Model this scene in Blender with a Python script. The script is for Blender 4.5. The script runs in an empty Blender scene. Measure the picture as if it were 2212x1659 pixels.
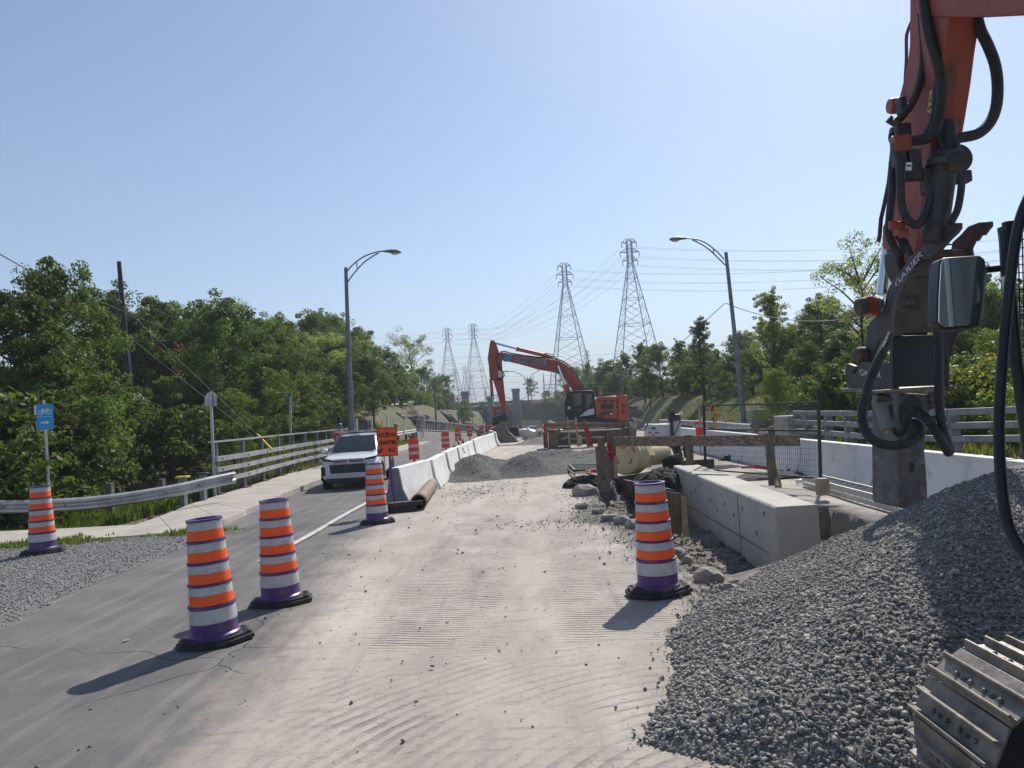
import bpy, bmesh, math, random
import numpy as np
from mathutils import Vector, Matrix, noise as mnoise
random.seed(7)
S = bpy.context.scene
C = S.collection
R = math.radians
# ------------------------------------------------------------------ camera
H = 2.0                                    # eye height above the road
F = 1661.0                                 # focal length for a picture 2212 wide
yc = Vector((39, -61, -F)).normalized()    # world +Y (road direction) seen by the camera
zc = Vector((-0.06, 1, 0)); zc.z = -(zc.x*yc.x + zc.y*yc.y)/yc.z; zc.normalize()
xc = yc.cross(zc).normalized()
camd = bpy.data.cameras.new('camera'); cam = bpy.data.objects.new('camera', camd); C.objects.link(cam)
W3 = Matrix((xc, yc, zc))                  # camera -> world rotation
cam.matrix_world = Matrix.Translation((0, 0, H)) @ W3.to_4x4()
camd.sensor_width = 36; camd.lens = 36*F/2212; camd.clip_start = 0.1; camd.clip_end = 6000
S.camera = cam
S.render.resolution_x = 1024; S.render.resolution_y = 768
def ray(u, v): return W3 @ Vector(((u-1106)/F, (829.5-v)/F, -1.0))
def G(u, v, z=0.0):
    d = ray(u, v); t = (z-H)/d.z; return Vector((d.x*t, d.y*t, z))
def P(u, v, Y):
    d = ray(u, v); t = Y/d.y; return Vector((d.x*t, Y, H+d.z*t))
def PX(u, v, X):
    d = ray(u, v); t = X/d.x; return Vector((X, d.y*t, H+d.z*t))
def zf(x0, y0, s): return lambda x, y: ((x0+x/s)/1.82278, (y0+y/s)/1.82278)
# ------------------------------------------------------------------ light
SUN_AZ, SUN_EL = 25.0, 44.0                # degrees right of +Y, elevation
w = bpy.data.worlds.new('World'); S.world = w; w.use_nodes = True
nt = w.node_tree; bg = nt.nodes['Background']
sky = nt.nodes.new('ShaderNodeTexSky'); sky.sky_type = 'NISHITA'; sky.sun_disc = False
sky.sun_elevation = R(SUN_EL); sky.sun_rotation = R(SUN_AZ)
sky.altitude = 50; sky.air_density = 1.0; sky.dust_density = .7; sky.ozone_density = 3.0
hs = nt.nodes.new('ShaderNodeHueSaturation'); hs.inputs['Saturation'].default_value = .84
tn = nt.nodes.new('ShaderNodeMix'); tn.data_type = 'RGBA'; tn.blend_type = 'MULTIPLY'; tn.inputs['Factor'].default_value = 1; tn.inputs[7].default_value = (.91, .985, 1.06, 1)
nt.links.new(sky.outputs[0], hs.inputs['Color']); nt.links.new(hs.outputs[0], tn.inputs[6]); nt.links.new(tn.outputs[2], bg.inputs[0]); bg.inputs[1].default_value = 0.092
sl = bpy.data.lights.new('sun', 'SUN'); sl.energy = 4.0; sl.angle = R(0.6); sl.color = (1, 0.94, 0.84)
so = bpy.data.objects.new('sun', sl); C.objects.link(so)
sdir = Vector((math.sin(R(SUN_AZ))*math.cos(R(SUN_EL)), math.cos(R(SUN_AZ))*math.cos(R(SUN_EL)), math.sin(R(SUN_EL))))
so.rotation_euler = sdir.to_track_quat('Z', 'Y').to_euler(); so.location = (0, 0, 30)
S.view_settings.view_transform = 'Standard'; S.view_settings.look = 'None'
S.view_settings.exposure = 0.4; S.view_settings.gamma = 1
S.render.engine = 'CYCLES'
# ------------------------------------------------------------------ helpers
def link(o, parent=None):
    C.objects.link(o)
    if parent: o.parent = parent
    return o
def thing(name, label, cat, loc=(0, 0, 0), rotz=0, group=None):
    o = bpy.data.objects.new(name, None); C.objects.link(o); o.empty_display_size = .2
    o.location = loc; o.rotation_euler = (0, 0, rotz); o['label'] = label; o['category'] = cat
    if group: o['group'] = group
    return o
def tag(o, label, cat, group=None, kind=None):
    o['label'] = label; o['category'] = cat
    if group: o['group'] = group
    if kind: o['kind'] = kind
    return o
def mloc(o): return Matrix.LocRotScale(o.location, o.rotation_euler, None) if o else Matrix()
def smooth(me, ang=35):
    me.shade_smooth(); me.set_sharp_from_angle(angle=R(ang))
class MB:
    def __init__(s): s.v = []; s.f = []; s.m = []
    def add(s, vs, fs, m=0):
        n = len(s.v); s.v += [tuple(v) for v in vs]
        s.f += [tuple(i+n for i in f) for f in fs]; s.m += [m]*len(fs); return s
    def box(s, c, d, rot=None, m=0):
        c = Vector(c); hx, hy, hz = d[0]/2, d[1]/2, d[2]/2
        vs = [Vector((x, y, z)) for x in (-hx, hx) for y in (-hy, hy) for z in (-hz, hz)]
        if rot is not None: vs = [rot @ v for v in vs]
        return s.add([c+v for v in vs], [(0, 1, 3, 2), (4, 6, 7, 5), (0, 4, 5, 1), (2, 3, 7, 6), (0, 2, 6, 4), (1, 5, 7, 3)], m)
    def beam(s, p, q, w, h, up=(0, 0, 1), m=0):
        p, q = Vector(p), Vector(q); d = (q-p).normalized(); up = Vector(up)
        if abs(d.dot(up)) > .98: up = Vector((0, 1, 0)) if abs(d.y) < .9 else Vector((1, 0, 0))
        a = d.cross(up).normalized()*w/2; b = a.cross(d).normalized()*h/2
        vs = [p-a-b, p+a-b, p+a+b, p-a+b, q-a-b, q+a-b, q+a+b, q-a+b]
        return s.add(vs, [(0, 1, 2, 3), (7, 6, 5, 4), (0, 4, 5, 1), (1, 5, 6, 2), (2, 6, 7, 3), (3, 7, 4, 0)], m)
    def tube(s, pts, r, seg=8, m=0, cap=True):
        pts = [Vector(p) for p in pts]; n = len(pts)
        rs = r if isinstance(r, (list, tuple)) else [r]*n
        vs = []; a0 = None
        for i, p in enumerate(pts):
            d = (pts[min(i+1, n-1)]-pts[max(i-1, 0)])
            d = d.normalized() if d.length > 1e-9 else Vector((0, 0, 1))
            if a0 is None: a0 = d.orthogonal().normalized()
            a = (a0-d*a0.dot(d)); a = a.normalized() if a.length > 1e-6 else d.orthogonal().normalized()
            a0 = a; b = d.cross(a)
            for k in range(seg):
                t = 2*math.pi*k/seg; vs.append(p+(a*math.cos(t)+b*math.sin(t))*rs[i])
        fs = [(i*seg+k, i*seg+(k+1) % seg, (i+1)*seg+(k+1) % seg, (i+1)*seg+k) for i in range(n-1) for k in range(seg)]
        if cap: fs += [tuple(range(seg-1, -1, -1)), tuple(range((n-1)*seg, n*seg))]
        return s.add(vs, fs, m)
    def lathe(s, prof, seg=24, M=None, m=0, a0=0, a1=2*math.pi):
        M = M or Matrix(); full = abs(a1-a0-2*math.pi) < 1e-6; k = seg if full else seg+1
        vs = [M @ Vector((r*math.cos(a0+(a1-a0)*j/seg), r*math.sin(a0+(a1-a0)*j/seg), z)) for r, z in prof for j in range(k)]
        fs = [(i*k+j, i*k+(j+1) % k, (i+1)*k+(j+1) % k, (i+1)*k+j) for i in range(len(prof)-1) for j in range(seg)]
        return s.add(vs, fs, m)
    def prism(s, poly, vec, m=0):
        poly = [Vector(p) for p in poly]; vec = Vector(vec); n = len(poly)
        nn = Vector((0, 0, 0))
        for i in range(n): nn += poly[i].cross(poly[(i+1) % n])
        if nn.dot(vec) > 0: poly.reverse()
        vs = poly+[p+vec for p in poly]
        return s.add(vs, [tuple(range(n)), tuple(range(2*n-1, n-1, -1))]+[(i, i+n, (i+1) % n+n, (i+1) % n) for i in range(n)], m)
    def ball(s, c, r, seg=12, rings=8, m=0, rot=None):
        r = r if isinstance(r, (list, tuple)) else (r, r, r); c = Vector(c); vs = []
        for i in range(rings+1):
            t = math.pi*i/rings
            for j in range(seg):
                a = 2*math.pi*j/seg
                q = Vector((r[0]*math.sin(t)*math.cos(a), r[1]*math.sin(t)*math.sin(a), r[2]*math.cos(t)))
                vs.append(c+(rot @ q if rot is not None else q))
        fs = [(i*seg+j, (i+1)*seg+j, (i+1)*seg+(j+1) % seg, i*seg+(j+1) % seg) for i in range(rings) for j in range(seg)]
        return s.add(vs, fs, m)
    def loft(s, secs, m=0, cap=True, closed=True):
        k = len(secs[0]); vs = [p for q in secs for p in q]
        fs = [(i*k+j, i*k+(j+1) % k, (i+1)*k+(j+1) % k, (i+1)*k+j) for i in range(len(secs)-1) for j in range(k if closed else k-1)]
        if cap and closed: fs += [tuple(range(k-1, -1, -1)), tuple(range((len(secs)-1)*k, len(secs)*k))]
        return s.add(vs, fs, m)
    def build(s, name, mats, parent=None, world=False, origin=None, sm=35, bevel=0, rot=0):
        me = bpy.data.meshes.new(name); vs = s.v
        if world and parent:
            I = mloc(parent).inverted(); vs = [tuple(I @ Vector(v)) for v in vs]
        if origin is not None:
            ox, oy, oz = origin; vs = [(a-ox, b-oy, c-oz) for a, b, c in vs]
        me.from_pydata(vs, [], s.f)
        for m in (mats if isinstance(mats, (list, tuple)) else [mats]): me.materials.append(m)
        me.polygons.foreach_set('material_index', s.m)
        bm = bmesh.new(); bm.from_mesh(me); bmesh.ops.remove_doubles(bm, verts=bm.verts, dist=1e-5)
        bmesh.ops.recalc_face_normals(bm, faces=bm.faces); bm.to_mesh(me); bm.free()
        me.update()
        if sm: smooth(me, sm)
        o = bpy.data.objects.new(name, me); link(o, parent)
        if origin is not None: o.location = origin
        if rot: o.rotation_euler.z = rot
        if bevel:
            b = o.modifiers.new('b', 'BEVEL'); b.width = bevel; b.segments = 2; b.limit_method = 'ANGLE'; b.angle_limit = R(40)
        return o
def bx(name, mats, c, d, parent=None, rot=None, bevel=0, world=False, origin=None):
    return MB().box(c, d, rot).build(name, mats, parent, bevel=bevel, world=world, origin=origin)
def npmesh(name, V, Fc, mats, parent=None, loc=None, sm=False):
    """V (n,3), Fc (m,k) numpy"""
    me = bpy.data.meshes.new(name); k = Fc.shape[1]
    me.vertices.add(len(V)); me.vertices.foreach_set('co', V.astype(np.float32).ravel())
    me.loops.add(len(Fc)*k); me.loops.foreach_set('vertex_index', Fc.astype(np.int32).ravel())
    me.polygons.add(len(Fc)); me.polygons.foreach_set('loop_start', np.arange(0, len(Fc)*k, k, dtype=np.int32))
    me.update(calc_edges=True)
    for m in (mats if isinstance(mats, (list, tuple)) else [mats]): me.materials.append(m)
    if sm: me.shade_smooth()
    o = bpy.data.objects.new(name, me); link(o, parent)
    if loc is not None: o.location = loc
    return o
def kids(o): return [c for c in bpy.data.objects if c.parent == o]
def copy_tree(o, parent=None, label=None, group=None, loc=None, rotz=None, ch=None):
    c = o.copy(); C.objects.link(c); c.parent = parent
    for k in kids(o):
        if k is not c: copy_tree(k, c)
    if label: c['label'] = label
    if group: c['group'] = group
    if loc is not None: c.location = loc
    if rotz is not None: c.rotation_euler.z = rotz
    return c
def text(s, size, name, m, parent, M, ext=.004, off=0.0, world=False, sx=1, align='CENTER', sp=1):
    cu = bpy.data.curves.new(name, 'FONT'); cu.body = s; cu.size = size; cu.extrude = ext; cu.offset = off
    cu.align_x = align; cu.align_y = 'CENTER'; cu.space_character = sp
    o = bpy.data.objects.new(name, cu); C.objects.link(o)
    dg = bpy.context.evaluated_depsgraph_get(); me = bpy.data.meshes.new_from_object(o.evaluated_get(dg))
    bpy.data.objects.remove(o); bpy.data.curves.remove(cu)
    A = M @ Matrix.Diagonal((sx, 1, 1, 1))
    if world and parent: A = mloc(parent).inverted() @ A
    me.transform(A); me.materials.clear(); me.materials.append(m)
    o = bpy.data.objects.new(name, me); return link(o, parent)
def frame(o, x, y):
    """matrix with local X along x, local Y along y, origin o"""
    x = Vector(x).normalized(); y = Vector(y); z = x.cross(y).normalized(); y = z.cross(x)
    return Matrix(((x.x, y.x, z.x, o[0]), (x.y, y.y, z.y, o[1]), (x.z, y.z, z.z, o[2]), (0, 0, 0, 1)))
def catm(pts, n=8):
    pts = [Vector(p) for p in pts]; out = []
    for i in range(len(pts)-1):
        p0, p1, p2, p3 = pts[max(i-1, 0)], pts[i], pts[i+1], pts[min(i+2, len(pts)-1)]
        for k in range(n):
            t = k/n; out.append(.5*((2*p1)+(p2-p0)*t+(2*p0-5*p1+4*p2-p3)*t*t+(3*p1-p0-3*p2+p3)*t*t*t))
    out.append(pts[-1]); return out
def sag(p, q, d, n=20): return [p.lerp(q, i/n)-Vector((0, 0, d*4*(i/n)*(1-i/n))) for i in range(n+1)]
# numpy value noise
def vnoise(x, y, seed=0):
    x = np.asarray(x, float); y = np.asarray(y, float)
    xi = np.floor(x).astype(np.int64); yi = np.floor(y).astype(np.int64); fx = x-xi; fy = y-yi
    def h(a, b):
        n = (a*374761393+b*668265263+seed*144665) & 0x7fffffff; n = (n ^ (n >> 13))*1274126177 & 0x7fffffff
        return ((n ^ (n >> 16)) & 0xffff)/65535.0
    fx = fx*fx*(3-2*fx); fy = fy*fy*(3-2*fy)
    return (h(xi, yi)*(1-fx)+h(xi+1, yi)*fx)*(1-fy)+(h(xi, yi+1)*(1-fx)+h(xi+1, yi+1)*fx)*fy
def fbm(x, y, sc=1, oc=4, seed=0):
    t = 0; a = .5
    for o in range(oc): t = t+a*(vnoise(np.asarray(x)*sc*2**o, np.asarray(y)*sc*2**o, seed+o)-.5); a *= .5
    return t
def ss(x, a, b):
    t = np.clip((np.asarray(x, float)-a)/(b-a), 0, 1); return t*t*(3-2*t)
# ------------------------------------------------------------------ materials
def mat(name, c, r=.6, me=0, c2=None, ns=4, lo=.4, hi=.62, bs=0, bd=.01, c3=None, ns3=20, lo3=.55, hi3=.7, rv=0, spec=.5, coat=0, stretch=None):
    m = bpy.data.materials.new(name); m.use_nodes = True; N = m.node_tree.nodes; L = m.node_tree.links
    b = N['Principled BSDF']; b.inputs['Roughness'].default_value = r; b.inputs['Metallic'].default_value = me
    b.inputs['Specular IOR Level'].default_value = spec; b.inputs['Coat Weight'].default_value = coat
    tc = N.new('ShaderNodeTexCoord'); co = tc.outputs['Object']
    if stretch:
        mp = N.new('ShaderNodeMapping'); mp.inputs['Scale'].default_value = stretch; L.new(co, mp.inputs[0]); co = mp.outputs[0]
    def nz(sc, lo, hi, det=6):
        n = N.new('ShaderNodeTexNoise'); n.inputs['Scale'].default_value = sc; n.inputs['Detail'].default_value = det; L.new(co, n.inputs['Vector'])
        q = N.new('ShaderNodeMapRange'); q.inputs[1].default_value = lo; q.inputs[2].default_value = hi; L.new(n.outputs[0], q.inputs[0]); return q.outputs[0]
    def mix(a, bb, f):
        x = N.new('ShaderNodeMix'); x.data_type = 'RGBA'; L.new(f, x.inputs['Factor'])
        for s, i in ((a, 6), (bb, 7)):
            if isinstance(s, tuple): x.inputs[i].default_value = (*s, 1)
            else: L.new(s, x.inputs[i])
        return x.outputs[2]
    cur = tuple(c)
    if c2: cur = mix(cur, tuple(c2), nz(ns, lo, hi))
    if c3: cur = mix(cur, tuple(c3), nz(ns3, lo3, hi3))
    if rv:
        oi = N.new('ShaderNodeObjectInfo'); hs = N.new('ShaderNodeHueSaturation')
        q = N.new('ShaderNodeMapRange'); q.inputs[3].default_value = 1-rv; q.inputs[4].default_value = 1+rv; L.new(oi.outputs['Random'], q.inputs[0]); L.new(q.outputs[0], hs.inputs['Value'])
        q2 = N.new('ShaderNodeMapRange'); q2.inputs[3].default_value = .5-rv*.06; q2.inputs[4].default_value = .5+rv*.05
        ml = N.new('ShaderNodeMath'); ml.operation = 'FRACT'; mm = N.new('ShaderNodeMath'); mm.operation = 'MULTIPLY'; mm.inputs[1].default_value = 7.31
        L.new(oi.outputs['Random'], mm.inputs[0]); L.new(mm.outputs[0], ml.inputs[0]); L.new(ml.outputs[0], q2.inputs[0]); L.new(q2.outputs[0], hs.inputs['Hue'])
        if isinstance(cur, tuple): hs.inputs['Color'].default_value = (*cur, 1)
        else: L.new(cur, hs.inputs['Color'])
        cur = hs.outputs[0]
    if isinstance(cur, tuple): b.inputs['Base Color'].default_value = (*cur, 1)
    else: L.new(cur, b.inputs['Base Color'])
    if bs:
        n = N.new('ShaderNodeTexNoise'); n.inputs['Scale'].default_value = bs; n.inputs['Detail'].default_value = 8; L.new(co, n.inputs['Vector'])
        bp = N.new('ShaderNodeBump'); bp.inputs['Distance'].default_value = bd; bp.inputs['Strength'].default_value = 1
        L.new(n.outputs[0], bp.inputs['Height']); L.new(bp.outputs[0], b.inputs['Normal'])
    return m
def leafmat(name, c, c2, tr=.35, yellow=None):
    m = mat(name, c, .55, c2=c2, ns=1.1, lo=.35, hi=.65, c3=yellow, ns3=.8, lo3=.6, hi3=.68, rv=.28, spec=.3)
    N = m.node_tree.nodes; L = m.node_tree.links; b = N['Principled BSDF']; out = N['Material Output']
    t = N.new('ShaderNodeBsdfTranslucent'); mx = N.new('ShaderNodeMixShader'); mx.inputs[0].default_value = tr
    src = b.inputs['Base Color'].links[0].from_socket
    g = N.new('ShaderNodeMix'); g.data_type = 'RGBA'; g.blend_type = 'MULTIPLY'; g.inputs['Factor'].default_value = 1; g.inputs[7].default_value = (1.5, 1.7, .6, 1)
    L.new(src, g.inputs[6]); L.new(g.outputs[2], t.inputs[0]); L.new(b.outputs[0], mx.inputs[1]); L.new(t.outputs[0], mx.inputs[2]); L.new(mx.outputs[0], out.inputs[0])
    return m
def glassmat(name, c=(.02, .025, .03), r=.05, a=.75):
    m = mat(name, c, r, spec=.8); N = m.node_tree.nodes; L = m.node_tree.links
    t = N.new('ShaderNodeBsdfTransparent'); mx = N.new('ShaderNodeMixShader'); mx.inputs[0].default_value = a
    L.new(t.outputs[0], mx.inputs[1]); L.new(N['Principled BSDF'].outputs[0], mx.inputs[2]); L.new(mx.outputs[0], N['Material Output'].inputs[0]); return m
m_orange = mat('retroreflective_orange', (1, .115, .008), .45, c2=(.95, .1, .01), ns=9, c3=(.6, .13, .05), ns3=6, lo3=.62, hi3=.8)
m_silver = mat('retroreflective_silver', (.52, .52, .53), .4, c2=(.42, .42, .43), ns=8, c3=(.25, .24, .23), ns3=5, lo3=.62, hi3=.72)
m_purple = mat('purple_plastic', (.085, .025, .19), .4, c2=(.07, .03, .14), ns=6, c3=(.17, .12, .2), ns3=5, lo3=.52, hi3=.75)
m_rubber = mat('black_rubber', (.018, .018, .02), .75, c2=(.05, .048, .045), ns=7, bs=60, bd=.004)
m_hose = mat('hose_rubber', (.015, .016, .02), .5, c2=(.03, .03, .03), ns=9)
m_galv = mat('galvanised_steel', (.5, .5, .5), .42, .4, c2=(.38, .385, .39), ns=3, c3=(.45, .46, .47), ns3=25, lo3=.55, hi3=.75)
m_galvd = mat('dull_galvanised_steel', (.2, .215, .235), .5, .4, c2=(.14, .15, .17), ns=2.5)
m_conc = mat('concrete', (.4, .375, .335), .85, c2=(.3, .28, .25), ns=1.6, c3=(.5, .465, .41), ns3=9, bs=45, bd=.006)
m_concw = mat('white_painted_concrete', (.74, .74, .72), .7, c2=(.6, .6, .58), ns=1.7, lo=.48, hi=.8, c3=(.42, .41, .39), ns3=3.5, lo3=.64, hi3=.76, bs=40, bd=.004)
m_wood = mat('weathered_lumber', (.2, .155, .115), .8, c2=(.11, .085, .065), ns=5, bs=20, bd=.006, c3=(.28, .23, .17), ns3=14)
m_woodh = mat('weathered_plank', (.3, .22, .15), .8, c2=(.1, .07, .05), ns=3, stretch=(.5, 5, 9), bs=14, bd=.006, c3=(.3, .235, .17), ns3=5)
m_woodv = mat('weathered_post_timber', (.2, .145, .1), .8, c2=(.1, .072, .052), ns=3, stretch=(7, 7, .6), bs=14, bd=.006, c3=(.28, .22, .16), ns3=5)
m_woodl = mat('fresh_lumber', (.42, .32, .2), .75, c2=(.3, .22, .13), ns=5, bs=20, bd=.004)
m_pole = mat('dark_pole_wood', (.055, .045, .038), .9, c2=(.03, .026, .024), ns=6, bs=12, bd=.01, stretch=(4, 4, .6))
m_ply = mat('stained_formwork_panel', (.07, .06, .05), .7, c2=(.12, .1, .08), ns=2, c3=(.035, .033, .033), ns3=4, bs=12, bd=.003)
m_exo = mat('orange_machine_paint', (.38, .068, .038), .55, c2=(.28, .055, .036), ns=2, c3=(.26, .07, .04), ns3=5, lo3=.58, hi3=.75, coat=.1)
m_arm = mat('dusty_brick_orange_paint', (.37, .09, .065), .6, c2=(.28, .075, .06), ns=1.5, c3=(.16, .06, .05), ns3=4, lo3=.55, hi3=.72, stretch=(1, 1, .5))
m_concl = mat('pale_cast_concrete', (.5, .47, .42), .85, c2=(.41, .385, .345), ns=1.1, c3=(.33, .31, .28), ns3=5, lo3=.58, hi3=.75, bs=45, bd=.005)
m_exo2 = mat('bright_orange_machine_paint', (.52, .095, .032), .4, c2=(.5, .09, .03), ns=2, c3=(.3, .1, .06), ns3=6, lo3=.6, hi3=.8, coat=.2)
m_exd = mat('dark_machine_steel', (.03, .032, .038), .55, c2=(.055, .05, .048), ns=4, c3=(.09, .06, .045), ns3=9, lo3=.6, hi3=.72, bs=25, bd=.003)
m_rust = mat('rusty_dirty_steel', (.06, .042, .034), .7, c2=(.1, .07, .055), ns=5, c3=(.16, .12, .1), ns3=11, lo3=.6, hi3=.72, bs=22, bd=.005)
m_worn = mat('worn_dusty_steel', (.21, .185, .16), .5, .3, c2=(.11, .1, .088), ns=5, c3=(.28, .24, .2), ns3=14, lo3=.52, hi3=.7, bs=30, bd=.004)
m_steelb = mat('breaker_housing_paint', (.12, .12, .12), .6, c2=(.075, .075, .08), ns=3, c3=(.2, .19, .17), ns3=7, lo3=.55, hi3=.75, bs=18, bd=.003)
m_chrome = mat('chrome_rod', (.75, .75, .75), .15, 1)
m_blk = mat('black_paint', (.012, .013, .016), .45)
m_mirror = mat('mirror_glass', (.9, .92, .93), .02, 1)
m_glass = glassmat('tinted_glass')
m_cglass = mat('dark_car_glass', (.014, .02, .025), .05, spec=.9)
m_white = mat('white_car_paint', (.75, .76, .78), .25, coat=.6)
m_whitep = mat('white_painted_steel', (.7, .7, .69), .45, c2=(.55, .55, .53), ns=4, lo=.5, hi=.8)
m_blue = mat('blue_sign_sheeting', (.02, .3, .62), .4)
m_signo = mat('orange_sign_sheeting', (.85, .09, .015), .45)
m_sblk = mat('black_lettering', (.012, .012, .014), .5)
m_swht = mat('white_lettering', (.8, .8, .8), .5)
m_swht2 = mat('worn_white_lettering', (.62, .62, .64), .6, c2=(.2, .2, .22), ns=25, lo=.5, hi=.62)
m_red = mat('red_plastic', (.6, .03, .02), .5)
m_tape = mat('red_barrier_tape', (.6, .015, .05), .5, c2=(.3, .02, .03), ns=20)
m_yel = mat('yellow_plastic', (.75, .5, .03), .5)
m_tarp = mat('black_geotextile', (.012, .012, .011), .9, c2=(.025, .024, .02), ns=4, bs=14, bd=.02)
m_pvc = mat('cream_pvc', (.62, .5, .3), .4, c2=(.5, .38, .2), ns=4)
m_pipe = mat('rusted_brown_pipe', (.2, .13, .1), .75, c2=(.28, .2, .16), ns=4, c3=(.1, .07, .06), ns3=11, bs=30, bd=.004)
m_rock = mat('grey_rock', (.32, .3, .27), .9, c2=(.22, .205, .185), ns=4, bs=9, bd=.04, c3=(.27, .25, .23), ns3=9)
m_rockb = mat('brown_shale_rock', (.12, .1, .085), .9, c2=(.2, .17, .145), ns=1.2, bs=4, bd=.1, stretch=(1, 1, 3))
m_bark = mat('tree_bark', (.06, .05, .042), .95, c2=(.035, .03, .027), ns=6, bs=14, bd=.02)
m_orsig = mat('red_orange_delineator', (.75, .05, .015), .45)
m_lamp = mat('lamp_glass', (.5, .48, .4), .3)
m_lat = mat('lattice_steel', (.06, .055, .06), .6, .2)
m_wire = mat('power_cable', (.06, .062, .07), .6)
m_wirel = mat('pale_cable', (.3, .3, .28), .6)
# ------------------------------------------------------------------ terrain
PIT = [(2.1, 7.6), (1.95, 8.6), (1.75, 10), (1.6, 11.5), (1.62, 12.8), (1.45, 14.2), (1.2, 15.6), (1.5, 17.0), (1.35, 18.6), (1.85, 19.6), (2.1, 21), (2.15, 22.4),
       (3.6, 22.6), (4.75, 22.2), (4.7, 19), (4.6, 16.2), (4.75, 14.6), (5.3, 13.9), (5.1, 12.8), (5.2, 11.2), (5.0, 9.8), (5.6, 8.4), (5.5, 7.6)]
def inpoly(x, y, poly):
    x = np.asarray(x); y = np.asarray(y); c = np.zeros(x.shape, bool); n = len(poly)
    for i in range(n):
        x1, y1 = poly[i]; x2, y2 = poly[(i+1) % n]
        if y1 == y2: continue
        k = ((y1 > y) != (y2 > y)) & (x < (x2-x1)*(y-y1)/(y2-y1)+x1); c ^= k
    return c
def dpoly(x, y, poly):
    d = np.full(np.shape(x), 1e9); n = len(poly)
    for i in range(n):
        x1, y1 = poly[i]; x2, y2 = poly[(i+1) % n]; L2 = (x2-x1)**2+(y2-y1)**2
        t = np.clip(((x-x1)*(x2-x1)+(y-y1)*(y2-y1))/L2, 0, 1)
        d = np.minimum(d, np.hypot(x-x1-t*(x2-x1), y-y1-t*(y2-y1)))
    return d
def rz(y):  # height of the roadway along its length: falls beyond 58 m towards the tunnel
    y = np.asarray(y, float); return -.031*np.maximum(y-60, 0)*(y < 215)-.031*155*(y >= 215)
def tz(x, y):
    x = np.asarray(x, float); y = np.asarray(y, float)
    n = fbm(x, y, .12, 4, 3)*1.2+fbm(x, y, .6, 3, 9)*.3
    L = ss(-x, 10.2, 15)*(ss(y, 24, 42)*1.1+ss(y, 45, 80)*1.0)-.35*ss(-x, 9.5, 11)*(1-ss(y, 24, 34))-ss(-x, 9.8, 10.5)*(1-ss(-x, 10.5, 13))*.5*(1-ss(y, 45, 60))
    L = L+ss(-x, 9.8, 12.2)*ss(y, 46, 68)*(1-ss(y, 105, 130))*1.6
    Rr = ss(x, 10.5, 15)*(ss(y, 30, 44)*1.9+ss(y, 50, 80)*.7)+.15*ss(x, 9, 10)
    z = np.where(x < 0, L+n*ss(-x, 9.6, 13)*.6, Rr+n*ss(x, 10.2, 13)*.35)
    up = ss(np.abs(x), 9.5, 14)                      # sides of the cutting stay high while the road falls away
    z = z+rz(y)*(1-up)+up*ss(y, 90, 150)*1.2
    corr = (x > -9.3) & (x < 9.6) & (y < 215) | (y < 17.0) & (x < 0) & (x > -30) & (y > -20)
    z = np.where(corr & (y < 62), -1.6, z)
    z = np.where(corr & (y >= 62) & (y < 215), rz(y)-.25, z)
    far = ss(y, 218, 226); z = z*(1-far)+far*(5.6+n*.5-2.5*ss(y, 500, 1200))
    sl = ss(x, 6, 13)*ss(y, 130, 190)*(y < 222)*2.2; z = z+sl*(1-far)
    return z
xs = np.unique(np.concatenate([np.arange(-30, 34, .5), np.linspace(-120, -30, 50), np.linspace(34, 120, 50), np.linspace(-2500, -120, 26), np.linspace(120, 2500, 26), [-9.35, -9.25, 9.55, 9.65]]))
ys = np.unique(np.concatenate([np.arange(-10, 90, .6), np.arange(90, 230, 2), np.linspace(230, 500, 28), np.linspace(500, 4000, 30), np.linspace(-300, -10, 10), [16.95, 17.05]]))
X, Y = np.meshgrid(xs, ys); Z = tz(X, Y)
def gridfaces(ny, nx):
    i = np.arange((ny-1)*(nx-1)); r = i//(nx-1); c = i % (nx-1); a = r*nx+c
    return np.stack([a, a+1, a+nx+1, a+nx], 1)
m_grass = mat('dry_grass_and_soil', (.085, .1, .034), .95, c2=(.13, .115, .06), ns=.35, lo=.42, hi=.6, c3=(.16, .13, .095), ns3=.9, lo3=.56, hi3=.66, bs=5, bd=.12)
gr = npmesh('ground', np.stack([X, Y, Z], -1).reshape(-1, 3), gridfaces(len(ys), len(xs)), m_grass, sm=True); gr['kind'] = 'structure'
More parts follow.
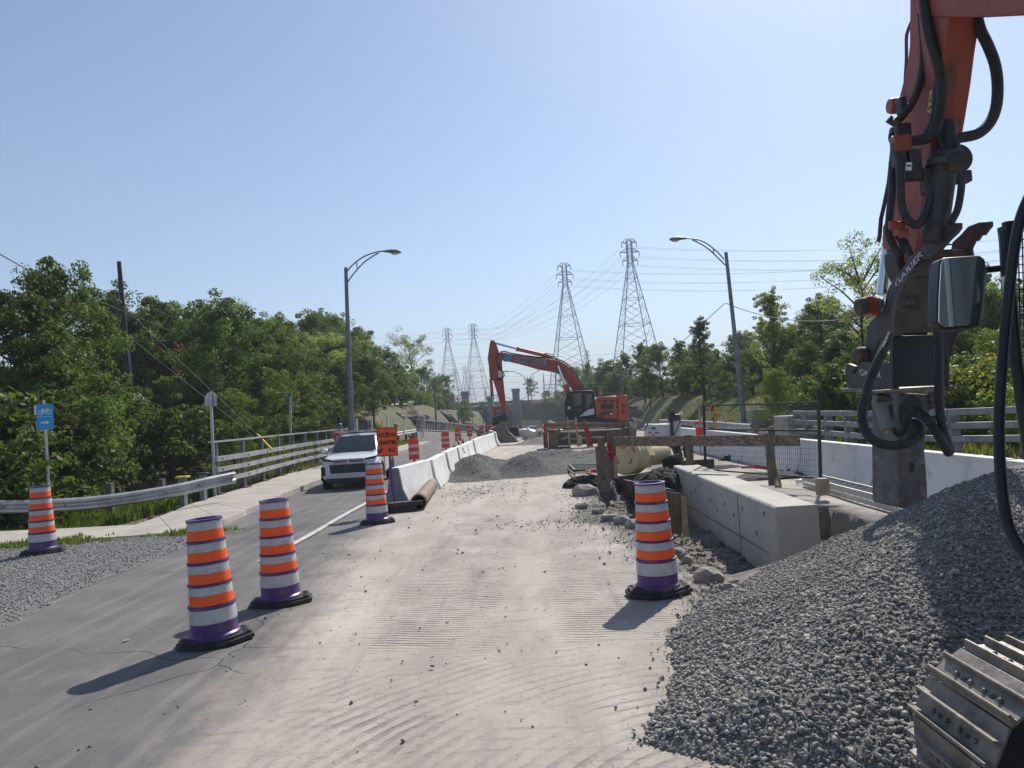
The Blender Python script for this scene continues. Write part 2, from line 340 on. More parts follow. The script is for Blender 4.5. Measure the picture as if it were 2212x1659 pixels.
# ------------------------------------------------------------------ road surface
def roadmat():
    m = mat('dusty_asphalt', (.1, .1, .1), .85, spec=.3); N = m.node_tree.nodes; L = m.node_tree.links; b = N['Principled BSDF']
    tc = N.new('ShaderNodeTexCoord'); co = tc.outputs['Object']
    def noise(sc, det=8, rough=.6, st=None):
        n = N.new('ShaderNodeTexNoise'); n.inputs['Scale'].default_value = sc; n.inputs['Detail'].default_value = det; n.inputs['Roughness'].default_value = rough
        if st:
            mp = N.new('ShaderNodeMapping'); mp.inputs['Scale'].default_value = st; L.new(co, mp.inputs[0]); L.new(mp.outputs[0], n.inputs['Vector'])
        else: L.new(co, n.inputs['Vector'])
        return n.outputs[0]
    def mr(s, a, b_, c=0, d=1):
        q = N.new('ShaderNodeMapRange'); q.inputs[1].default_value = a; q.inputs[2].default_value = b_; q.inputs[3].default_value = c; q.inputs[4].default_value = d; L.new(s, q.inputs[0]); return q.outputs[0]
    def mth(op, a, b_=None):
        q = N.new('ShaderNodeMath'); q.operation = op
        for i, s in enumerate((a, b_)):
            if s is None: continue
            if isinstance(s, (int, float)): q.inputs[i].default_value = s
            else: L.new(s, q.inputs[i])
        return q.outputs[0]
    def mix(a, c, f):
        x = N.new('ShaderNodeMix'); x.data_type = 'RGBA'
        if isinstance(f, (int, float)): x.inputs['Factor'].default_value = f
        else: L.new(f, x.inputs['Factor'])
        for s, i in ((a, 6), (c, 7)):
            if isinstance(s, tuple): x.inputs[i].default_value = (*s, 1)
            else: L.new(s, x.inputs[i])
        return x.outputs[2]
    def attr(n):
        a = N.new('ShaderNodeAttribute'); a.attribute_name = n; return a.outputs['Fac']
    dust = attr('dust'); trk = attr('track'); gra = attr('grit')
    asp = mix((.125, .12, .12), (.17, .163, .158), mr(noise(1.2), .4, .65)); asp = mix(asp, (.075, .075, .082), mr(noise(.45, st=(1, .25, 1)), .56, .72))
    asp = mix(asp, (.3, .28, .26), mth('MULTIPLY', mr(noise(90, 3), .55, .72), .6)); asp = mix(asp, (.3, .27, .25), mth('MULTIPLY', mr(noise(2.2, st=(2.2, .18, 1)), .5, .72), .5)); asp = mix(asp, (.06, .06, .065), mth('MULTIPLY', mr(noise(.8, st=(3, .2, 1)), .58, .7), .5))
    # cracks
    vo = N.new('ShaderNodeTexVoronoi'); vo.feature = 'DISTANCE_TO_EDGE'; vo.inputs['Scale'].default_value = .22
    ad = N.new('ShaderNodeVectorMath'); nn = N.new('ShaderNodeTexNoise'); nn.inputs['Scale'].default_value = 1.6; nn.inputs['Detail'].default_value = 6; L.new(co, nn.inputs['Vector'])
    sc = N.new('ShaderNodeVectorMath'); sc.operation = 'SCALE'; sc.inputs['Scale'].default_value = .5; L.new(nn.outputs['Color'], sc.inputs[0]); L.new(co, ad.inputs[0]); L.new(sc.outputs[0], ad.inputs[1]); L.new(ad.outputs[0], vo.inputs['Vector'])
    crack = mth('MULTIPLY', mr(vo.outputs['Distance'], .0, .0022, 1, 0), mr(noise(.5), .45, .55))
    asp = mix(asp, (.05, .05, .052), crack)
    dst = mix((.455, .405, .355), (.36, .32, .28), mr(noise(1.6, st=(1, .35, 1)), .42, .62)); dst = mix(dst, (.55, .495, .44), mr(noise(.7, st=(1.6, .3, 1)), .52, .7))
    dst = mix(dst, (.27, .23, .205), mth('MULTIPLY', mr(noise(4, st=(.4, 2.5, 1)), .54, .7), .7)); dst = mix(dst, (.3, .27, .25), mr(noise(1.1, st=(2.6, .16, 1)), .57, .7)); dst = mix(dst, (.25, .22, .2), mth('MULTIPLY', mr(noise(14, 6), .6, .68), .6))
    dst = mix(dst, (.2, .19, .18), mth('MULTIPLY', mr(noise(75, 3), .58, .7), .55))
    f = mth('ADD', dust, mth('MULTIPLY', mth('SUBTRACT', noise(1.1, 10, .68, st=(1, .45, 1)), .5), 1.5)); f = mr(f, .28, .8)
    col = mix(asp, dst, f)
    # loose grit
    gm = mth('MULTIPLY', mr(mth('ADD', gra, mth('MULTIPLY', mth('SUBTRACT', noise(3, 8, .7), .5), 1.4)), .35, .75), mr(noise(55, 4), .42, .55, .35, 1))
    col = mix(col, (.15, .145, .14), gm)
    # track-shoe arcs: rings round the turning point, and straight cleat marks
    def wave(kind, sc, loc, rot=0, dist=1.2):
        mp = N.new('ShaderNodeMapping'); mp.inputs['Location'].default_value = loc; mp.inputs['Rotation'].default_value = (0, 0, rot); L.new(co, mp.inputs[0])
        wv = N.new('ShaderNodeTexWave'); wv.wave_type = kind; wv.inputs['Scale'].default_value = sc; wv.inputs['Distortion'].default_value = dist; wv.inputs['Detail'].default_value = 2; wv.inputs['Detail Scale'].default_value = 1.2
        if kind == 'RINGS': wv.rings_direction = 'Z'
        else: wv.bands_direction = 'Y'
        L.new(mp.outputs[0], wv.inputs['Vector']); return wv.outputs['Fac']
    arcs = wave('RINGS', 2.6, (-1.5, -3.3, 0), 0, 2.0); bars = wave('BANDS', 4.2, (0, 0, 0), R(9), 3.5)
    sepy = N.new('ShaderNodeSeparateXYZ'); L.new(co, sepy.inputs[0]); yy_ = sepy.outputs['Y']
    wsel = mth('ADD', mth('MULTIPLY', arcs, mr(yy_, 6.2, 6.8, 1, 0)), mth('MULTIPLY', bars, mr(yy_, 6.2, 6.8, 0, 1)))
    tm = mth('MULTIPLY', mr(trk, 0.0, .6), mr(noise(1.1, 8, .7), .4, .6)); tk = mth('MULTIPLY', mr(wsel, .5, .95), tm)
    col = mix(col, (.27, .24, .225), mth('MULTIPLY', tk, .85))
    L.new(col, b.inputs['Base Color'])
    hsum = mth('ADD', mth('MULTIPLY', noise(90, 4), .35), mth('MULTIPLY', noise(5, 8), .8)); hsum = mth('ADD', hsum, mth('MULTIPLY', tk, -1.8)); hsum = mth('ADD', hsum, mth('MULTIPLY', mth('MULTIPLY', crack, mr(f, 0, .7, 1, 0)), -1)); hsum = mth('ADD', hsum, mth('MULTIPLY', gm, .8))
    bp = N.new('ShaderNodeBump'); bp.inputs['Distance'].default_value = .012; L.new(hsum, bp.inputs['Height']); L.new(bp.outputs[0], b.inputs['Normal'])
    return m
m_road = roadmat()
def asphalt_left(y): return np.interp(y, [-8, 4, 8.6, 13.8, 15, 19, 28, 40, 60], [-5.7, -5.8, -5.9, -6.2, -6.5, -6.86, -7.4, -7.8, -8.2])
gx = np.concatenate([np.arange(-9.4, 9.65, .2)]); gy = np.concatenate([np.arange(-8, 26, .2), np.arange(26, 62.4, .4)])
X, Y = np.meshgrid(gx, gy); j = fbm(X, Y, .9, 3, 21)*.22
Xj = X+fbm(X, Y, 2.1, 2, 31)*.16; Yj = Y+fbm(X, Y, 2.1, 2, 41)*.16
near = (dpoly(X, Y, PIT) < .5) & inpoly(X, Y, [(0, 0), (9, 0), (9, 26), (0, 26)])
Xu = np.where(near, Xj, X); Yu = np.where(near, Yj, Y)
Z = fbm(X, Y, .25, 3, 5)*.05*ss(X, -4, 0)+fbm(X, Y, 1.3, 3, 15)*.018*ss(X, -3, 0)
for (tx, sgn) in ((-1.1, 1), (.9, 1)): Z = Z-.012*np.exp(-((X-tx-.25*np.sin(Y*.12))/.25)**2)
Fc = gridfaces(len(gy), len(gx)); cx = (X[:-1, :-1]+.1).ravel(); cy = (Y[:-1, :-1]+.1).ravel()
keep = ~inpoly(cx, cy, PIT) & (cx > asphalt_left(cy)-.15)
V = np.stack([Xu, Yu, Z], -1).reshape(-1, 3); Fk = Fc[keep]
used = np.unique(Fk); mp_ = -np.ones(len(V), int); mp_[used] = np.arange(len(used)); Fk = mp_[Fk]; V = V[used]
rd = npmesh('road', V, Fk, m_road, sm=True); rd['kind'] = 'structure'
xu, yu = V[:, 0], V[:, 1]
edge = np.interp(yu, [-8, 3, 4.6, 8.2, 13, 17, 24], [-1.6, -2.0, -2.3, -2.6, -3.15, -3.2, -3.0])
dust = ss(xu, edge-.9, edge+.9)*.95+.12*(yu < 7)*ss(-xu, 3.5, 5)+.2*np.exp(-((xu+4.6)/.5)**2)*(yu < 12)
trk = np.zeros(len(xu)); trk += .75*ss(-yu, -7.0, -5.2)*ss(xu, -2.3, -1.2)*(.35+.65*ss(fbm(xu, yu, .7, 2, 8), -.12, .05))
lane = np.maximum(ss(-np.abs(xu+1.0), -.75, -.35), ss(-np.abs(xu-.75), -.75, -.3))*ss(yu, 6.2, 7.6)*ss(-yu, -18, -11); trk = np.where(yu > 6.6, lane, trk)
dpe = dpoly(xu, yu, PIT); grit = .75*ss(-dpe, -.9, 0)+.4*ss(fbm(xu, yu, .35, 3, 77), .02, .2)*ss(xu, -2, 0)
grit += .9*np.exp(-((np.abs(xu-1.4-0)/1.0)**2+((yu-14.3)/.5)**2))+.5*ss(xu, 2.2, 4)*(yu > 24)
for nm, a in (('dust', dust), ('track', trk), ('grit', grit)):
    at = rd.data.attributes.new(nm, 'FLOAT', 'POINT'); at.data.foreach_set('value', a.astype(np.float32))
# broken slab edges round the excavation: real thickness
bm = bmesh.new(); bm.from_mesh(rd.data)
be = [e for e in bm.edges if e.is_boundary and all(1 < v.co.x < 6.2 and 7 < v.co.y < 23.5 for v in e.verts)]
r_ = bmesh.ops.extrude_edge_only(bm, edges=be)
for v in [g for g in r_['geom'] if isinstance(g, bmesh.types.BMVert)]: v.co.z -= .2; v.co.x += random.uniform(-.05, .05)
r2 = bmesh.ops.extrude_edge_only(bm, edges=[g for g in r_['geom'] if isinstance(g, bmesh.types.BMEdge) and g.is_boundary and all(v.co.z < -.1 for v in g.verts)])
for v in [g for g in r2['geom'] if isinstance(g, bmesh.types.BMVert)]: v.co.z -= .9; c_ = Vector((3.2, v.co.y)); v.co.x += .12*(1 if v.co.x < 3.3 else -1)
bm.to_mesh(rd.data); bm.free()
# the road beyond, going down to the tunnel
ysr = np.arange(62, 215, 3.); xr = np.array([-9.2, -8.3, -4.2, 0, 4, 9.5]); X, Y = np.meshgrid(xr, ysr)
m_asph = mat('grey_asphalt', (.16, .155, .15), .85, c2=(.22, .21, .2), ns=.6)
o = npmesh('road', np.stack([X, Y, rz(Y)], -1).reshape(-1, 3), gridfaces(len(ysr), len(xr)), m_asph); o['kind'] = 'structure'
# pit floor
gx = np.arange(.6, 6.6, .07); gy = np.arange(6.4, 23.4, .09); X, Y = np.meshgrid(gx, gy)
d = dpoly(X, Y, PIT); ins = inpoly(X, Y, PIT); lump = fbm(X, Y, 1.1, 5, 61)*.35+np.abs(fbm(X, Y, 3.2, 4, 71))*.5+fbm(X, Y, 9, 2, 72)*.05
Z = -.42-.5*ss(d, .0, 1.1)*ins+lump-.5*(~ins); Z = Z+.22*np.exp(-((X-2.4)/.5)**2)*(Y < 15)+.3*ss(-X, -2.4, -1.7)*(Y < 12)*ins-.25*ss(X, 3.9, 4.6)
Z = np.minimum(Z, -.06)
pitZ = Z; pitX = gx; pitY = gy
m_soil = mat('crushed_soil', (.2, .175, .15), .95, c2=(.22, .2, .18), ns=3, c3=(.09, .082, .075), ns3=9, bs=28, bd=.03)
o = npmesh('pit_floor', np.stack([X, Y, Z], -1).reshape(-1, 3), gridfaces(len(gy), len(gx)), m_soil, sm=True); o['kind'] = 'structure'
# ------------------------------------------------------------------ stones
ico = bmesh.new(); bmesh.ops.create_icosphere(ico, subdivisions=1, radius=1); icoV = np.array([v.co[:] for v in ico.verts]); icoF = np.array([[v.index for v in f.verts] for f in ico.faces]); ico.free()
def stones(name, pts, size, mats, seed, flat=.6, parent=None, loc=None):
    rg = np.random.default_rng(seed); n = len(pts); protos = []
    for k in range(12):
        v = icoV*rg.uniform(.5, 1.25, (len(icoV), 1)); ax = rg.normal(0, 1, 3); ax /= np.linalg.norm(ax); dd = v @ ax; v = v-np.maximum(dd-.35, 0)[:, None]*ax; ax = rg.normal(0, 1, 3); ax /= np.linalg.norm(ax); dd = v @ ax; v = v-np.maximum(dd-.3, 0)[:, None]*ax; protos.append(v)
    pi = rg.integers(0, 12, n); V = np.stack(protos)[pi]
    V = V*np.stack([rg.uniform(.7, 1.25, n), rg.uniform(.55, 1.0, n), rg.uniform(.3, .3+flat, n)], -1)[:, None, :]
    a, b, g = rg.uniform(0, 6.28, n), rg.normal(0, .5, n), rg.normal(0, .5, n)
    ca, sa, cb, sb, cg, sg = np.cos(a), np.sin(a), np.cos(b), np.sin(b), np.cos(g), np.sin(g); o0 = np.zeros(n); o1 = o0+1
    Rz = np.stack([ca, -sa, o0, sa, ca, o0, o0, o0, o1], -1).reshape(n, 3, 3); Ry = np.stack([cb, o0, sb, o0, o1, o0, -sb, o0, cb], -1).reshape(n, 3, 3); Rx = np.stack([o1, o0, o0, o0, cg, -sg, o0, sg, cg], -1).reshape(n, 3, 3)
    V = np.einsum('nij,nkj->nki', Ry @ Rx @ Rz, V)*np.asarray(size).reshape(-1, 1, 1)+pts[:, None, :]
    Fc = (icoF[None]+(np.arange(n)*len(icoV))[:, None, None]).reshape(-1, 3)
    o = npmesh(name, V.reshape(-1, 3), Fc, mats, parent, loc)
    at = o.data.attributes.new('tone', 'FLOAT', 'FACE'); at.data.foreach_set('value', np.repeat(rg.uniform(0, 1, n), len(icoF)).astype(np.float32)); return o
def stonemat(name, cols, r=.85):
    m = mat(name, cols[0], r); N = m.node_tree.nodes; L = m.node_tree.links; a = N.new('ShaderNodeAttribute'); a.attribute_name = 'tone'
    cr = N.new('ShaderNodeValToRGB'); L.new(a.outputs['Fac'], cr.inputs[0]); L.new(cr.outputs[0], N['Principled BSDF'].inputs['Base Color'])
    e = cr.color_ramp.elements; e[0].color = (*cols[0], 1); e[1].color = (*cols[-1], 1)
    for i, c in enumerate(cols[1:-1]): q = e.new((i+1)/(len(cols)-1)); q.color = (*c, 1)
    return m
m_stone = stonemat('crushed_limestone', [(.14, .138, .132), (.29, .28, .26), (.19, .185, .175), (.44, .42, .38), (.24, .23, .215), (.34, .325, .3)])
m_stonel = stonemat('pale_loose_stone', [(.2, .19, .18), (.13, .13, .13), (.28, .265, .25)])
m_fines = mat('gravel_fines', (.2, .185, .17), .95, c2=(.26, .24, .215), ns=4, c3=(.13, .12, .11), ns3=16, bs=70, bd=.02)
def pile(x, y):
    xt = np.interp(y, [3.9, 4.3, 4.7, 5.2, 5.8, 6.9, 8.0, 9.5], [1.9, 1.1, .56, .76, .96, 1.18, 1.75, 2.5])
    a = .34*(x-xt)-.1*ss(y, 6, 8)*ss(x, 1.5, 2.5)+.14*np.maximum(x-2.9, 0); b = .36*(y-4.0-.1*np.maximum(x-2.2, 0)); c = 1.2+.06*(x-4.5); d = .85*(9.55-y)
    k = 10.0; s_ = -np.log(np.exp(-k*a)+np.exp(-k*b)+np.exp(-k*c)+np.exp(-k*d))/k
    return s_+fbm(x, y, .9, 4, 51)*.14+fbm(x, y, 5, 3, 52)*.06
gx = np.arange(.3, 7.5, .04); gy = np.arange(3.6, 10.3, .04); X, Y = np.meshgrid(gx, gy); Z = np.maximum(pile(X, Y), -.7)
gp = npmesh('gravel_pile', np.stack([X, Y, Z], -1).reshape(-1, 3), gridfaces(len(gy), len(gx)), m_fines, sm=True)
tag(gp, 'large heap of grey crushed stone in the right foreground beside the steel track', 'gravel pile')
rg = np.random.default_rng(5); n = 75000
px = rg.uniform(.4, 6.2, n); py = rg.uniform(3.8, 9.6, n)
sel = rg.uniform(0, 1, n) < np.clip(1.5-.16*(py-4), .35, 1); px, py = px[sel], py[sel]; z = pile(px, py)
cov = fbm(px, py, .8, 3, 99)+.5-.5*ss(py, 6, 9)*ss(px, 3, 5); k = (z > -.015) & (cov > .27); px, py, z = px[k], py[k], z[k]
sz = np.minimum(.006+rg.gamma(2.4, .0042, len(px)), .029)*(1.2-.09*(py-4)); 
stones('surface_stones', np.stack([px, py, z+sz*.3], -1), sz, m_stone, 3, parent=gp)['kind'] = 'stuff'
r = np.random.default_rng(77); n = 9000; pxx = r.uniform(1.3, 5.2, n); pyy = r.uniform(7.8, 21, n); ii = np.clip(((pxx-.6)/.07).astype(int), 0, len(pitX)-1); jj = np.clip(((pyy-6.4)/.09).astype(int), 0, len(pitY)-1); pz = pitZ[jj, ii]; k = inpoly(pxx, pyy, PIT)
tag(stones('pit_rubble', np.stack([pxx, pyy, pz+.01], 1)[k], (.012+r.gamma(1.6, .016, n))[k], stonemat('pit_rubble_stone', [(.16, .145, .13), (.26, .235, .21), (.2, .18, .16)]), 14), 'broken rubble and clods on the floor of the excavation', 'rubble', kind='stuff')
# toe scatter, loose stones on the road and on the gravel shoulder
def scat(n, fx, fy, seed, zf_=None): r = np.random.default_rng(seed); return np.stack([fx(r, n), fy(r, n), np.zeros(n)+.012], -1)
p1 = scat(2600, lambda r, n: 1.0+r.normal(0, .5, n), lambda r, n: r.uniform(3.9, 8.4, n), 11)
p1[:, 0] = np.interp(p1[:, 1], [3.9, 4.3, 4.7, 5.4, 6.9, 8.5], [1.7, 1.15, .75, 1.1, 1.35, 1.9])-np.abs(rg.normal(0, .16, len(p1)))+.1
p2 = scat(1100, lambda r, n: r.uniform(-3.4, 3, n), lambda r, n: r.uniform(3.5, 24, n)**1.0, 12)
yy = rg.uniform(8, 22, 3200); ex = np.interp(yy, [7.6, 8.6, 10, 11.5, 12.8, 14.2, 15.6, 17, 18.6, 21], [2.1, 1.95, 1.75, 1.6, 1.62, 1.45, 1.2, 1.5, 1.35, 2.1]); p3 = np.stack([ex-np.abs(rg.normal(0, .35, len(yy))), yy, .015+0*yy], -1)
p4 = np.stack([rg.normal(.6, .9, 900), rg.normal(13.9, .45, 900), .012+np.zeros(900)], -1)
p5 = np.stack([rg.normal(-1.6, .5, 900), rg.normal(20.5, 1.3, 900), .012+np.zeros(900)], -1)
p6 = scat(9000, lambda r, n: r.uniform(-2.6, 2.2, n), lambda r, n: r.uniform(3.6, 26, n), 18)
pp = np.concatenate([p1, p2, p3, p4, p5, p6]); ok = ~inpoly(pp[:, 0], pp[:, 1], PIT); pp = pp[ok]
sz = np.random.default_rng(9).gamma(1.8, .0042, len(pp))+.003; sz[-9000 if ok[-9000:].all() else -int(ok[-9000:].sum()):] *= .28; pp[:, 2] = sz*.3+(pp[:, 2]-.012)
tag(stones('loose_stones', pp, sz, m_stonel, 8), 'small loose stones scattered over the dusty roadway', 'loose stones', kind='stuff')
# gravel shoulder on the left
SH = [(-16, 3), (-5.6, 3), (-5.85, 8.6), (-6.1, 13.6), (-6.45, 14.9), (-8.6, 15.0), (-16, 14.6)]
gx = np.arange(-16, -5.2, .15); gy = np.arange(3, 15.4, .15); X, Y = np.meshgrid(gx, gy); Fc = gridfaces(len(gy), len(gx)); cx = X[:-1, :-1].ravel()+.07; cy = Y[:-1, :-1].ravel()+.07
Z = .035+fbm(X, Y, .7, 4, 33)*.07-.06*ss(X, -6.5, -5.9)
m_shg = mat('grey_gravel_bed', (.2, .195, .19), .95, c2=(.26, .25, .24), ns=30, lo=.42, hi=.6, c3=(.1, .1, .11), ns3=45, lo3=.5, hi3=.62, bs=60, bd=.03)
o = npmesh('gravel_shoulder', np.stack([X, Y, Z], -1).reshape(-1, 3), Fc[inpoly(cx, cy, SH)], m_shg, sm=True); o['kind'] = 'structure'
n = 26000; r = np.random.default_rng(21); px = r.uniform(-15, -5.6, n); py = r.uniform(7.5, 15.2, n); k = inpoly(px, py, SH); px, py = px[k], py[k]
sz = r.uniform(.008, .024, len(px)); z = .035+fbm(px, py, .7, 4, 33)*.07-.06*ss(px, -6.5, -5.9)
m_stoneb = stonemat('blue_grey_gravel', [(.16, .16, .165), (.28, .275, .27), (.2, .195, .195), (.42, .4, .37), (.24, .235, .23)])
tag(stones('shoulder_gravel', np.stack([px, py, z+sz*.3], -1), sz, m_stoneb, 4), 'blue-grey loose gravel covering the left shoulder', 'gravel', kind='stuff')
# sidewalk with kerb (left)
outer = [G(*p)[:2] for p in ((0, 1153), (140, 1147), (291, 1139), (344, 1122), (412, 1098), (548, 1056))]+[(-9.75, 31), (-10.0, 40), (-10.3, 62)]
inner = [(-16, 14.7), (-12, 14.9), (-8.8, 14.9), (-7.2, 14.95), (-6.62, 15.6), (-6.7, 17.5), (-6.9, 19.5), (-7.4, 27.7), (-7.8, 40), (-8.2, 62)]
outer = [(-16, 17.05)]+[tuple(p) for p in outer]
m_side = mat('sidewalk_concrete', (.44, .4, .35), .85, c2=(.36, .33, .295), ns=1.3, c3=(.27, .245, .225), ns3=5, lo3=.6, hi3=.75, bs=40, bd=.006)
mb = MB(); hh = lambda i: .03 if i < 5 else (.09 if i == 5 else .14)
def lerp_poly(P_, n):
    d = [0]
    for i in range(1, len(P_)): d.append(d[-1]+math.hypot(P_[i][0]-P_[i-1][0], P_[i][1]-P_[i-1][1]))
    d = np.array(d)/d[-1]; t = np.linspace(0, 1, n); return np.interp(t, d, [p[0] for p in P_]), np.interp(t, d, [p[1] for p in P_])
# pair stations by hand so joints run square to the walk
prs = [((-16, 17.05), (-16, 14.7)), (outer[1], (-12, 14.9)), (outer[2], (-9.6, 14.9)), (outer[3], (-8.2, 14.92)), (outer[4], (-7.1, 15.0)), (outer[5], (-6.62, 16.2)), ((-9.15, 22.4), (-7.05, 21.5)), (outer[6], (-7.25, 25)), (outer[7], (-7.5, 30)), (outer[8], (-7.8, 40)), (outer[9], (-8.2, 62))]
zs = [.06, .06, .06, .06, .07, .12, .15, .15, .15, .15, .15]
st = []
for i in range(len(prs)-1):
    (a, b), (c, d) = prs[i], prs[i+1]; L_ = math.dist(b, d); nseg = max(1, round(L_/1.6))
    for k in range(nseg):
        t0, t1 = k/nseg, (k+1)/nseg-.01/max(L_/nseg, .3)*.5; f = lambda p, q, t: (p[0]+(q[0]-p[0])*t, p[1]+(q[1]-p[1])*t); z0, z1 = zs[i]+(zs[i+1]-zs[i])*t0, zs[i]+(zs[i+1]-zs[i])*t1
        A, B_, C_, D_ = f(a, c, t0), f(b, d, t0), f(b, d, t1), f(a, c, t1)
        mb.add([(*A, z0), (*B_, z0), (*C_, z1), (*D_, z1), (*A, -.4), (B_[0]+.03, B_[1], -.4), (C_[0]+.03, C_[1], -.4), (*D_, -.4)], [(0, 1, 2, 3), (0, 4, 5, 1), (1, 5, 6, 2), (2, 6, 7, 3), (3, 7, 4, 0), (7, 6, 5, 4)])
o = mb.build('sidewalk', m_side, bevel=.012); o['kind'] = 'structure'
# right kerb walk
mb = MB(); mb.add([(9.3, 5, .19), (13, 5, .19), (11.6, 34, .19), (9.6, 34, .19), (9.3, 5, -.5), (13, 5, -.5), (11.6, 34, -.5), (9.6, 34, -.5)], [(0, 1, 2, 3), (4, 7, 6, 5), (0, 3, 7, 4), (1, 5, 6, 2), (2, 6, 7, 3), (0, 4, 5, 1)])
o = mb.build('sidewalk', m_side, bevel=.02); o['kind'] = 'structure'
# road markings, worn
def markmat(name, c, lo):
    m = mat(name, c, .7, c2=(c[0]*.75, c[1]*.75, c[2]*.75), ns=6); N = m.node_tree.nodes; L = m.node_tree.links
    t = N.new('ShaderNodeBsdfTransparent'); mx = N.new('ShaderNodeMixShader'); n = N.new('ShaderNodeTexNoise'); n.inputs['Scale'].default_value = 7; n.inputs['Detail'].default_value = 8; n.inputs['Roughness'].default_value = .7
    tc = N.new('ShaderNodeTexCoord'); L.new(tc.outputs['Object'], n.inputs['Vector']); q = N.new('ShaderNodeMapRange'); q.inputs[1].default_value = lo; q.inputs[2].default_value = lo+.06; L.new(n.outputs[0], q.inputs[0])
    L.new(q.outputs[0], mx.inputs[0]); L.new(t.outputs[0], mx.inputs[1]); L.new(N['Principled BSDF'].outputs[0], mx.inputs[2]); L.new(mx.outputs[0], N['Material Output'].inputs[0]); return m
def strip(name, pts, wd, m, z=.012):
    mb = MB(); n = len(pts)
    for i in range(n-1):
        a, b = Vector((*pts[i], z)), Vector((*pts[i+1], z)); t = (b-a).normalized().cross(Vector((0, 0, 1)))*wd/2
        mb.add([a-t, a+t, b+t, b-t], [(0, 1, 2, 3)])
    o = mb.build(name, m, sm=0); o['kind'] = 'structure'; return o
strip('white_line', [(-4.15+.02*math.sin(y), y) for y in np.arange(11.5, 34, .5)], .13, markmat('white_road_paint', (.62, .6, .57), .36), .02)
strip('white_line', [(-4.12, y) for y in np.arange(6.5, 11.6, .5)], .12, markmat('worn_white_road_paint', (.32, .3, .28), .585), .014)
strip('yellow_line', [(-.28+.012*(y-18), y) for y in np.arange(17.4, 23.5, .4)], .17, markmat('worn_yellow_road_paint', (.55, .42, .27), .5), .028)
# ------------------------------------------------------------------ gravel ridge across the road
def ridge(x, y):
    h = 0
    for cx, cy, rx, ry, hh in ((-1.9, 25.0, .75, 1.2, .62), (-2.0, 27.2, 1.0, 1.2, .6), (-.2, 25.0, 1.0, .9, .6), (-.4, 28.4, 1.0, 1.1, .45), (1.3, 28.6, 1.4, 1.6, .42), (-1.2, 26.6, 1.8, 1.8, .4), (1.0, 30.6, 1.3, 1.6, .5), (2.3, 30.6, 1.3, 1.6, .35), (.6, 27.4, 1.9, 1.8, .33), (.0, 31.6, .8, 1, .45)):
        h = np.maximum(h, hh*np.exp(-(((x-cx)/rx)**2+((y-cy)/ry)**2)))
    return h*1.15-.07+fbm(x, y, 1.6, 4, 81)*.22*np.clip(h*5, 0, 1)+fbm(x, y, 6, 2, 82)*.05*np.clip(h*8, 0, 1)
gx = np.arange(-4, 5.5, .09); gy = np.arange(21.5, 35.5, .11); X, Y = np.meshgrid(gx, gy)
o = npmesh('gravel_ridge', np.stack([X, Y, ridge(X, Y)], -1).reshape(-1, 3), gridfaces(len(gy), len(gx)), mat('dark_gravel_fines', (.125, .12, .115), .95, c2=(.17, .165, .155), ns=3, c3=(.08, .078, .075), ns3=14, bs=30, bd=.05), sm=True)
tag(o, 'low lumpy ridge of grey gravel dumped across the closed roadway', 'gravel pile')
r = np.random.default_rng(41); n = 16000; px = r.uniform(-3.4, 5, n); py = r.uniform(22.5, 34.5, n); z = ridge(px, py); k = z > -.02
stones('surface_stones', np.stack([px, py, z], -1)[k], r.uniform(.01, .028, n)[k], stonemat('dark_ridge_stone', [(.1, .098, .095), (.22, .215, .2), (.15, .145, .14)]), 6, parent=o)['kind'] = 'stuff'
def heap(name, c, rx, ry, h, label, m=m_fines, seed=1, cat='gravel pile'):
    gx = np.linspace(-rx*1.5, rx*1.5, 40); gy = np.linspace(-ry*1.5, ry*1.5, 40); X, Y = np.meshgrid(gx, gy)
    Z = h*np.exp(-((X/rx)**2+(Y/ry)**2)*1.4)*(1+fbm(X+c[0], Y+c[1], 1.5, 4, seed)*1.2)-h*.1
    o = npmesh(name, np.stack([X, Y, Z], -1).reshape(-1, 3), gridfaces(40, 40), m, loc=c, sm=True); return tag(o, label, cat)
heap('gravel_pile', (.5, 49, 0), 1.2, 2.5, .75, 'rounded gravel heap behind the ridge, beside the excavator bucket', seed=5)
heap('gravel_pile', (1.5, 55, 0), 1.5, 3, 1.35, 'taller grey gravel heap beyond the bucket in front of the distant car', seed=6)
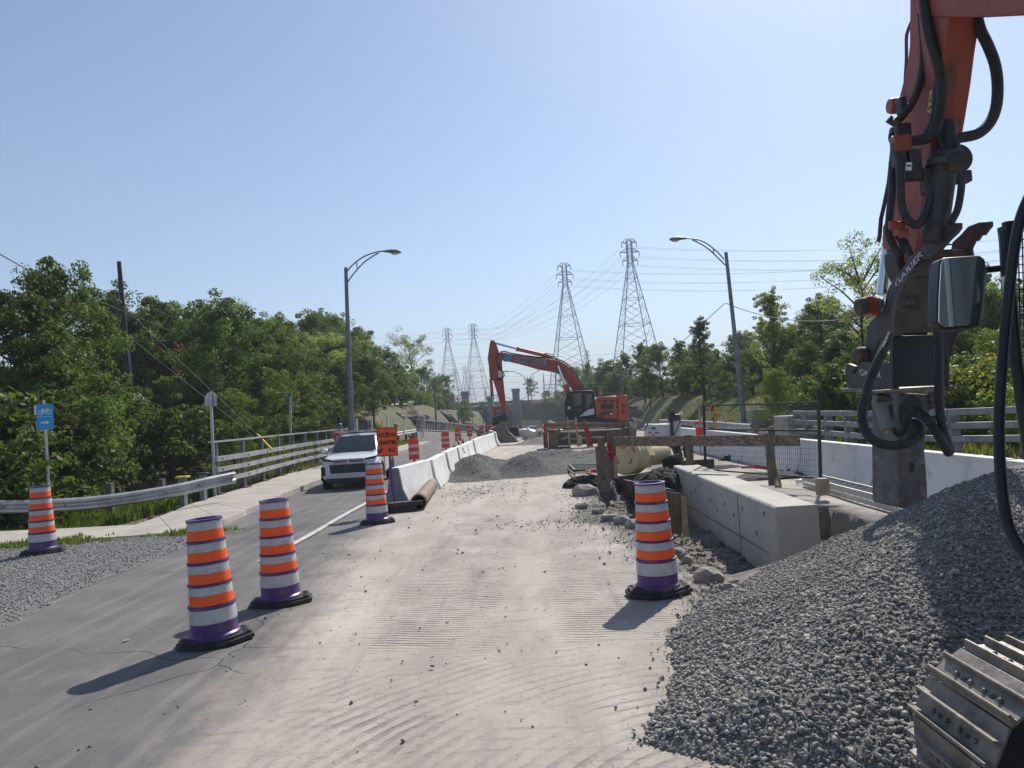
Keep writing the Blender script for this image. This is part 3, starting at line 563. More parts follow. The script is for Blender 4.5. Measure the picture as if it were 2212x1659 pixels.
# ------------------------------------------------------------------ vegetation
m_leafA = leafmat('maple_leaves', (.065, .098, .024), (.11, .145, .038), tr=.45)
m_leafB = leafmat('ash_leaves', (.085, .12, .032), (.135, .175, .048), tr=.45)
m_leafY = leafmat('yellowing_leaves', (.12, .15, .035), (.17, .19, .04), yellow=(.35, .27, .04))
m_leafL = leafmat('bright_young_leaves', (.16, .24, .035), (.23, .3, .05))
m_leafR = leafmat('red_brown_leaves', (.2, .05, .03), (.12, .07, .035))
m_leafP = leafmat('pale_poplar_leaves', (.18, .21, .09), (.26, .28, .15), tr=.5, yellow=(.36, .3, .1))
def leaves(rg, cen, rad, per, ls, flat=.75):
    n = len(cen)*per; c = np.repeat(cen, per, 0); r = np.repeat(rad, per)
    d = rg.normal(0, 1, (n, 3)); d /= np.linalg.norm(d, axis=1)[:, None]; q = rg.uniform(.25, 1, n)**.45
    p = c+d*(q*r)[:, None]*np.array([1, 1, flat])
    nr = d*.8+rg.normal(0, .6, (n, 3))+np.array([0, 0, .5]); nr /= np.linalg.norm(nr, axis=1)[:, None]
    t = np.cross(nr, rg.normal(0, 1, (n, 3))); t /= np.linalg.norm(t, axis=1)[:, None]; b = np.cross(nr, t)
    s = (rg.uniform(.6, 1.3, n)*ls)[:, None]; t = t*s; b = b*s*.55
    V = np.stack([p-t, p+b-t*.1+nr*s*.1, p+t, p-b-t*.1+nr*s*.1], 1); return V.reshape(-1, 3), np.arange(n*4).reshape(n, 4)
def tree_proto(seed, Ht, Rd, kind, ls=.12, N=9000, clear=.12, spread=1.0):
    rg = np.random.default_rng(seed); rn = random.Random(seed); tk = MB(); cen = []; rad = []
    trunk = [Vector((0, 0, -.3))]; lean = Vector((rn.uniform(-.05, .05), rn.uniform(-.05, .05), 0))
    for i in range(1, 9): trunk.append(Vector((rn.uniform(-1, 1)*.02*Ht*i/8, rn.uniform(-1, 1)*.02*Ht*i/8, Ht*.86*i/8))+lean*Ht*i/8)
    r0 = Ht*.016+.03
    tk.tube(trunk, [r0*(1-.85*i/8) for i in range(9)], 7)
    def prof(h):
        if kind == 'broad': return math.sin(math.pi*min(1, max(0.03, (h*.86+.14)))**.8)**.6
        if kind == 'poplar': return (1-h)**.75*.9+.12
        if kind == 'bush': return math.sqrt(max(.02, 1-(h*1.0)**2))
        return math.sin(math.pi*(h*.8+.1))**.7
    nl = {'broad': 30, 'poplar': 34, 'bush': 20, 'sparse': 16}[kind]
    for i in range(nl):
        h = (i+.5)/nl; z0 = Ht*(clear+(1-clear)*h*.9); j = min(7, max(0, int(z0/(Ht*.86)*8))); base = trunk[j].lerp(trunk[j+1], min(1, max(0, z0/(Ht*.86)*8-j))); base.z = min(z0, Ht*.86)
        L_ = Rd*prof(h)*rn.uniform(.65, 1.15); a = i*2.4+rn.uniform(-.5, .5); up = rn.uniform(.15, .6)+(.9 if kind == 'poplar' else .25*h)+(.5 if kind == 'sparse' else 0)
        tip = base+Vector((math.cos(a)*L_, math.sin(a)*L_, L_*up)); mid = base.lerp(tip, .5)+Vector((rn.uniform(-1, 1), rn.uniform(-1, 1), rn.uniform(-.2, 1)))*L_*.1
        tk.tube([base, mid, tip], [r0*.4*(1-h*.6), r0*.22, .012], 5)
        for t in (.42, .68, .9, 1.05):
            if t == .42 and kind == 'sparse': continue
            p = (base.lerp(mid, t*2) if t < .5 else mid.lerp(tip, (t-.5)*2))+Vector((rn.gauss(0, 1), rn.gauss(0, 1), rn.gauss(0, .6)))*Rd*.09
            cen.append(p); rad.append(Rd*rn.uniform(.13, .26)*(1 if kind != 'sparse' else .8))
            if rn.random() < .5:
                q = p+Vector((rn.gauss(0, 1), rn.gauss(0, 1), rn.gauss(.3, .6)))*Rd*.2; tk.tube([p, q], .012, 4); cen.append(q); rad.append(Rd*rn.uniform(.09, .18))
    for i in range(5):   # leader shoots give the ragged top outline
        p = trunk[-1]+Vector((rn.gauss(0, 1)*Rd*.18, rn.gauss(0, 1)*Rd*.18, Ht*rn.uniform(.0, .13))); cen.append(p); rad.append(Rd*.12); tk.tube([trunk[-1], p], .015, 4)
    cen = np.array([p[:] for p in cen]); rad = np.array(rad)*spread; per = max(8, int(N/len(cen)))
    V, Fc = leaves(rg, cen, rad, per, ls)
    return tk, V, Fc
PROT = {}
def proto(key, *a, **k):
    tk, V, Fc = tree_proto(*a, **k)
    t = tk.build('trunk', m_bark); me = t.data; C.objects.unlink(t); bpy.data.objects.remove(t)
    c = npmesh('crown', V, Fc, m_leafA); mc = c.data; mc.materials.clear(); C.objects.unlink(c); bpy.data.objects.remove(c); PROT[key] = (me, mc)
proto('b1', 1, 10, 3.3, 'broad', .095, 20000); proto('b2', 2, 9, 3.6, 'broad', .1, 20000, clear=.03); proto('b3', 3, 11, 3.0, 'broad', .09, 19000, clear=.2)
proto('p1', 4, 11, 2.1, 'poplar', .095, 12000); proto('p2', 5, 10, 1.7, 'poplar', .09, 11000, clear=.05)
proto('s1', 6, 10, 3.0, 'sparse', .09, 8000, clear=.3, spread=1.6); proto('s2', 7, 11, 2.6, 'sparse', .09, 8000, clear=.25, spread=1.5)
proto('s3', 17, 9, 2.0, 'sparse', .065, 6500, clear=.5, spread=1.55)
proto('u1', 8, 3, 1.9, 'bush', .085, 7000, clear=.02); proto('u2', 9, 2.2, 1.6, 'bush', .08, 6000, clear=.02); proto('bn', 13, 10, 3.2, 'broad', .09, 26000, clear=.03)
def plant(key, x, y, h, name, label, cat, group=None, leaf=m_leafA, wide=1.0, z=None, rz_=None):
    base = {'b1': 10, 'b2': 9, 'b3': 11, 'p1': 11, 'p2': 10, 's1': 10, 's2': 11, 's3': 9, 'u1': 3, 'u2': 2.2, 'bn': 10}[key]
    if z is None: z = float(tz(x, y)); z = max(z, -.5) if y < 62 else z
    s = h/base; e = thing(name, label, cat, (x, y, z), rz_ if rz_ is not None else random.uniform(0, 6.28), group); e.scale = (s*wide, s*wide, s)
    me, mc = PROT[key]; a = bpy.data.objects.new('trunk', me); link(a, e); ck = (key, leaf.name)
    if ck not in PROT: m2 = mc.copy(); m2.materials.clear(); m2.materials.append(leaf); PROT[ck] = m2
    b = bpy.data.objects.new('crown', PROT[ck]); link(b, e); return e
def topat(u, v, Y):   # x, height for a tree whose top shows at (u, v) at distance Y
    p = P(u, v, Y); return p.x, p.z
def tree_at(key, u, v, Y, leaf, name, label, cat='tree', group=None, wide=1.0):
    x, zt = topat(u, v, Y); zb = max(float(tz(x, Y)), -.5); zt = zb+(zt-zb)*(.86 if key[0] == 's' else 1); return plant(key, x, Y, (zt-zb)*.97, name, label, cat, group, leaf, wide, zb)
rt = random.Random(11)
# left wood: named front trees, then the mass behind
tree_at('bn', 118, 540, 27, m_leafA, 'broadleaf_tree', 'tallest dark broadleaf tree at far left above the blue bicycle sign', wide=.72)
tree_at('bn', 10, 600, 25, m_leafA, 'broadleaf_tree', 'dense dark tree cut by the left edge of the picture')
tree_at('b1', 215, 605, 44, m_leafA, 'broadleaf_tree', 'dark crown directly left of the wooden utility pole')
tree_at('b2', 330, 640, 47, m_leafB, 'broadleaf_tree', 'rounded tree immediately right of the wooden utility pole')
tree_at('b1', 465, 628, 38, m_leafB, 'broadleaf_tree', 'tall feathery tree above the back of the stop sign')
tree_at('s2', 610, 668, 52, m_leafP, 'thin_crowned_tree', 'loose open-crowned tree with visible limbs left of the left street lamp')
tree_at('s2', 690, 690, 55, m_leafP, 'thin_crowned_tree', 'airy tree just left of the left street lamp pole')
tree_at('p1', 780, 722, 66, m_leafP, 'poplar_tree', 'slender pale poplar right of the left street lamp pole', wide=1.3)
tree_at('s1', 888, 712, 105, m_leafP, 'thin_crowned_tree', 'pale open tree at the right end of the left wood', wide=1.05)
tree_at('b2', 375, 735, 41, m_leafR, 'red_leaved_tree', 'small tree with red-brown dying leaves in the left wood', wide=.55)
G1 = 'trees of the wood along the left side'
LAB = ['green broadleaf tree in the front row of the wood behind the left bridge railing', 'green tree half hidden inside the left roadside wood']
for i, (u, v, Y) in enumerate([(60, 700, 24), (130, 770, 24), (300, 720, 50), (250, 690, 52), (410, 690, 45), (235, 800, 43), (520, 705, 42), (455, 800, 36), (560, 690, 44), (560, 790, 38), (650, 730, 48), (640, 800, 45), (725, 770, 52), (725, 725, 60), (800, 760, 60), (835, 752, 90), (860, 790, 95), (905, 790, 115), (935, 812, 135), (952, 806, 150), (820, 825, 78), (925, 838, 128), (962, 838, 175), (978, 852, 200), (905, 850, 110), (870, 835, 100), (800, 820, 72), (500, 835, 32), (100, 860, 22), (150, 885, 23)]):
    tree_at(rt.choice(['b1', 'b2', 'b3', 'b2']), u, v, Y, rt.choice([m_leafA, m_leafB, m_leafB]), 'broadleaf_tree', LAB[0] if v > 740 else LAB[1], group=G1 if v > 740 else 'trees inside the left wood')
for i in range(13):
    Y = 46+i*4.4; plant(rt.choice(['b1', 'b3', 'b2']), -19-rt.uniform(0, 4), Y, rt.uniform(8, 9.5), 'broadleaf_tree', LAB[1], 'tree', 'trees inside the left wood', m_leafA)
# left shrubs
plant('u1', *G(205, 1080, -.3)[:2], 1.55, 'shrub', 'bright yellow-green young shrub behind the curved guardrail', 'bush', leaf=m_leafL, wide=.8, z=-.35)
plant('u2', *G(365, 1010, -.2)[:2], 1.35, 'shrub', 'smaller bright bush near the foot of the utility pole', 'bush', leaf=m_leafL, wide=.55, z=-.2)
G2 = 'dark shrubs at the foot of the left wood'
for i in range(44):
    y = 19+i*1.75 if i < 26 else 22+(i-26)*4; x = -14.2-(.06*y if i < 26 else 0)-rt.uniform(0, 2); 
    plant(rt.choice(['u1', 'u2']), x, y, rt.uniform(1.8, 3.4), 'shrub', 'dark green shrub at the foot of the left wood', 'bush', G2, rt.choice([m_leafA, m_leafB, m_leafA]), wide=1.1)
for i in range(12): plant(rt.choice(['u1', 'u2']), -13.6-i*.95, 19.2+rt.uniform(-.4, 1.2), rt.uniform(1.2, 2.6), 'shrub', 'dark green shrub behind the left guardrail', 'bush', 'dark shrubs behind the left guardrail', m_leafA, wide=1.1)
# right wood
tree_at('s3', 1838, 478, 27, m_leafP, 'thin_crowned_tree', 'tall sparse tree with yellowing leaves left of the breaker arm', wide=.95)
tree_at('p1', 1655, 610, 46, m_leafP, 'poplar_tree', 'pointed pale poplar right of the right street lamp', wide=.95)
tree_at('p2', 1510, 675, 62, m_leafB, 'poplar_tree', 'dark pointed poplar left of the right street lamp pole', wide=1.15)
tree_at('b3', 1765, 632, 44, m_leafA, 'broadleaf_tree', 'broad dark tree between the pointed poplar and the breaker arm', wide=1.1)
tree_at('b2', 1680, 790, 36, m_leafY, 'broadleaf_tree', 'low yellow-green tree behind the right lamp foot', wide=.75)
tree_at('b1', 2170, 600, 34, m_leafB, 'broadleaf_tree', 'tree seen through the mesh guard at the right edge', wide=1.2)
tree_at('b3', 1145, 815, 228, m_leafA, 'broadleaf_tree', 'lone round tree above the tunnel portal', wide=1.2)
GR = 'trees of the wood along the right side'
for i, (u, v, Y) in enumerate([(1235, 790, 200), (1270, 775, 160), (1310, 772, 110), (1345, 752, 100), (1385, 730, 92), (1425, 738, 84), (1465, 725, 76), (1545, 745, 66), (1580, 760, 62), (1620, 745, 54), (1560, 800, 58), (1700, 700, 46), (1740, 742, 42), (1800, 735, 36), (1830, 700, 36), (1850, 745, 34), (1480, 790, 72), (1400, 800, 84), (1330, 800, 96), (2050, 690, 32), (2120, 640, 36), (2200, 690, 30), (2100, 770, 28), (2190, 800, 26), (1960, 740, 36), (2040, 820, 28), (1180, 842, 224), (1212, 842, 222)]):
    tree_at(rt.choice(['b1', 'b2', 'b3', 'p1', 'b2']), u, v, Y, rt.choice([m_leafA, m_leafB, m_leafY, m_leafB]), 'broadleaf_tree', 'green tree in the wood along the right side of the road', group=GR)
for i in range(12):
    Y = 40+i*8; plant(rt.choice(['b1', 'b3']), 21+rt.uniform(0, 4)+Y*.02, Y, rt.uniform(6, 7.5), 'broadleaf_tree', 'green tree in the wood along the right side of the road', 'tree', GR, m_leafA)
plant('u1', *P(1790, 870, 34)[:2], 2.1, 'shrub', 'bright green leafy bush left of the breaker', 'bush', leaf=m_leafL, wide=1.0, z=.7)
GS = 'shrubs beyond the right bridge railing'
for i in range(34):
    x = 12.8+rt.uniform(0, 4.5); y = 19+rt.uniform(0, 16) ; plant(rt.choice(['u1', 'u2']), x, y, rt.uniform(1.1, 2.6), 'shrub', 'leafy shrub beyond the right bridge railing', 'bush', GS, rt.choice([m_leafA, m_leafY, m_leafB, m_leafL]), z=max(-.3, float(tz(x, y))))
for i in range(22):
    y = 44+i*4.5; plant(rt.choice(['u1', 'u2']), 17.5+rt.uniform(-1, 2)-.02*y, y, rt.uniform(1.6, 2.8), 'shrub', 'shrub growing through the fence on the right slope', 'bush', 'shrubs along the right slope fence', rt.choice([m_leafA, m_leafB, m_leafY]))
for i in range(60):
    y = 125+i*1.6; x = (10+rt.uniform(0, 9)-(y > 205)*3)*(1 if i % 5 else -1.15); plant(rt.choice(['u1', 'u2']), x, y, rt.uniform(1.2, 3), 'shrub', 'bush on the rocky cutting beside the tunnel', 'bush', 'bushes on the cutting beside the tunnel', rt.choice([m_leafB, m_leafY]))
# weeds and grass
def tuft(name, pts, hgt, m, label, seed, bl=7):
    rg = np.random.default_rng(seed); n = len(pts); c = np.repeat(pts, bl, 0)+np.concatenate([rg.normal(0, .07, (n*bl, 2)), np.zeros((n*bl, 1))], 1); h = np.repeat(hgt, bl)*rg.uniform(.4, 1.2, n*bl)
    a = rg.uniform(0, 6.28, n*bl); ln = rg.uniform(.1, .5, n*bl)*h; w_ = rg.uniform(.006, .018, n*bl)+h*.012
    d = np.stack([np.cos(a), np.sin(a), 0*a], 1); s = np.stack([-np.sin(a), np.cos(a), 0*a], 1)*w_[:, None]
    tip = c+d*ln[:, None]+np.array([0, 0, 1])*h[:, None]; mid = c+d*(ln*.35)[:, None]+np.array([0, 0, .6])*h[:, None]
    V = np.stack([c-s, c+s, mid+s*.8, tip, mid-s*.8], 1).reshape(-1, 3); Fc = np.arange(n*bl*5).reshape(-1, 5)
    return tag(npmesh(name, V, Fc, m), label, 'grass', kind='stuff')
m_gr = leafmat('green_grass_blades', (.09, .13, .03), (.15, .18, .05)); m_grd = leafmat('dry_grass_blades', (.2, .19, .08), (.12, .14, .04))
rg = np.random.default_rng(3)
n = 9000; x = rg.uniform(-19, -9.0, n); y = rg.uniform(16.9, 24, n); k = (y > np.interp(x, [-19, -12, -8.9], [17.0, 17.2, 17.6])) & ~((x > -9.5) & (y > 17.2)) ; x, y = x[k], y[k]
tuft('weeds', np.stack([x, y, np.maximum(tz(x, y), -.45)+.0*x], 1), rg.uniform(.12, .42, len(x)), m_gr, 'tall green weeds around and behind the left guardrail', 1)
n = 9000; x = -9.6-np.abs(rg.normal(0, 2.6, n)); y = rg.uniform(22, 60, n); tuft('grass', np.stack([x, y, tz(x, y)], 1), rg.uniform(.12, .4, n), m_grd, 'dry grass bank behind the left bridge railing', 2)
n = 9000; x = 11.2+np.abs(rg.normal(0, 3.5, n)); y = rg.uniform(18, 75, n); tuft('grass', np.stack([x, y, np.maximum(tz(x, y), -.4)], 1), np.where(y > 32, rg.uniform(.03, .13, n), rg.uniform(.1, .4, n)), m_grd, 'grass on the slope beyond the right railing', 4)
x = np.concatenate([rg.normal(-9.4, .5, 250), rg.normal(-6.7, .35, 160), rg.normal(-13.5, .8, 200)]); y = np.concatenate([rg.normal(14.6, .25, 250), rg.normal(14.9, .12, 160), rg.normal(14.5, .25, 200)])
tuft('grass', np.stack([x, y, 0*x+.04], 1), rg.uniform(.03, .11, len(x)), m_gr, 'low grass growing along the edge of the gravel shoulder', 5)
# ------------------------------------------------------------------ traffic barrels
def barrel(loc, label, lean=(0, 0), rz_=0, mirror=False):
    e = thing('traffic_barrel', label, 'traffic barrel', loc, rz_, 'striped construction barrels on rubber feet'); e.rotation_euler = (lean[0], lean[1], rz_)
    n = 8; b = MB(); pts = [(.33*math.cos(a), .27*math.sin(a)) for a in [math.pi/8+math.pi*2*k/8 for k in range(8)]]
    pts = [(x*1.12 if abs(x) > .2 else x, y) for x, y in pts]
    b.prism([(x, y, .0) for x, y in pts], (0, 0, .045)); b.prism([(x*.93, y*.93, .045) for x, y in pts], (0, 0, .03))
    for sx in (-1, 1):
        for sy in (-.11, -.04, .04, .11): b.box((sx*.27, sy, .078), (.05, .03, .012))
    b.build('rubber_base', m_rubber, e, bevel=.008)
    prof = [(.235, .07), (.235, .10), (.215, .115), (.213, .22)]; z = .22; sec = .205; bands = []
    for k in range(5):
        rt_ = .213-.0125*k; rb = rt_; 
        top = rt_-.012
        if k == 0: bands.append(('silver_band', rb-.0, z+.0, rb-.006, z+.13)); z0 = z; z = z+.145; prof += [(rb-.007, z-.005), (rb+.004, z-.004), (rb+.004, z+.014), (rb-.012, z+.016)]
        else:
            bands.append(('orange_band', rb-.001, z+.02, rb-.005, z+.112)); bands.append(('silver_band', rb-.005, z+.114, rb-.009, z+.194))
            z += .2; prof += [(rb-.010, z-.004), (rb+.002, z-.003), (rb+.002, z+.014), (rb-.014, z+.016)]
    rr = prof[-1][0]; prof += [(rr-.02, z+.016), (rr-.03, z-.02), (rr-.035, z-.35)]
    b = MB(); b.lathe(prof, 32); b.lathe([(rr-.036, z-.34), (.001, z-.34)], 32); b.build('barrel_body', m_purple, e)
    for nm, r0, z0, r1, z1 in bands:
        b = MB(); b.lathe([(r0+.001, z0), (r0+.0035, z0+.002), (r1+.0035, z1-.002), (r1+.001, z1)], 32); b.build(nm, m_silver if nm[0] == 's' else m_orange, e)
    return e
barrel(G(466, 1388), 'closest leaning striped barrel, front left on the asphalt', (R(-1), R(-2.6)), .5)
barrel(G(608, 1303), 'upright striped barrel just behind and right of the closest barrel', (R(0), R(-1.5)), .25)
barrel(G(1423, 1280), 'striped barrel standing alone beside the excavation and the concrete block', (R(1), R(-1.3)), .1)
barrel(G(816, 1130), 'striped barrel in front of the orange worksite access sign', (0, R(-1)), .2)
barrel(G(93, 1200)+Vector((0, 0, .04)), 'striped barrel on the gravel shoulder below the blue bicycle sign', (0, R(-.5)), .35)
# ------------------------------------------------------------------ jersey barriers (left line)
def jprof(w=.3, h=.84): return [(-w, 0), (-w, .08), (-w*.62, .33), (-w*.36, h), (w*.36, h), (w*.62, .33), (w, .08), (w, 0)]
def barrier(p, q, label, grp, w=.3, h=.84, m=m_concw, e0=0, end=None, jit=.0):
    rj = random.Random(int(p[1]*10)); p = Vector(p)+Vector((rj.uniform(-jit, jit), 0, 0)); q = Vector(q)+Vector((rj.uniform(-jit, jit), 0, 0)); h = h+rj.uniform(-jit, jit)*.4 
    L_ = (q-p).length; a = math.atan2(-(q-p).x, (q-p).y)
    e = thing('concrete_barrier', label, 'concrete barrier', p, a, grp); b = MB(); pr = jprof(w, h)
    secs = [[Vector((x, y, z)) for x, z in pr] for y in (.035, L_*.5, L_-.035)]; b.loft(secs); b.build('barrier_block', m, e, bevel=.015)
    b = MB()
    for y in (L_*.25, L_*.75): b.box((0, y, .002), (w*2.02, .35, .07))
    b.build('drain_slot', m_exd, e)
    if end:
        b = MB(); b.prism([(x*.99, .012, z) for x, z in pr], (0, -.05, 0)); b.prism([(-w*.8, -.04, .02), (-w*.3, -.04, .7), (-w*.1, -.04, .7), (-w*.1, -.04, .02)], (0, -.02, 0)); b.build('end_face', m_galvd, e, bevel=.008)
    return e
bl = [G(857, 1086)]+[Vector((x, y, 0)) for x, y in ((-3.0, 21.7), (-2.95, 25.3), (-2.9, 29), (-2.85, 32.6), (-2.85, 36.2), (-2.75, 39.8), (-2.6, 43.4), (-2.45, 47), (-2.4, 50.6), (-2.6, 54.2), (-3.1, 57.8), (-3.9, 61.3))]
GB = 'white concrete barriers dividing the open lane from the worksite'
for i in range(len(bl)-1):
    lab = ['nearest white concrete barrier with dark steel end, behind the access sign', 'second white concrete barrier with the brown pipe lying at its foot', 'third white concrete barrier, beside the lumpy gravel ridge'][i] if i < 3 else 'white concrete barrier far along the line beside the open lane'
    barrier(bl[i], bl[i+1], lab, GB, end=(i == 0), jit=.06)
# long white barrier on the right
GR2 = 'white concrete barriers along the right bridge side'
pr_ = [Vector((6.95, 7.2, 0)), Vector((6.95, 11.4, 0)), Vector((6.95, 15.6, 0)), Vector((6.95, 19.8, 0)), Vector((6.9, 24, 0)), Vector((6.85, 28.2, 0)), Vector((6.8, 32.4, 0)), Vector((6.7, 36.6, 0)), Vector((6.5, 40.8, 0))]
for i in range(len(pr_)-1):
    lab = ['white concrete barrier partly hidden by the gravel heap at the right edge', 'white concrete barrier directly behind the rock breaker', 'white concrete barrier behind the dark wire fence panel'][i] if i < 3 else 'white concrete barrier receding along the right side of the worksite'
    barrier(pr_[i], pr_[i+1], lab, GR2, w=.28, h=.9, jit=.012)
# ------------------------------------------------------------------ delineators on the barriers
def delin(loc, label, h=.62, m=m_orsig, grp='striped delineators on top of the concrete barriers', rot=0):
    e = thing('delineator_panel', label, 'delineator', loc, rot, grp); w_ = .15; b = MB()
    arc = [(w_*math.cos(t), h-.07+.07*math.sin(t)) for t in np.linspace(0, math.pi, 9)]
    b.prism([(-w_, -.02, 0), (w_, -.02, 0)]+[(x, -.02, z) for x, z in arc], (0, .05, 0)); b.build('panel', m, e, bevel=.008)
    for k, z in enumerate((.14, .34)):
        b = MB(); b.box((0, -.023, z+.05), (2*w_-.008, .006, .085)); b.build('white_stripe', m_silver, e)
    b = MB(); b.box((0, .005, -.12), (.06, .03, .3)); b.build('bracket', m_red, e); return e
for u, v, Y, lab in ((895.5, 1000, 22.2, 'nearest orange and white delineator standing on the left barrier line'), (963, 965, 29.3, 'second orange and white delineator along the left barrier line'), (990, 953, 36.4, 'third orange and white delineator along the left barrier line'), (1014.5, 943, 43.6, 'fourth orange delineator along the left barrier line, darker red')):
    p = P(u, v, Y); delin((p.x, Y, .84), lab)
for i, (u, Y) in enumerate(((1040, 50.5), (1052, 54.5), (1064, 58.5), (1072, 62))):
    p = P(u, 930, Y); delin((p.x, Y, .82), 'small far orange delineator at the bend of the left barrier line', h=.5, m=m_red if i < 2 else m_orsig)
delin(PX(1650, 962, 6.9), 'orange delineator on the right barrier seen through the wire fence', h=.5)
# hanging orange flag-shaped marker on a stick
e = thing('marker_stake', 'wooden stake with orange striped sleeve beside the white light tower', 'marker stake', P(1515, 985, 27)); b = MB(); b.tube([P(1508, 863, 27), P(1513, 920, 27)], .035, 6); b.build('stake', m_woodl, e, world=True)
b = MB(); q = [P(1501.5, 910, 27), P(1521, 910, 27), P(1523, 934, 27), P(1517, 940, 27), P(1512, 958, 27), P(1509, 958, 27), P(1504, 938, 27)]; b.prism(q, (0, .05, 0)); b.build('sleeve', m_orsig, e, world=True)
b = MB(); b.prism([P(1502.5, 917, 26.98), P(1521.5, 917, 26.98), P(1522, 923, 26.98), P(1503, 923, 26.98)], (0, .01, 0)); b.build('stripe', m_silver, e, world=True)
b = MB(); b.tube([P(1511, 958, 27), P(1514, 985, 27)], .03, 6); b.build('lower_stake', m_woodl, e, world=True)
# ------------------------------------------------------------------ access sign
o = G(854, 1106); e = thing('construction_sign', 'orange worksite access sign with arrow on a purple post beside the first barrier', 'sign', o)
b = MB(); b.box((-.02, .05, .06), (.95, .42, .12), Matrix.Rotation(.15, 3, 'Z')); b.build('rubber_block', m_rubber, e, bevel=.015)
b = MB(); b.box((.22, .0, .17), (.75, .3, .1), Matrix.Rotation(.35, 3, 'Z')); b.build('rubber_block', m_rubber, e, bevel=.015)
b = MB(); pt = P(839, 990, o.y); b.tube([o+Vector((0, .14, .1)), P(846, 1050, o.y+.12), P(838.5, 930, o.y+.12)], .028, 8); b.build('post', m_purple, e, world=True)
cA, cB, cC, cD = P(812, 986, o.y), P(862, 984.5, o.y+.02), P(857, 922.5, o.y+.02), P(812-3, 924.5, o.y)
cA = P(816, 986.5, o.y); cB = P(861, 984, o.y+.1)
ctr = (cA+cC)/2; xa = (cB-cA).normalized(); M = frame(ctr, xa, cD-cA); sw = (cB-cA).length; sh_ = (cD-cA).length
def rrect(w, h, r, M, z, n=5):
    out = []
    for cx, cy, a in ((w/2-r, h/2-r, 0), (-w/2+r, h/2-r, 90), (-w/2+r, -h/2+r, 180), (w/2-r, -h/2+r, 270)):
        for k in range(n+1): t = R(a+90*k/n); out.append(M @ Vector((cx+r*math.cos(t), cy+r*math.sin(t), z)))
    return out
b = MB(); b.prism(rrect(sw, sh_, .035, M, 0), M.to_3x3() @ Vector((0, 0, -.012))); b.build('sign_board', m_signo, e, world=True)
b = MB(); ro, ri = rrect(sw-.015, sh_-.015, .032, M, .003), rrect(sw-.04, sh_-.04, .025, M, .003); n = len(ro); b.add(ro+ri, [(i, (i+1) % n, n+(i+1) % n, n+i) for i in range(n)]); b.build('border', m_sblk, e, world=True, sm=0)
T = lambda s, y, sz, x=0, sx=.8: text(s, sz, 'lettering', m_sblk, e, M @ Matrix.Translation((x, y, .004)), .001, .006, True, sx)
T('ACCÈS AU', .15, .12, sx=.66); T('CHANTIER', -.02, .12, sx=.66); T('0-2', -.185, .14, .09, .75)
ar = [(-.2, -.235), (-.2, -.155), (-.175, -.185), (-.12, -.125), (-.09, -.155), (-.145, -.21), (-.115, -.235)]
b = MB(); b.prism([M @ Vector((x, y, .003)) for x, y in ar], M.to_3x3() @ Vector((0, 0, .002))); b.build('arrow', m_sblk, e, world=True)
b = MB(); [b.ball(M @ Vector((0, y, .006)), .014) for y in (sh_/2-.045, -sh_/2+.04)]; b.build('bolt_heads', m_galv, e, world=True)
# ------------------------------------------------------------------ guardrail W beam (left)
def wbeam(pts, hz=.6, flip=1):
    pr = [(-.0, -.155), (.03, -.15), (.08, -.115), (.08, -.065), (.02, -.02), (.02, .02), (.08, .065), (.08, .115), (.03, .15), (0, .155), (-.006, .15), (.022, .145), (.072, .11), (.072, .07), (.012, .02), (.012, -.02), (.072, -.07), (.072, -.11), (.022, -.145)]
    secs = []
    for i, p in enumerate(pts):
        p = Vector(p); d = (Vector(pts[min(i+1, len(pts)-1)])-Vector(pts[max(i-1, 0)])).normalized(); nrm = d.cross(Vector((0, 0, 1))).normalized()*flip
        secs.append([p+nrm*x+Vector((0, 0, z)) for x, z in pr])
    return MB().loft(secs)
gp_ = catm([P(-60, 1096, 17.6), P(60, 1094, 17.9), P(190, 1087, 18.2), P(300, 1073, 18.7), P(390, 1057, 19.3), P(450, 1043, 19.9), P(506, 1031, 20.6)], 5)
e = thing('guardrail', 'curved galvanised W-beam guardrail on stout posts, left foreground', 'guardrail', G(250, 1120))
wbeam(gp_).build('rail_beam', m_galv, e, world=True)
for (u, v, t) in ((65, 1130, 0), (225, 1120, 0), (340, 1110, 0)):
    p = G(u, v, -.15); p.y += .5; p.x -= .15; b = MB(); b.box((p.x, p.y+.12, .25), (.15, .18, 1.0)); b.build('timber_post', m_wood, e, world=True, bevel=.01)
for (u, v) in ((394, 1103), (437, 1092)):
    p = G(u, v); b = MB(); b.box((p.x, p.y+.1, .42), (.13, .2, .84)); b.box((p.x+.0, p.y+.1, .09), (.34, .34, .03)); b.build('steel_post', m_galvd, e, world=True, bevel=.006)
    b = MB(); b.box((p.x-.0, p.y+.1, .86), (.3, .24, .05)); b.build('post_cap', m_yel if u < 400 else m_exd, e, world=True, bevel=.01)
b = MB()
for t in (3, 8, 13, 18, 23, 28):
    if t < len(gp_): q = gp_[t]; b.ball(q+Vector((.05, -.06, 0)), .02, 6, 4)
for k in (-.09, .09, 0): b.ball(gp_[-2]+Vector((.05, -.08, k)), .02, 6, 4)
b.build('bolts', m_exd, e, world=True)
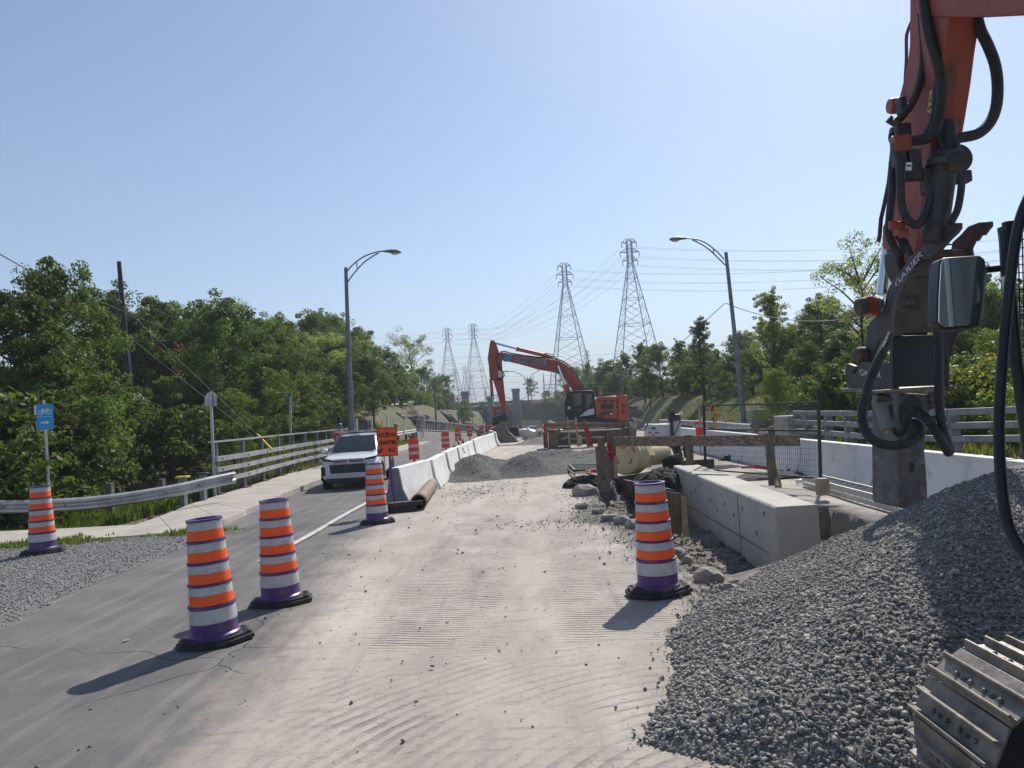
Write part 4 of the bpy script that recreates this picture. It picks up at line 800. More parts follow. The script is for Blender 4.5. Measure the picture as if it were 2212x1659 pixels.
# bridge railing (left)
bp = [(471, 1079), (528, 1063), (569, 1048), (605, 1036), (635, 1026), (662, 1018), (687, 1011), (706, 1005), (722, 1000)]
bps = [G(*q) for q in bp]; bps += [Vector((-10.0, 41, 0)), Vector((-10.05, 43.5, 0))]
for q in bps: q.z = .15
e = thing('bridge_railing', 'grey steel bridge railing with three box rails and a slim handrail, left side', 'railing', bps[0])
for q in bps:
    b = MB(); b.box((q.x, q.y, .15+.5), (.11, .2, 1.0)); b.box((q.x, q.y, 1.4), (.1, .1, .55)); b.build('post', m_galvd, e, world=True, bevel=.006)
    b = MB(); b.box((q.x, q.y, .165), (.36, .42, .035)); b.build('base_plate', m_rust, e, world=True)
    b = MB(); b.box((q.x+.06, q.y-.11, .95), (.1, .02, .07)); b.build('reflector', m_yel, e, world=True)
ext = bps[0]+(bps[0]-bps[1]).normalized()*.35
line = [ext]+bps
for z, hgt in ((.52, .13), (.83, .13), (1.14, .14)):
    b = MB(); L2 = [Vector((q.x+.14, q.y-.02, .0+z+.05)) for q in line]
    for a, c in zip(L2[:-1], L2[1:]): b.beam(a, c, .13, hgt)
    b.build('rail', m_galv, e, world=True)
    b = MB()
    for q in bps:
        for k in (-.045, .045): b.ball((q.x+.207, q.y-.05+k, z+.05), .022, 6, 4)
    b.build('rail_bolts', m_exd, e, world=True)
b = MB(); L2 = [Vector((q.x, q.y, 1.69)) for q in line]
for a, c in zip(L2[:-1], L2[1:]): b.beam(a, c, .16, .05)
b.build('handrail', m_galv, e, world=True)
for i in range(7):
    for k in range(1, 9): q = bps[i].lerp(bps[i+1], k/9); bx('baluster', m_galvd, (q.x-.06, q.y, .35), (.02, .02, .5), e, world=True)
# far left: approach rail, parapet, corrugated screen
pts = [Vector((-10.2, 44, .0)), Vector((-10.3, 52, .1)), Vector((-10.3, 60, .2)), Vector((-10.2, 68, .2))]
e = thing('guardrail', 'distant W-beam guardrail past the white car on the left', 'guardrail', pts[0]); wbeam([p+Vector((0, 0, .75)) for p in catm(pts, 4)]).build('rail_beam', m_galv, e, world=True)
for y in np.arange(45, 68, 3.8): bx('timber_post', m_wood, (-10.45, y, .5), (.2, .2, 1.2), e, world=True)
e = thing('parapet_wall', 'low concrete parapet with corrugated steel screen beyond the left guardrail', 'parapet', (-10.2, 68, 0))
b = MB(); 
for y0 in np.arange(68, 120, 4): b.beam((-10.2+.03*(y0-68), y0, rz(y0)+.5), (-10.2+.03*(y0-64), y0+3.95, rz(y0+4)+.5), .3, 1.3)
b.build('concrete_wall', m_conc, e, world=True, bevel=.02)
b = MB()
for y0 in np.arange(69, 118, 1.1): x0 = -10.25+.03*(y0-68); z0 = float(rz(y0))+1.15; b.box((x0, y0, z0+.55), (.06, .35, 1.05)); b.box((x0-.06, y0+.45, z0+.55), (.05, .6, 1.0))
b.build('corrugated_screen', m_galvd, e, world=True)
b = MB(); b.beam((-10.18, 69, rz(69)+2.25), (-10.18+1.5, 118, rz(118)+2.25), .14, .09); b.beam((-10.1, 69, rz(69)+1.3), (-10.1+1.5, 118, rz(118)+1.3), .14, .09); b.build('screen_rail', m_galv, e, world=True)
# ------------------------------------------------------------------ right railing
rp = [P(u, 985, y) for u, y in ((2330, 17.2), (2221, 18.4), (2066, 19.7), (1960, 21.3), (1886, 22.8), (1838, 24.6), (1795, 26.4), (1752, 28.3), (1728, 30))]
for q in rp: q.z = .2
e = thing('bridge_railing', 'grey three-rail steel bridge railing behind the breaker on the right', 'railing', rp[2])
for q in rp:
    bx('post', m_galvd, (q.x, q.y, .2+.55), (.24, .16, 1.12), e, world=True, bevel=.008); bx('base_plate', m_exd, (q.x, q.y, .22), (.5, .4, .04), e, world=True)
    for dx in (-.2, .2):
        for dy in (-.14, .14): b = MB(); b.tube([(q.x+dx, q.y+dy, .22), (q.x+dx, q.y+dy, .3)], .02, 6); b.build('anchor_bolt', m_galv, e, world=True)
for z in (.55, .88, 1.22):
    b = MB()
    for a, c in zip(rp[:-1], rp[1:]): b.beam(Vector((a.x-.16, a.y-.1, .2+z-.05)), Vector((c.x-.16, c.y-.1, .2+z-.05)), .1, .16)
    b.build('rail', m_galvd, e, world=True, bevel=.012)
    b = MB(); [b.ball((q.x-.18+k, q.y-.16, z+.15), .016, 6, 4) for q in rp for k in (-.05, .05)]; b.build('rail_bolts', m_exd, e, world=True)
b = MB(); b.box((rp[-1].x+.1, rp[-1].y+1, .7), (.9, 1.6, 1.1)); b.build('end_block', m_conc, e, world=True, bevel=.04)
gpts = [Vector((8.8, 31, .85)), Vector((8.9, 34, .85)), Vector((9.1, 38, .85)), Vector((9.0, 44, .85)), Vector((8.7, 52, .85))]
e = thing('guardrail', 'galvanised W-beam guardrail behind the wire fence on the right', 'guardrail', gpts[0]); wbeam(catm(gpts, 4), flip=-1).build('rail_beam', m_galv, e, world=True)
for y in np.arange(31.5, 52, 2.6): bx('timber_post', m_wood, (9.15, y, .4), (.18, .18, 1.0), e, world=True)
# ------------------------------------------------------------------ small signs on posts
o = Vector(P(107, 1100, 18.6)); o.z = -.4; e = thing('bicycle_route_sign', 'blue sign with white bicycle and right arrow on a galvanised post', 'sign', o)
pt, pm = P(94, 864, 18.4), P(108, 1090, 18.4); pm = pm+(pm-pt).normalized()*.3
b = MB(); b.tube([pm, pt], .033, 8); b.build('post', m_galv, e, world=True)
A_, B2, C2, D2 = P(80, 928, 18.3), P(117, 926.5, 18.45), P(114, 873, 18.45), P(77, 873, 18.3); ctr = (A_+C2)/2; M = frame(ctr, B2-A_, D2-A_); sw, sh2 = (B2-A_).length, (D2-A_).length
b = MB(); b.prism(rrect(sw, sh2, .02, M, 0), M.to_3x3() @ Vector((0, 0, -.01))); b.build('sign_board', m_blue, e, world=True)
b = MB(); b.prism([M @ Vector(q) for q in ((-sw/2-.05, sh2/2-.01, -.06), (-sw/2+.0, sh2/2-.01, -.03), (-sw/2+.0, .06, -.03), (-sw/2-.05, .06, -.06))], M.to_3x3() @ Vector((0, 0, -.01))); b.build('side_plate', m_whitep, e, world=True)
def ring(b, c, r, t, n=20):
    for i in range(n):
        a0, a1 = 2*math.pi*i/n, 2*math.pi*(i+1)/n
        b.add([M @ Vector((c[0]+q*math.cos(a), c[1]+q*math.sin(a), .004)) for q, a in ((r-t, a0), (r, a0), (r, a1), (r-t, a1))], [(0, 1, 2, 3)])
def bar(b, p, q, t):
    p, q = Vector((*p, .0042)), Vector((*q, .0042)); n_ = (q-p).normalized().cross(Vector((0, 0, 1)))*t/2; b.add([M @ (p-n_), M @ (p+n_), M @ (q+n_), M @ (q-n_)], [(0, 1, 2, 3)])
b = MB(); cy = .13; ring(b, (-.085, cy-.02), .058, .014); ring(b, (.085, cy-.02), .058, .014)
for p, q in (((-.085, .11), (-.04, .175)), ((-.04, .175), (.05, .175)), ((-.085, .11), (-.01, .11)), ((-.01, .11), (-.045, .19)), ((-.01, .11), (.05, .175)), ((.085, .11), (.045, .2)), ((.045, .2), (.07, .2)), ((-.065, .19), (-.025, .19))): bar(b, p, q, .014)
b.build('bicycle_symbol', m_swht, e, world=True, sm=0)
b = MB(); b.add([M @ Vector((x, y, .004)) for x, y in ((-.09, -.155), (.03, -.155), (.03, -.18), (.09, -.137), (.03, -.095), (.03, -.12), (-.09, -.12))], [(0, 1, 2, 3, 4, 5, 6)]); b.build('arrow_symbol', m_swht, e, world=True, sm=0)
b = MB(); bar(b, (-sw/2+.01, -.0), (sw/2-.01, -.0), .006); b.build('dividing_line', m_swht, e, world=True, sm=0)
def backsign(u, v, w2, h2, Y, ub, vb, label, shape='oct', pm=m_galv, sm_=m_galvd, cat='sign', bottom=None):
    top = P(u, v-h2-2, Y); bot = P(ub, vb, Y); e = thing('sign_back', label, cat, bot)
    b = MB(); b.beam(bot, top, .07, .05); b.build('post', pm, e, world=True)
    if shape == 'oct': q = [(-.5, -1), (.5, -1), (1, -.9), (1, .45), (.45, 1), (-.45, 1), (-1, .45), (-1, -.9)]
    elif shape == 'dia': q = [(0, -1), (1, 0), (0, 1), (-1, 0)]
    else: q = [(-1, -1), (1, -1), (1, 1), (-1, 1)]
    b = MB(); b.prism([P(u+x*w2, v-y*h2, Y+.04) for x, y in q], (0, .012, 0)); b.build('sign_plate', sm_, e, world=True)
    return e
backsign(455, 863, 12.8, 15, 22, 465, 1084, 'back of a shield-shaped grey sign at the start of the left bridge railing', 'oct', sm_=m_galv)
e = backsign(791, 919, 14, 10, 46, 791, 940, 'back of a grey diamond-shaped sign beyond the car roof', 'dia', pm=m_purple)
e = thing('blue_marker_post', 'tall thin post with a small blue marker in front of the left wood', 'sign', P(628, 1012, 33.5)); b = MB(); b.beam(P(628, 1012, 33.5), P(627, 854, 33.5), .09, .06); b.build('post', m_galv, e, world=True)
b = MB(); b.prism([P(620, 859, 33.4), P(628, 859, 33.4), P(628, 853, 33.4), P(620, 853, 33.4)], (0, .05, 0)); b.build('blue_marker', mat('marker_blue', (.02, .12, .6), .5), e, world=True)
e = thing('notice_board', 'white notice board with lines of small text on two posts, left mound', 'sign', P(913, 930, 70)); b = MB(); b.prism([P(903, 921, 70), P(917, 921, 70), P(917, 898, 70), P(903, 898, 70)], (0, .06, 0)); b.build('board', m_whitep, e, world=True)
b = MB(); [b.beam(P(u, 945, 70.1), P(u, 898, 70.1), .1, .08) for u in (904, 914)]; b.build('post', m_galv, e, world=True)
for k in range(4):
    b = MB(); b.prism([P(905, 903+k*4.5, 69.97), P(915, 903+k*4.5, 69.97), P(915, 901.4+k*4.5, 69.97), P(905, 901.4+k*4.5, 69.97)], (0, .01, 0)); b.build('text_line', m_sblk, e, world=True)
for i, (u, v0, v1, Y, m, lab) in enumerate(((803, 900, 925, 52, m_whitep, 'white marker stick right of the diamond sign'), (836.5, 900, 925, 56, m_whitep, 'white marker stick behind the access sign'), (872.5, 906, 936, 58, m_whitep, 'white marker stick right of the access sign'), (826, 908, 925, 50, m_yel, 'yellow marker stick just left of the access sign'), (770, 905, 925, 48, m_whitep, 'white marker stick beside the left lamp pole'))):
    o = P(u, v1, Y); b = MB(); b.beam(P(u, v1+6, Y), P(u, v0, Y), .12, .12); o_ = b.build('marker_stick', m, origin=tuple(o)); tag(o_, lab, 'marker post')
# guy wire guard
b = MB(); b.tube([P(556, 939, 27.5), P(588, 972, 26)], .04, 6); tag(b.build('guy_wire_guard', m_yel, origin=tuple(P(588, 972, 26))), 'yellow plastic guard on the guy wire behind the left railing', 'cable guard')
# utility pole + wires
o = P(291, 995, 40); e = thing('utility_pole', 'dark leaning wooden utility pole rising above the left wood', 'utility pole', o)
b = MB(); b.tube([P(291, 1000, 40), P(277, 800, 40), P(264, 650, 40), P(257, 565, 40)], [.18, .16, .13, .11], 10); b.build('pole', m_pole, e, world=True)
b = MB(); b.tube([P(297, 990, 39.7), P(288, 860, 39.7), P(275, 730, 39.7)], .06, 6); b.build('conduit', m_galvd, e, world=True)
b = MB(); b.tube([P(262, 630, 39.7), P(254, 640, 39.7), P(262, 655, 39.7)], .04, 5); b.box(P(255, 640, 39.7), (.15, .1, .2)); b.build('bracket', m_exd, e, world=True)
def wire(name, pts, r, m, label, cat='cable', grp=None):
    b = MB(); b.tube(pts, r, 5); o = b.build(name, m, origin=tuple(pts[0])); return tag(o, label, cat, grp)
wire('overhead_cable', catm([P(-30, 532, 24), P(75, 590, 30), P(180, 636, 35), P(265, 672, 39.7)], 6), .022, m_wire, 'dark cable from the top left edge to the wooden pole')
wire('overhead_cable', catm([P(265, 672, 39.7), P(400, 725, 39), P(500, 757, 38.5), P(600, 768, 38), P(690, 757, 37.5), P(749, 735, 36.8)], 6), .02, m_wirel, 'pale sagging cable from the wooden pole to the left street lamp')
wire('guy_wire', [P(266, 662, 39.7), P(557, 940, 27.5)], .012, m_wirel, 'upper guy wire from the wooden pole down to its yellow guard')
wire('guy_wire', [P(270, 720, 39.7), P(552, 946, 27)], .012, m_wirel, 'lower guy wire running down beside the yellow guard')
# ------------------------------------------------------------------ street lamps
def lamp(Y, top, base, arm, head, label, flip):
    B_ = P(*base, Y); T_ = P(*top, Y); e = thing('street_lamp', label, 'street lamp', B_)
    d = (B_-T_).normalized(); b = MB(); b.tube([B_+d*.6, B_.lerp(T_, .35), B_.lerp(T_, .36), T_], [.15, .125, .115, .085], 12); b.build('pole', m_galvd, e, world=True)
    up = catm([P(u, v, Y) for u, v in arm[0]], 6); lo = catm([P(u, v, Y) for u, v in arm[1]], 6)
    b = MB(); b.tube(up, .035, 8); b.tube(lo, .035, 8)
    for u, v, u2, v2 in arm[2]: b.tube([P(u, v, Y), P(u2, v2, Y)], .028, 6)
    b.build('bracket_arm', m_galvd, e, world=True)
    a, c = P(*head[0], Y), P(*head[1], Y); x = (c-a).normalized(); L_ = (c-a).length; M = frame(a, x, Vector((0, 1, 0)) if flip else Vector((0, -1, 0)))
    up_ = M.to_3x3() @ Vector((0, 0, 1)); s = 1 if up_.z > 0 else -1
    secs = []
    for t, w_, h1, h2 in ((0, .05, .05, -.04), (.25, .08, .09, -.06), (.45, .15, .11, -.08), (.8, .16, .1, -.1), (.97, .1, .05, -.06), (1, .05, .02, -.03)):
        secs.append([M @ Vector((t*L_, w_*math.cos(k*math.pi/6), s*(h1 if math.sin(k*math.pi/6) > 0 else -h2)*math.sin(k*math.pi/6))) for k in range(12)])
    b = MB(); b.loft(secs); b.build('lamp_head', m_galvd, e, world=True)
    b = MB(); b.ball(M @ Vector((.66*L_, 0, -s*.08)), (.2, .12, .07), 12, 8); b.build('lens', m_lamp, e, world=True); return e
lamp(37, (747, 578), (759, 925), ([(747, 590), (762, 572), (785, 555), (808, 546), (830, 542)], [(749, 612), (765, 590), (785, 568), (806, 553), (818, 547)], [(770, 567, 772, 582)]), ((828, 543), (867, 544)), 'tall curved-arm street lamp rising behind the white car', 1)
lamp(39.5, (1568, 545), (1607, 908), ([(1564, 560), (1550, 545), (1528, 527), (1505, 517), (1480, 515)], [(1567, 573), (1550, 556), (1528, 536), (1508, 524), (1495, 518)], [(1541, 537, 1542, 550), (1505, 517, 1503, 521)]), ((1483, 515), (1446, 517)), 'tall curved-arm street lamp on the right side above the wire fence', 0)
wire('overhead_cable', sag(P(1568, 655, 39.5), P(1975, 650, 33), .9), .02, m_wirel, 'pale cable from the right street lamp toward the breaker arm')
wire('guy_wire', [P(1566, 655, 39.5), P(1340, 860, 60)], .018, m_wire, 'long cable slanting down left from the right street lamp')
def slim(u, v, vb, Y, side, label, L_=1.6):
    T_ = P(u, v, Y); B_ = P(u+.04*(vb-v), vb, Y); e = thing('street_lamp', label, 'street lamp', B_); b = MB(); b.tube([B_-Vector((0, 0, 1)), T_], [.12, .07], 8); b.tube([T_, T_+Vector((side*L_*.5, 0, .12)), T_+Vector((side*L_, 0, .15))], .04, 6); b.build('pole', m_galvd, e, world=True)
    b = MB(); b.ball(T_+Vector((side*(L_+.25), 0, .14)), (.35, .16, .07), 8, 6); b.build('lamp_head', m_galvd, e, world=True)
slim(938, 817, 940, 80, 1, 'slim lamp post nearest on the left verge before the tunnel'); slim(988, 855, 944, 118, 1, 'slim lamp post in front of the left tunnel pillar'); slim(1019, 877, 940, 150, 1, 'slim grey post before the tunnel wall, right of the left pillar', .8); slim(1043, 888, 940, 170, 1, 'short grey post in front of the tunnel mouth', .8)
slim(1341, 793, 885, 75, -1, 'small lamp post right of the orange digger in front of the wood', .8)
def dbl(u, v, vb, Y, w_, label):
    T_ = P(u, v+8*142/Y, Y); B_ = P(u+.04*(vb-v), vb, Y); e = thing('double_street_lamp', label, 'street lamp', B_, group='double-arm lamps in the median before the tunnel'); b = MB(); b.tube([B_-Vector((0, 0, 2)), T_], [.16, .1], 8)
    for s in (-1, 1): b.tube([T_-Vector((0, 0, .9)), T_+Vector((s*w_*.3, 0, .5)), T_+Vector((s*w_*.75, 0, 1.2)), T_+Vector((s*w_, 0, 1.3))], .06, 6)
    b.build('pole', m_galvd, e, world=True)
    for s in (-1, 1): b = MB(); b.ball(T_+Vector((s*(w_+.5), 0, 1.3)), (.6, .2, .12), 8, 6); b.build('lamp_head', m_galvd, e, world=True)
dbl(1139, 807, 932, 142, 3.2, 'largest double-arm lamp in the median behind the far car'); dbl(1118, 862, 935, 172, 3.0, 'double-arm lamp before the tunnel, second in the median'); dbl(1106, 873, 935, 188, 3.0, 'double-arm lamp before the tunnel, third in the median'); dbl(1092, 888, 935, 204, 2.6, 'smallest double-arm lamp close to the tunnel wall')
# ------------------------------------------------------------------ pylons and lines
def pylon_mesh(Hh=69):
    b = MB(); k = 1.5; top = Hh; w0 = .65*k
    def hw(z):
        d = top-z
        return w0 if d < 6.6*k else w0+(4.6-.65)*k*(d-6.6*k)/((30-6.6)*k)
    lev = [0, 7, 14.5, 21.5, 28, 34, 39.5, 44.5, 49, 53, 56.5, top-6.6*k, top-4.6*k, top-2.7*k, top-.9*k]
    for sx in (-1, 1):
        for sy in (-1, 1):
            for a, c in zip(lev[:-1], lev[1:]): b.beam((sx*hw(a), sy*hw(a), a), (sx*hw(c), sy*hw(c), c), .24, .24)
            b.beam((sx*w0, sy*w0, top-.9*k), (0, 0, top), .25, .25)
    for i, (a, c) in enumerate(zip(lev[:-1], lev[1:])):
        for ax in (0, 1):
            for s in (-1, 1):
                f = (lambda x, z: (x, s*hw(z), z)) if ax == 0 else (lambda x, z: (s*hw(z), x, z))
                b.beam(f(-hw(a), a), f(hw(c), c), .1, .1); b.beam(f(hw(a), a), f(-hw(c), c), .1, .1)
                if i in (1, 3, 5, 7, 9, 11, 12, 13): b.beam(f(-hw(a), a), f(hw(a), a), .16, .16)
                if a < 40: m_ = (a+c)/2; b.beam(f(-hw(m_), m_), f(0, a), .08, .08); b.beam(f(hw(m_), m_), f(0, a), .08, .08)
    arms = []
    for d, hs in ((1.0, 2.05), (3.6, 2.6), (5.9, 2.05)):
        z = top-d*k; h_ = hs*k; arms.append((z, h_))
        for s in (-1, 1):
            for sy in (-1, 1): b.beam((s*w0, sy*w0, z), (s*h_, 0, z), .22, .22); b.beam((s*w0, sy*w0, z+1.1*k), (s*h_, 0, z), .16, .16)
            b.beam((s*w0, 0, z), (s*w0, 0, z+1*k), .14, .14)
    return b, arms
pb, ARMS = pylon_mesh(); pm_ = pb.build('lattice_frame', m_lat, sm=0); pme = pm_.data; bpy.data.objects.remove(pm_)
ib = MB()
for z, h_ in ARMS:
    for s in (-1, 1): ib.tube([(s*h_, 0, z), (s*h_, 0, z-1.9)], .16, 5)
im_ = ib.build('insulator', m_lat); ime = im_.data; bpy.data.objects.remove(im_)
def pylon(u, vtop, Y, label, sc=1.0, rot=0, grp='lattice transmission towers on the skyline', ground=True):
    T_ = P(u, vtop, Y); e = thing('transmission_tower', label, 'pylon', (T_.x, Y, T_.z-69*sc), rot, grp); e.scale = (sc,)*3
    link(bpy.data.objects.new('lattice_frame', pme), e); link(bpy.data.objects.new('insulator', ime), e)
    base = T_.z-69*sc
    out = []
    for z, h_ in ARMS:
        for s in (-1, 1): q = Vector((s*h_, 0, z-1.9)); q = Matrix.Rotation(rot, 3, 'Z') @ q*sc; out.append(Vector((T_.x, Y, base))+q)
    return out
tA = pylon(1358, 516, 310, 'tallest lattice tower, right of the orange digger boom', 1.0, .12); tB = pylon(1218, 568, 352, 'lattice tower standing directly behind the orange digger boom', 1.0, .12)
tC = pylon(1021, 699, 560, 'lattice tower left of the digger bucket, taller of the left pair', 1.0, .3); tD = pylon(965, 708, 575, 'leftmost large lattice tower above the left tree line', 1.0, .3)
for u, v, Y, s, lab in ((1003, 790, 900, .9, 'small distant lattice tower between the left pair of towers'), (982, 796, 900, .9, 'small distant lattice tower right behind the leftmost tower'), (1017, 808, 950, .9, 'lowest distant lattice tower left of the digger bucket'), (1267, 757, 800, 1.0, 'small distant lattice tower over the trees right of the boom')): pylon(u, v, Y, lab, s, .2)
GW = 'thin high-voltage wires between the towers'
wi = 0
for a, c, lab in ((tA, tC, 'high-voltage wire from the tallest tower down to the left pair'), (tB, tD, 'high-voltage wire from the middle tower down to the leftmost tower')):
    for p, q in zip(a, c): wire('power_line', sag(p, q, 11, 16), .04, m_wire, lab, 'power line', GW)
for a, n_, lab in ((tA, 0, 'high-voltage wire leaving the tallest tower toward the right'), (tB, 1, 'high-voltage wire leaving the middle tower toward the right')):
    for i, p in enumerate(a): q = p+Vector((330, -40+i*2, 14)); wire('power_line', sag(p, q, 16, 20), .035, m_wire, lab, 'power line', GW)
for a in (tC, tD):
    for i, p in enumerate(a):
        if i % 2 == 0: q = p+Vector((-300, -120, 10)); wire('power_line', sag(p, q, 12, 12), .045, m_wire, 'high-voltage wire leaving the left towers behind the wood', 'power line', GW)
for i in range(7):
    z = 14+i*4.2; wire('power_line', sag(Vector((-60, 520, z+4)), Vector((150, 500, z)), 4, 10), .05, m_wire, 'thin horizontal line low over the tunnel portal', 'power line', 'low wires over the tunnel')
def gantry(u, v, Y, label):
    T_ = P(u, v, Y); b = MB(); hh_ = T_.z-4
    for s in (-2.6, 2.6):
        for d in (-.7, .7): b.beam((s+d, 0, 0), (s, 0, hh_+2), .2, .2)
        for k in range(5): b.beam((s-.6*(1-k/5), 0, hh_*k/5), (s+.6*(1-k/5), 0, hh_*(k+1)/5), .1, .1)
    for z in (hh_*.62, hh_*.75): b.beam((-2.6, 0, z), (2.6, 0, z), .2, .2)
    for k in range(5): b.beam((-2.6+k, 0, hh_*.62), (-2.1+k, 0, hh_*.75), .1, .1)
    o = b.build('substation_gantry', m_lat, origin=None, sm=0); o.location = (T_.x, Y, 4); tag(o, label, 'gantry')
gantry(1187, 815, 330, 'steel substation gantry behind the lone tree over the tunnel'); gantry(1050+12, 845, 330, 'steel substation gantry left of the digger arm') ; gantry(1232, 812, 300, 'steel substation gantry right of the digger boom')
# ------------------------------------------------------------------ tunnel portal
m_port = mat('dark_old_concrete', (.17, .175, .18), .9, c2=(.12, .125, .13), ns=.25, c3=(.22, .22, .22), ns3=.9, bs=2, bd=.05, stretch=(1, 1, .5))  # dark grey old concrete with mottled tone
o = P(1050, 935, 212); e = thing('tunnel_portal', 'grey concrete tunnel portal with square pillars at the end of the road', 'tunnel portal', (o.x, 212, -5))
x0, x1 = P(975, 880, 212).x, P(1125, 880, 212).x; zt = P(1050, 874, 212).z
b = MB(); b.prism([(x0, 0, -6), (x1+4, 0, -6), (x1+4, 0, zt), (x0, 0, zt)], (0, 3, 0)); b2 = MB()
for v_ in b.v: pass
b = MB(); b.box(((x0+x1)/2, 214, (zt-5)/2-.5), (x1-x0, 3, zt+5)); b.box(((x0+x1)/2, 212.2, zt+.35), (x1-x0+1, .8, .7)); b.build('portal_wall', m_port, e, world=True)
for u0, u1, v0 in ((997, 1012, 846), (1053, 1066, 857), (1106, 1121.5, 840)):
    a, c = P(u0, v0, 211), P(u1, v0, 211); b = MB(); b.box(((a.x+c.x)/2, 211, (a.z-6)/2), (c.x-a.x, 2.4, a.z+6)); b.box(((a.x+c.x)/2, 210.95, a.z-.5), (c.x-a.x+.3, 2.7, .9)); b.build('pillar', m_port, e, world=True, bevel=.06)
for u0, u1, v0 in ((1016, 1050, 889), (1069, 1103, 889)):
    a, c = P(u0, v0, 212), P(u1, v0, 212); b = MB(); b.box(((a.x+c.x)/2, 212.45, (a.z-6)/2), (c.x-a.x, .1, a.z+6)); b.build('mouth_dark_panel', mat('painted_mouth_dark', (.05, .055, .06), .9), e, world=True)  # flat dark panels paint the tunnel's inner shade onto the solid wall
o = bx('railway_embankment_wall', mat('old_stone_wall', (.14, .125, .115), .95, c2=(.2, .18, .165), ns=.5, bs=1.5, bd=.2), (0, 0, 0), (60, 2, 3.2)); a = P(1110, 866, 226); o.location = (a.x-6, 227, a.z-1.6); tag(o, 'long low stone wall of the railway embankment behind the tunnel pillars', 'wall')
bx_ = MB(); 
# rocks on mounds
def rocks(name, spots, smin, smax, m, label, seed, cat='rock', grp=None):
    r = random.Random(seed); out = []
    for (x, y, z) in spots:
        b = MB(); s = r.uniform(smin, smax); V_ = icoV; bm = bmesh.new(); bmesh.ops.create_icosphere(bm, subdivisions=2, radius=1)
        for v in bm.verts:
            n_ = mnoise.noise(v.co*1.3+Vector((x*3, y*3, seed))); v.co *= 1+.45*n_; v.co.x *= r.choice((1.0,))*1.15; v.co.z *= .74
            v.co = Vector([round(c*2.6)/2.6*.35+c*.65 for c in v.co])
        me = bpy.data.meshes.new(name); bm.transform(Matrix.Rotation(r.uniform(0, 6), 4, 'Z') @ Matrix.Scale(s, 4)); bm.to_mesh(me); bm.free(); me.materials.append(m)
        o = bpy.data.objects.new(name, me); link(o); o.location = (x, y, z); tag(o, label if isinstance(label, str) else label[len(out)], cat, grp); out.append(o)
    return out
def gz(u, v, z=0): q = G(u, v, z); return (q.x, q.y, z+.03)
rocks('boulder', [gz(1268, 1068, .0)], .3, .32, m_rock, 'large grey boulder at the excavation edge below the wooden stake', 3)
rocks('boulder', [gz(1256, 1098), gz(1290, 1108), gz(1318, 1122), gz(1345, 1130), gz(1372, 1138)], .1, .17, m_rock, 'grey broken rock along the rim of the excavation', 4, grp='rocks along the excavation rim')
rocks('boulder', [gz(1531, 1252)], .14, .15, m_stonel if 0 else m_rock, 'single pale rock lying right of the lone barrel', 6)
rocks('boulder', [gz(1484, 1215), gz(1462, 1195), (2.0, 8.3, .0), gz(1502, 1232)], .06, .1, m_rock, 'small rock at the pit edge beside the lone barrel', 7, grp='small rocks beside the lone barrel')
sp = []; r = random.Random(8)
for i in range(26): y = r.uniform(34, 60); sp.append((9.9+r.uniform(0, 2.2)+(y > 50)*1, y, max(.1, float(tz(10.8, y))*.8)))
rocks('rock', sp, .25, .7, m_rockb, 'brown broken rock on the cut bank behind the wire fence', 9, grp='rocks on the right bank')
sp = []
for i in range(34): y = 78+r.uniform(0, 90); s = r.choice((-1, 1)); x = s*(10.3+r.uniform(0, 2.5)); sp.append((x, y, max(float(tz(x, y)), float(rz(y)))-.1))
rocks('rock', sp, .7, 1.7, m_rockb, 'brown layered rock jutting from the road cutting near the tunnel', 10, grp='rocks of the road cutting')
sp = []
for i in range(14): y = 50+r.uniform(0, 24); x = -11.6-r.uniform(0, 3); sp.append((x, y, float(tz(x, y))))
rocks('rock', sp, .15, .45, m_rock, 'grey rock on the mound left of the road', 11, grp='rocks on the left mound')
# chain-link fence on right slope
fp = [Vector((13.5+ (y-40)*-.0+ (3.5 if y < 60 else 3.0)-(y-40)*.02, y, 0)) for y in np.arange(42, 112, 3.2)]
for q in fp: q.z = float(tz(q.x, q.y))
e = thing('chain_link_fence', 'grey slatted chain-link fence along the top of the right slope', 'fence', fp[0]); m_slat = mat('fence_slats', (.12, .13, .13), .7, c2=(.17, .175, .17), ns=3)
for q in fp: b = MB(); b.tube([q, q+Vector((0, 0, 1.9))], .045, 6); b.build('fence_post', m_galv, e, world=True)
for a, c in zip(fp[:-1], fp[1:]):
    b = MB(); n_ = 16
    for k in range(n_): p0 = a.lerp(c, k/n_); p1 = a.lerp(c, (k+.82)/n_); b.add([p0+Vector((0, 0, .08)), p1+Vector((0, 0, .08)), p1+Vector((0, 0, 1.8)), p0+Vector((0, 0, 1.8))], [(0, 1, 2, 3)])
    b.beam(a+Vector((0, 0, 1.86)), c+Vector((0, 0, 1.86)), .05, .05); b.build('fence_panel', m_slat, e, world=True, sm=0)
# ------------------------------------------------------------------ far excavator (orange digger)
Za = zf(1700, 900, 2.074); Zb = zf(1700, 1500, 3.6867)
YE = 54.0
def EP(z, pts, Y=YE): return [P(*z(*p), Y) for p in pts]
o = P(1285, 925, YE); o.z = 0
e = E1 = thing('excavator', 'orange crawler excavator with black cab and lettered boom in the middle distance', 'excavator', o)
def pl(name, z, pts, Y, th, m, par=None, bev=.02, **k): return MB().prism(EP(z, pts, Y-th/2), (0, th, 0)).build(name, m, par or e, world=(par is None), bevel=bev, **k)
boom = pl('boom', Za, [(550, 1015), (600, 1014), (640, 1025), (760, 1042), (880, 1057), (980, 1068), (1050, 1082), (1110, 1118), (1150, 1168), (1200, 1245), (1250, 1322), (1165, 1330), (1105, 1245), (1050, 1190), (1000, 1172), (940, 1160), (870, 1148), (780, 1122), (700, 1100), (600, 1078), (568, 1070), (560, 1040)], YE, .62, m_exo)
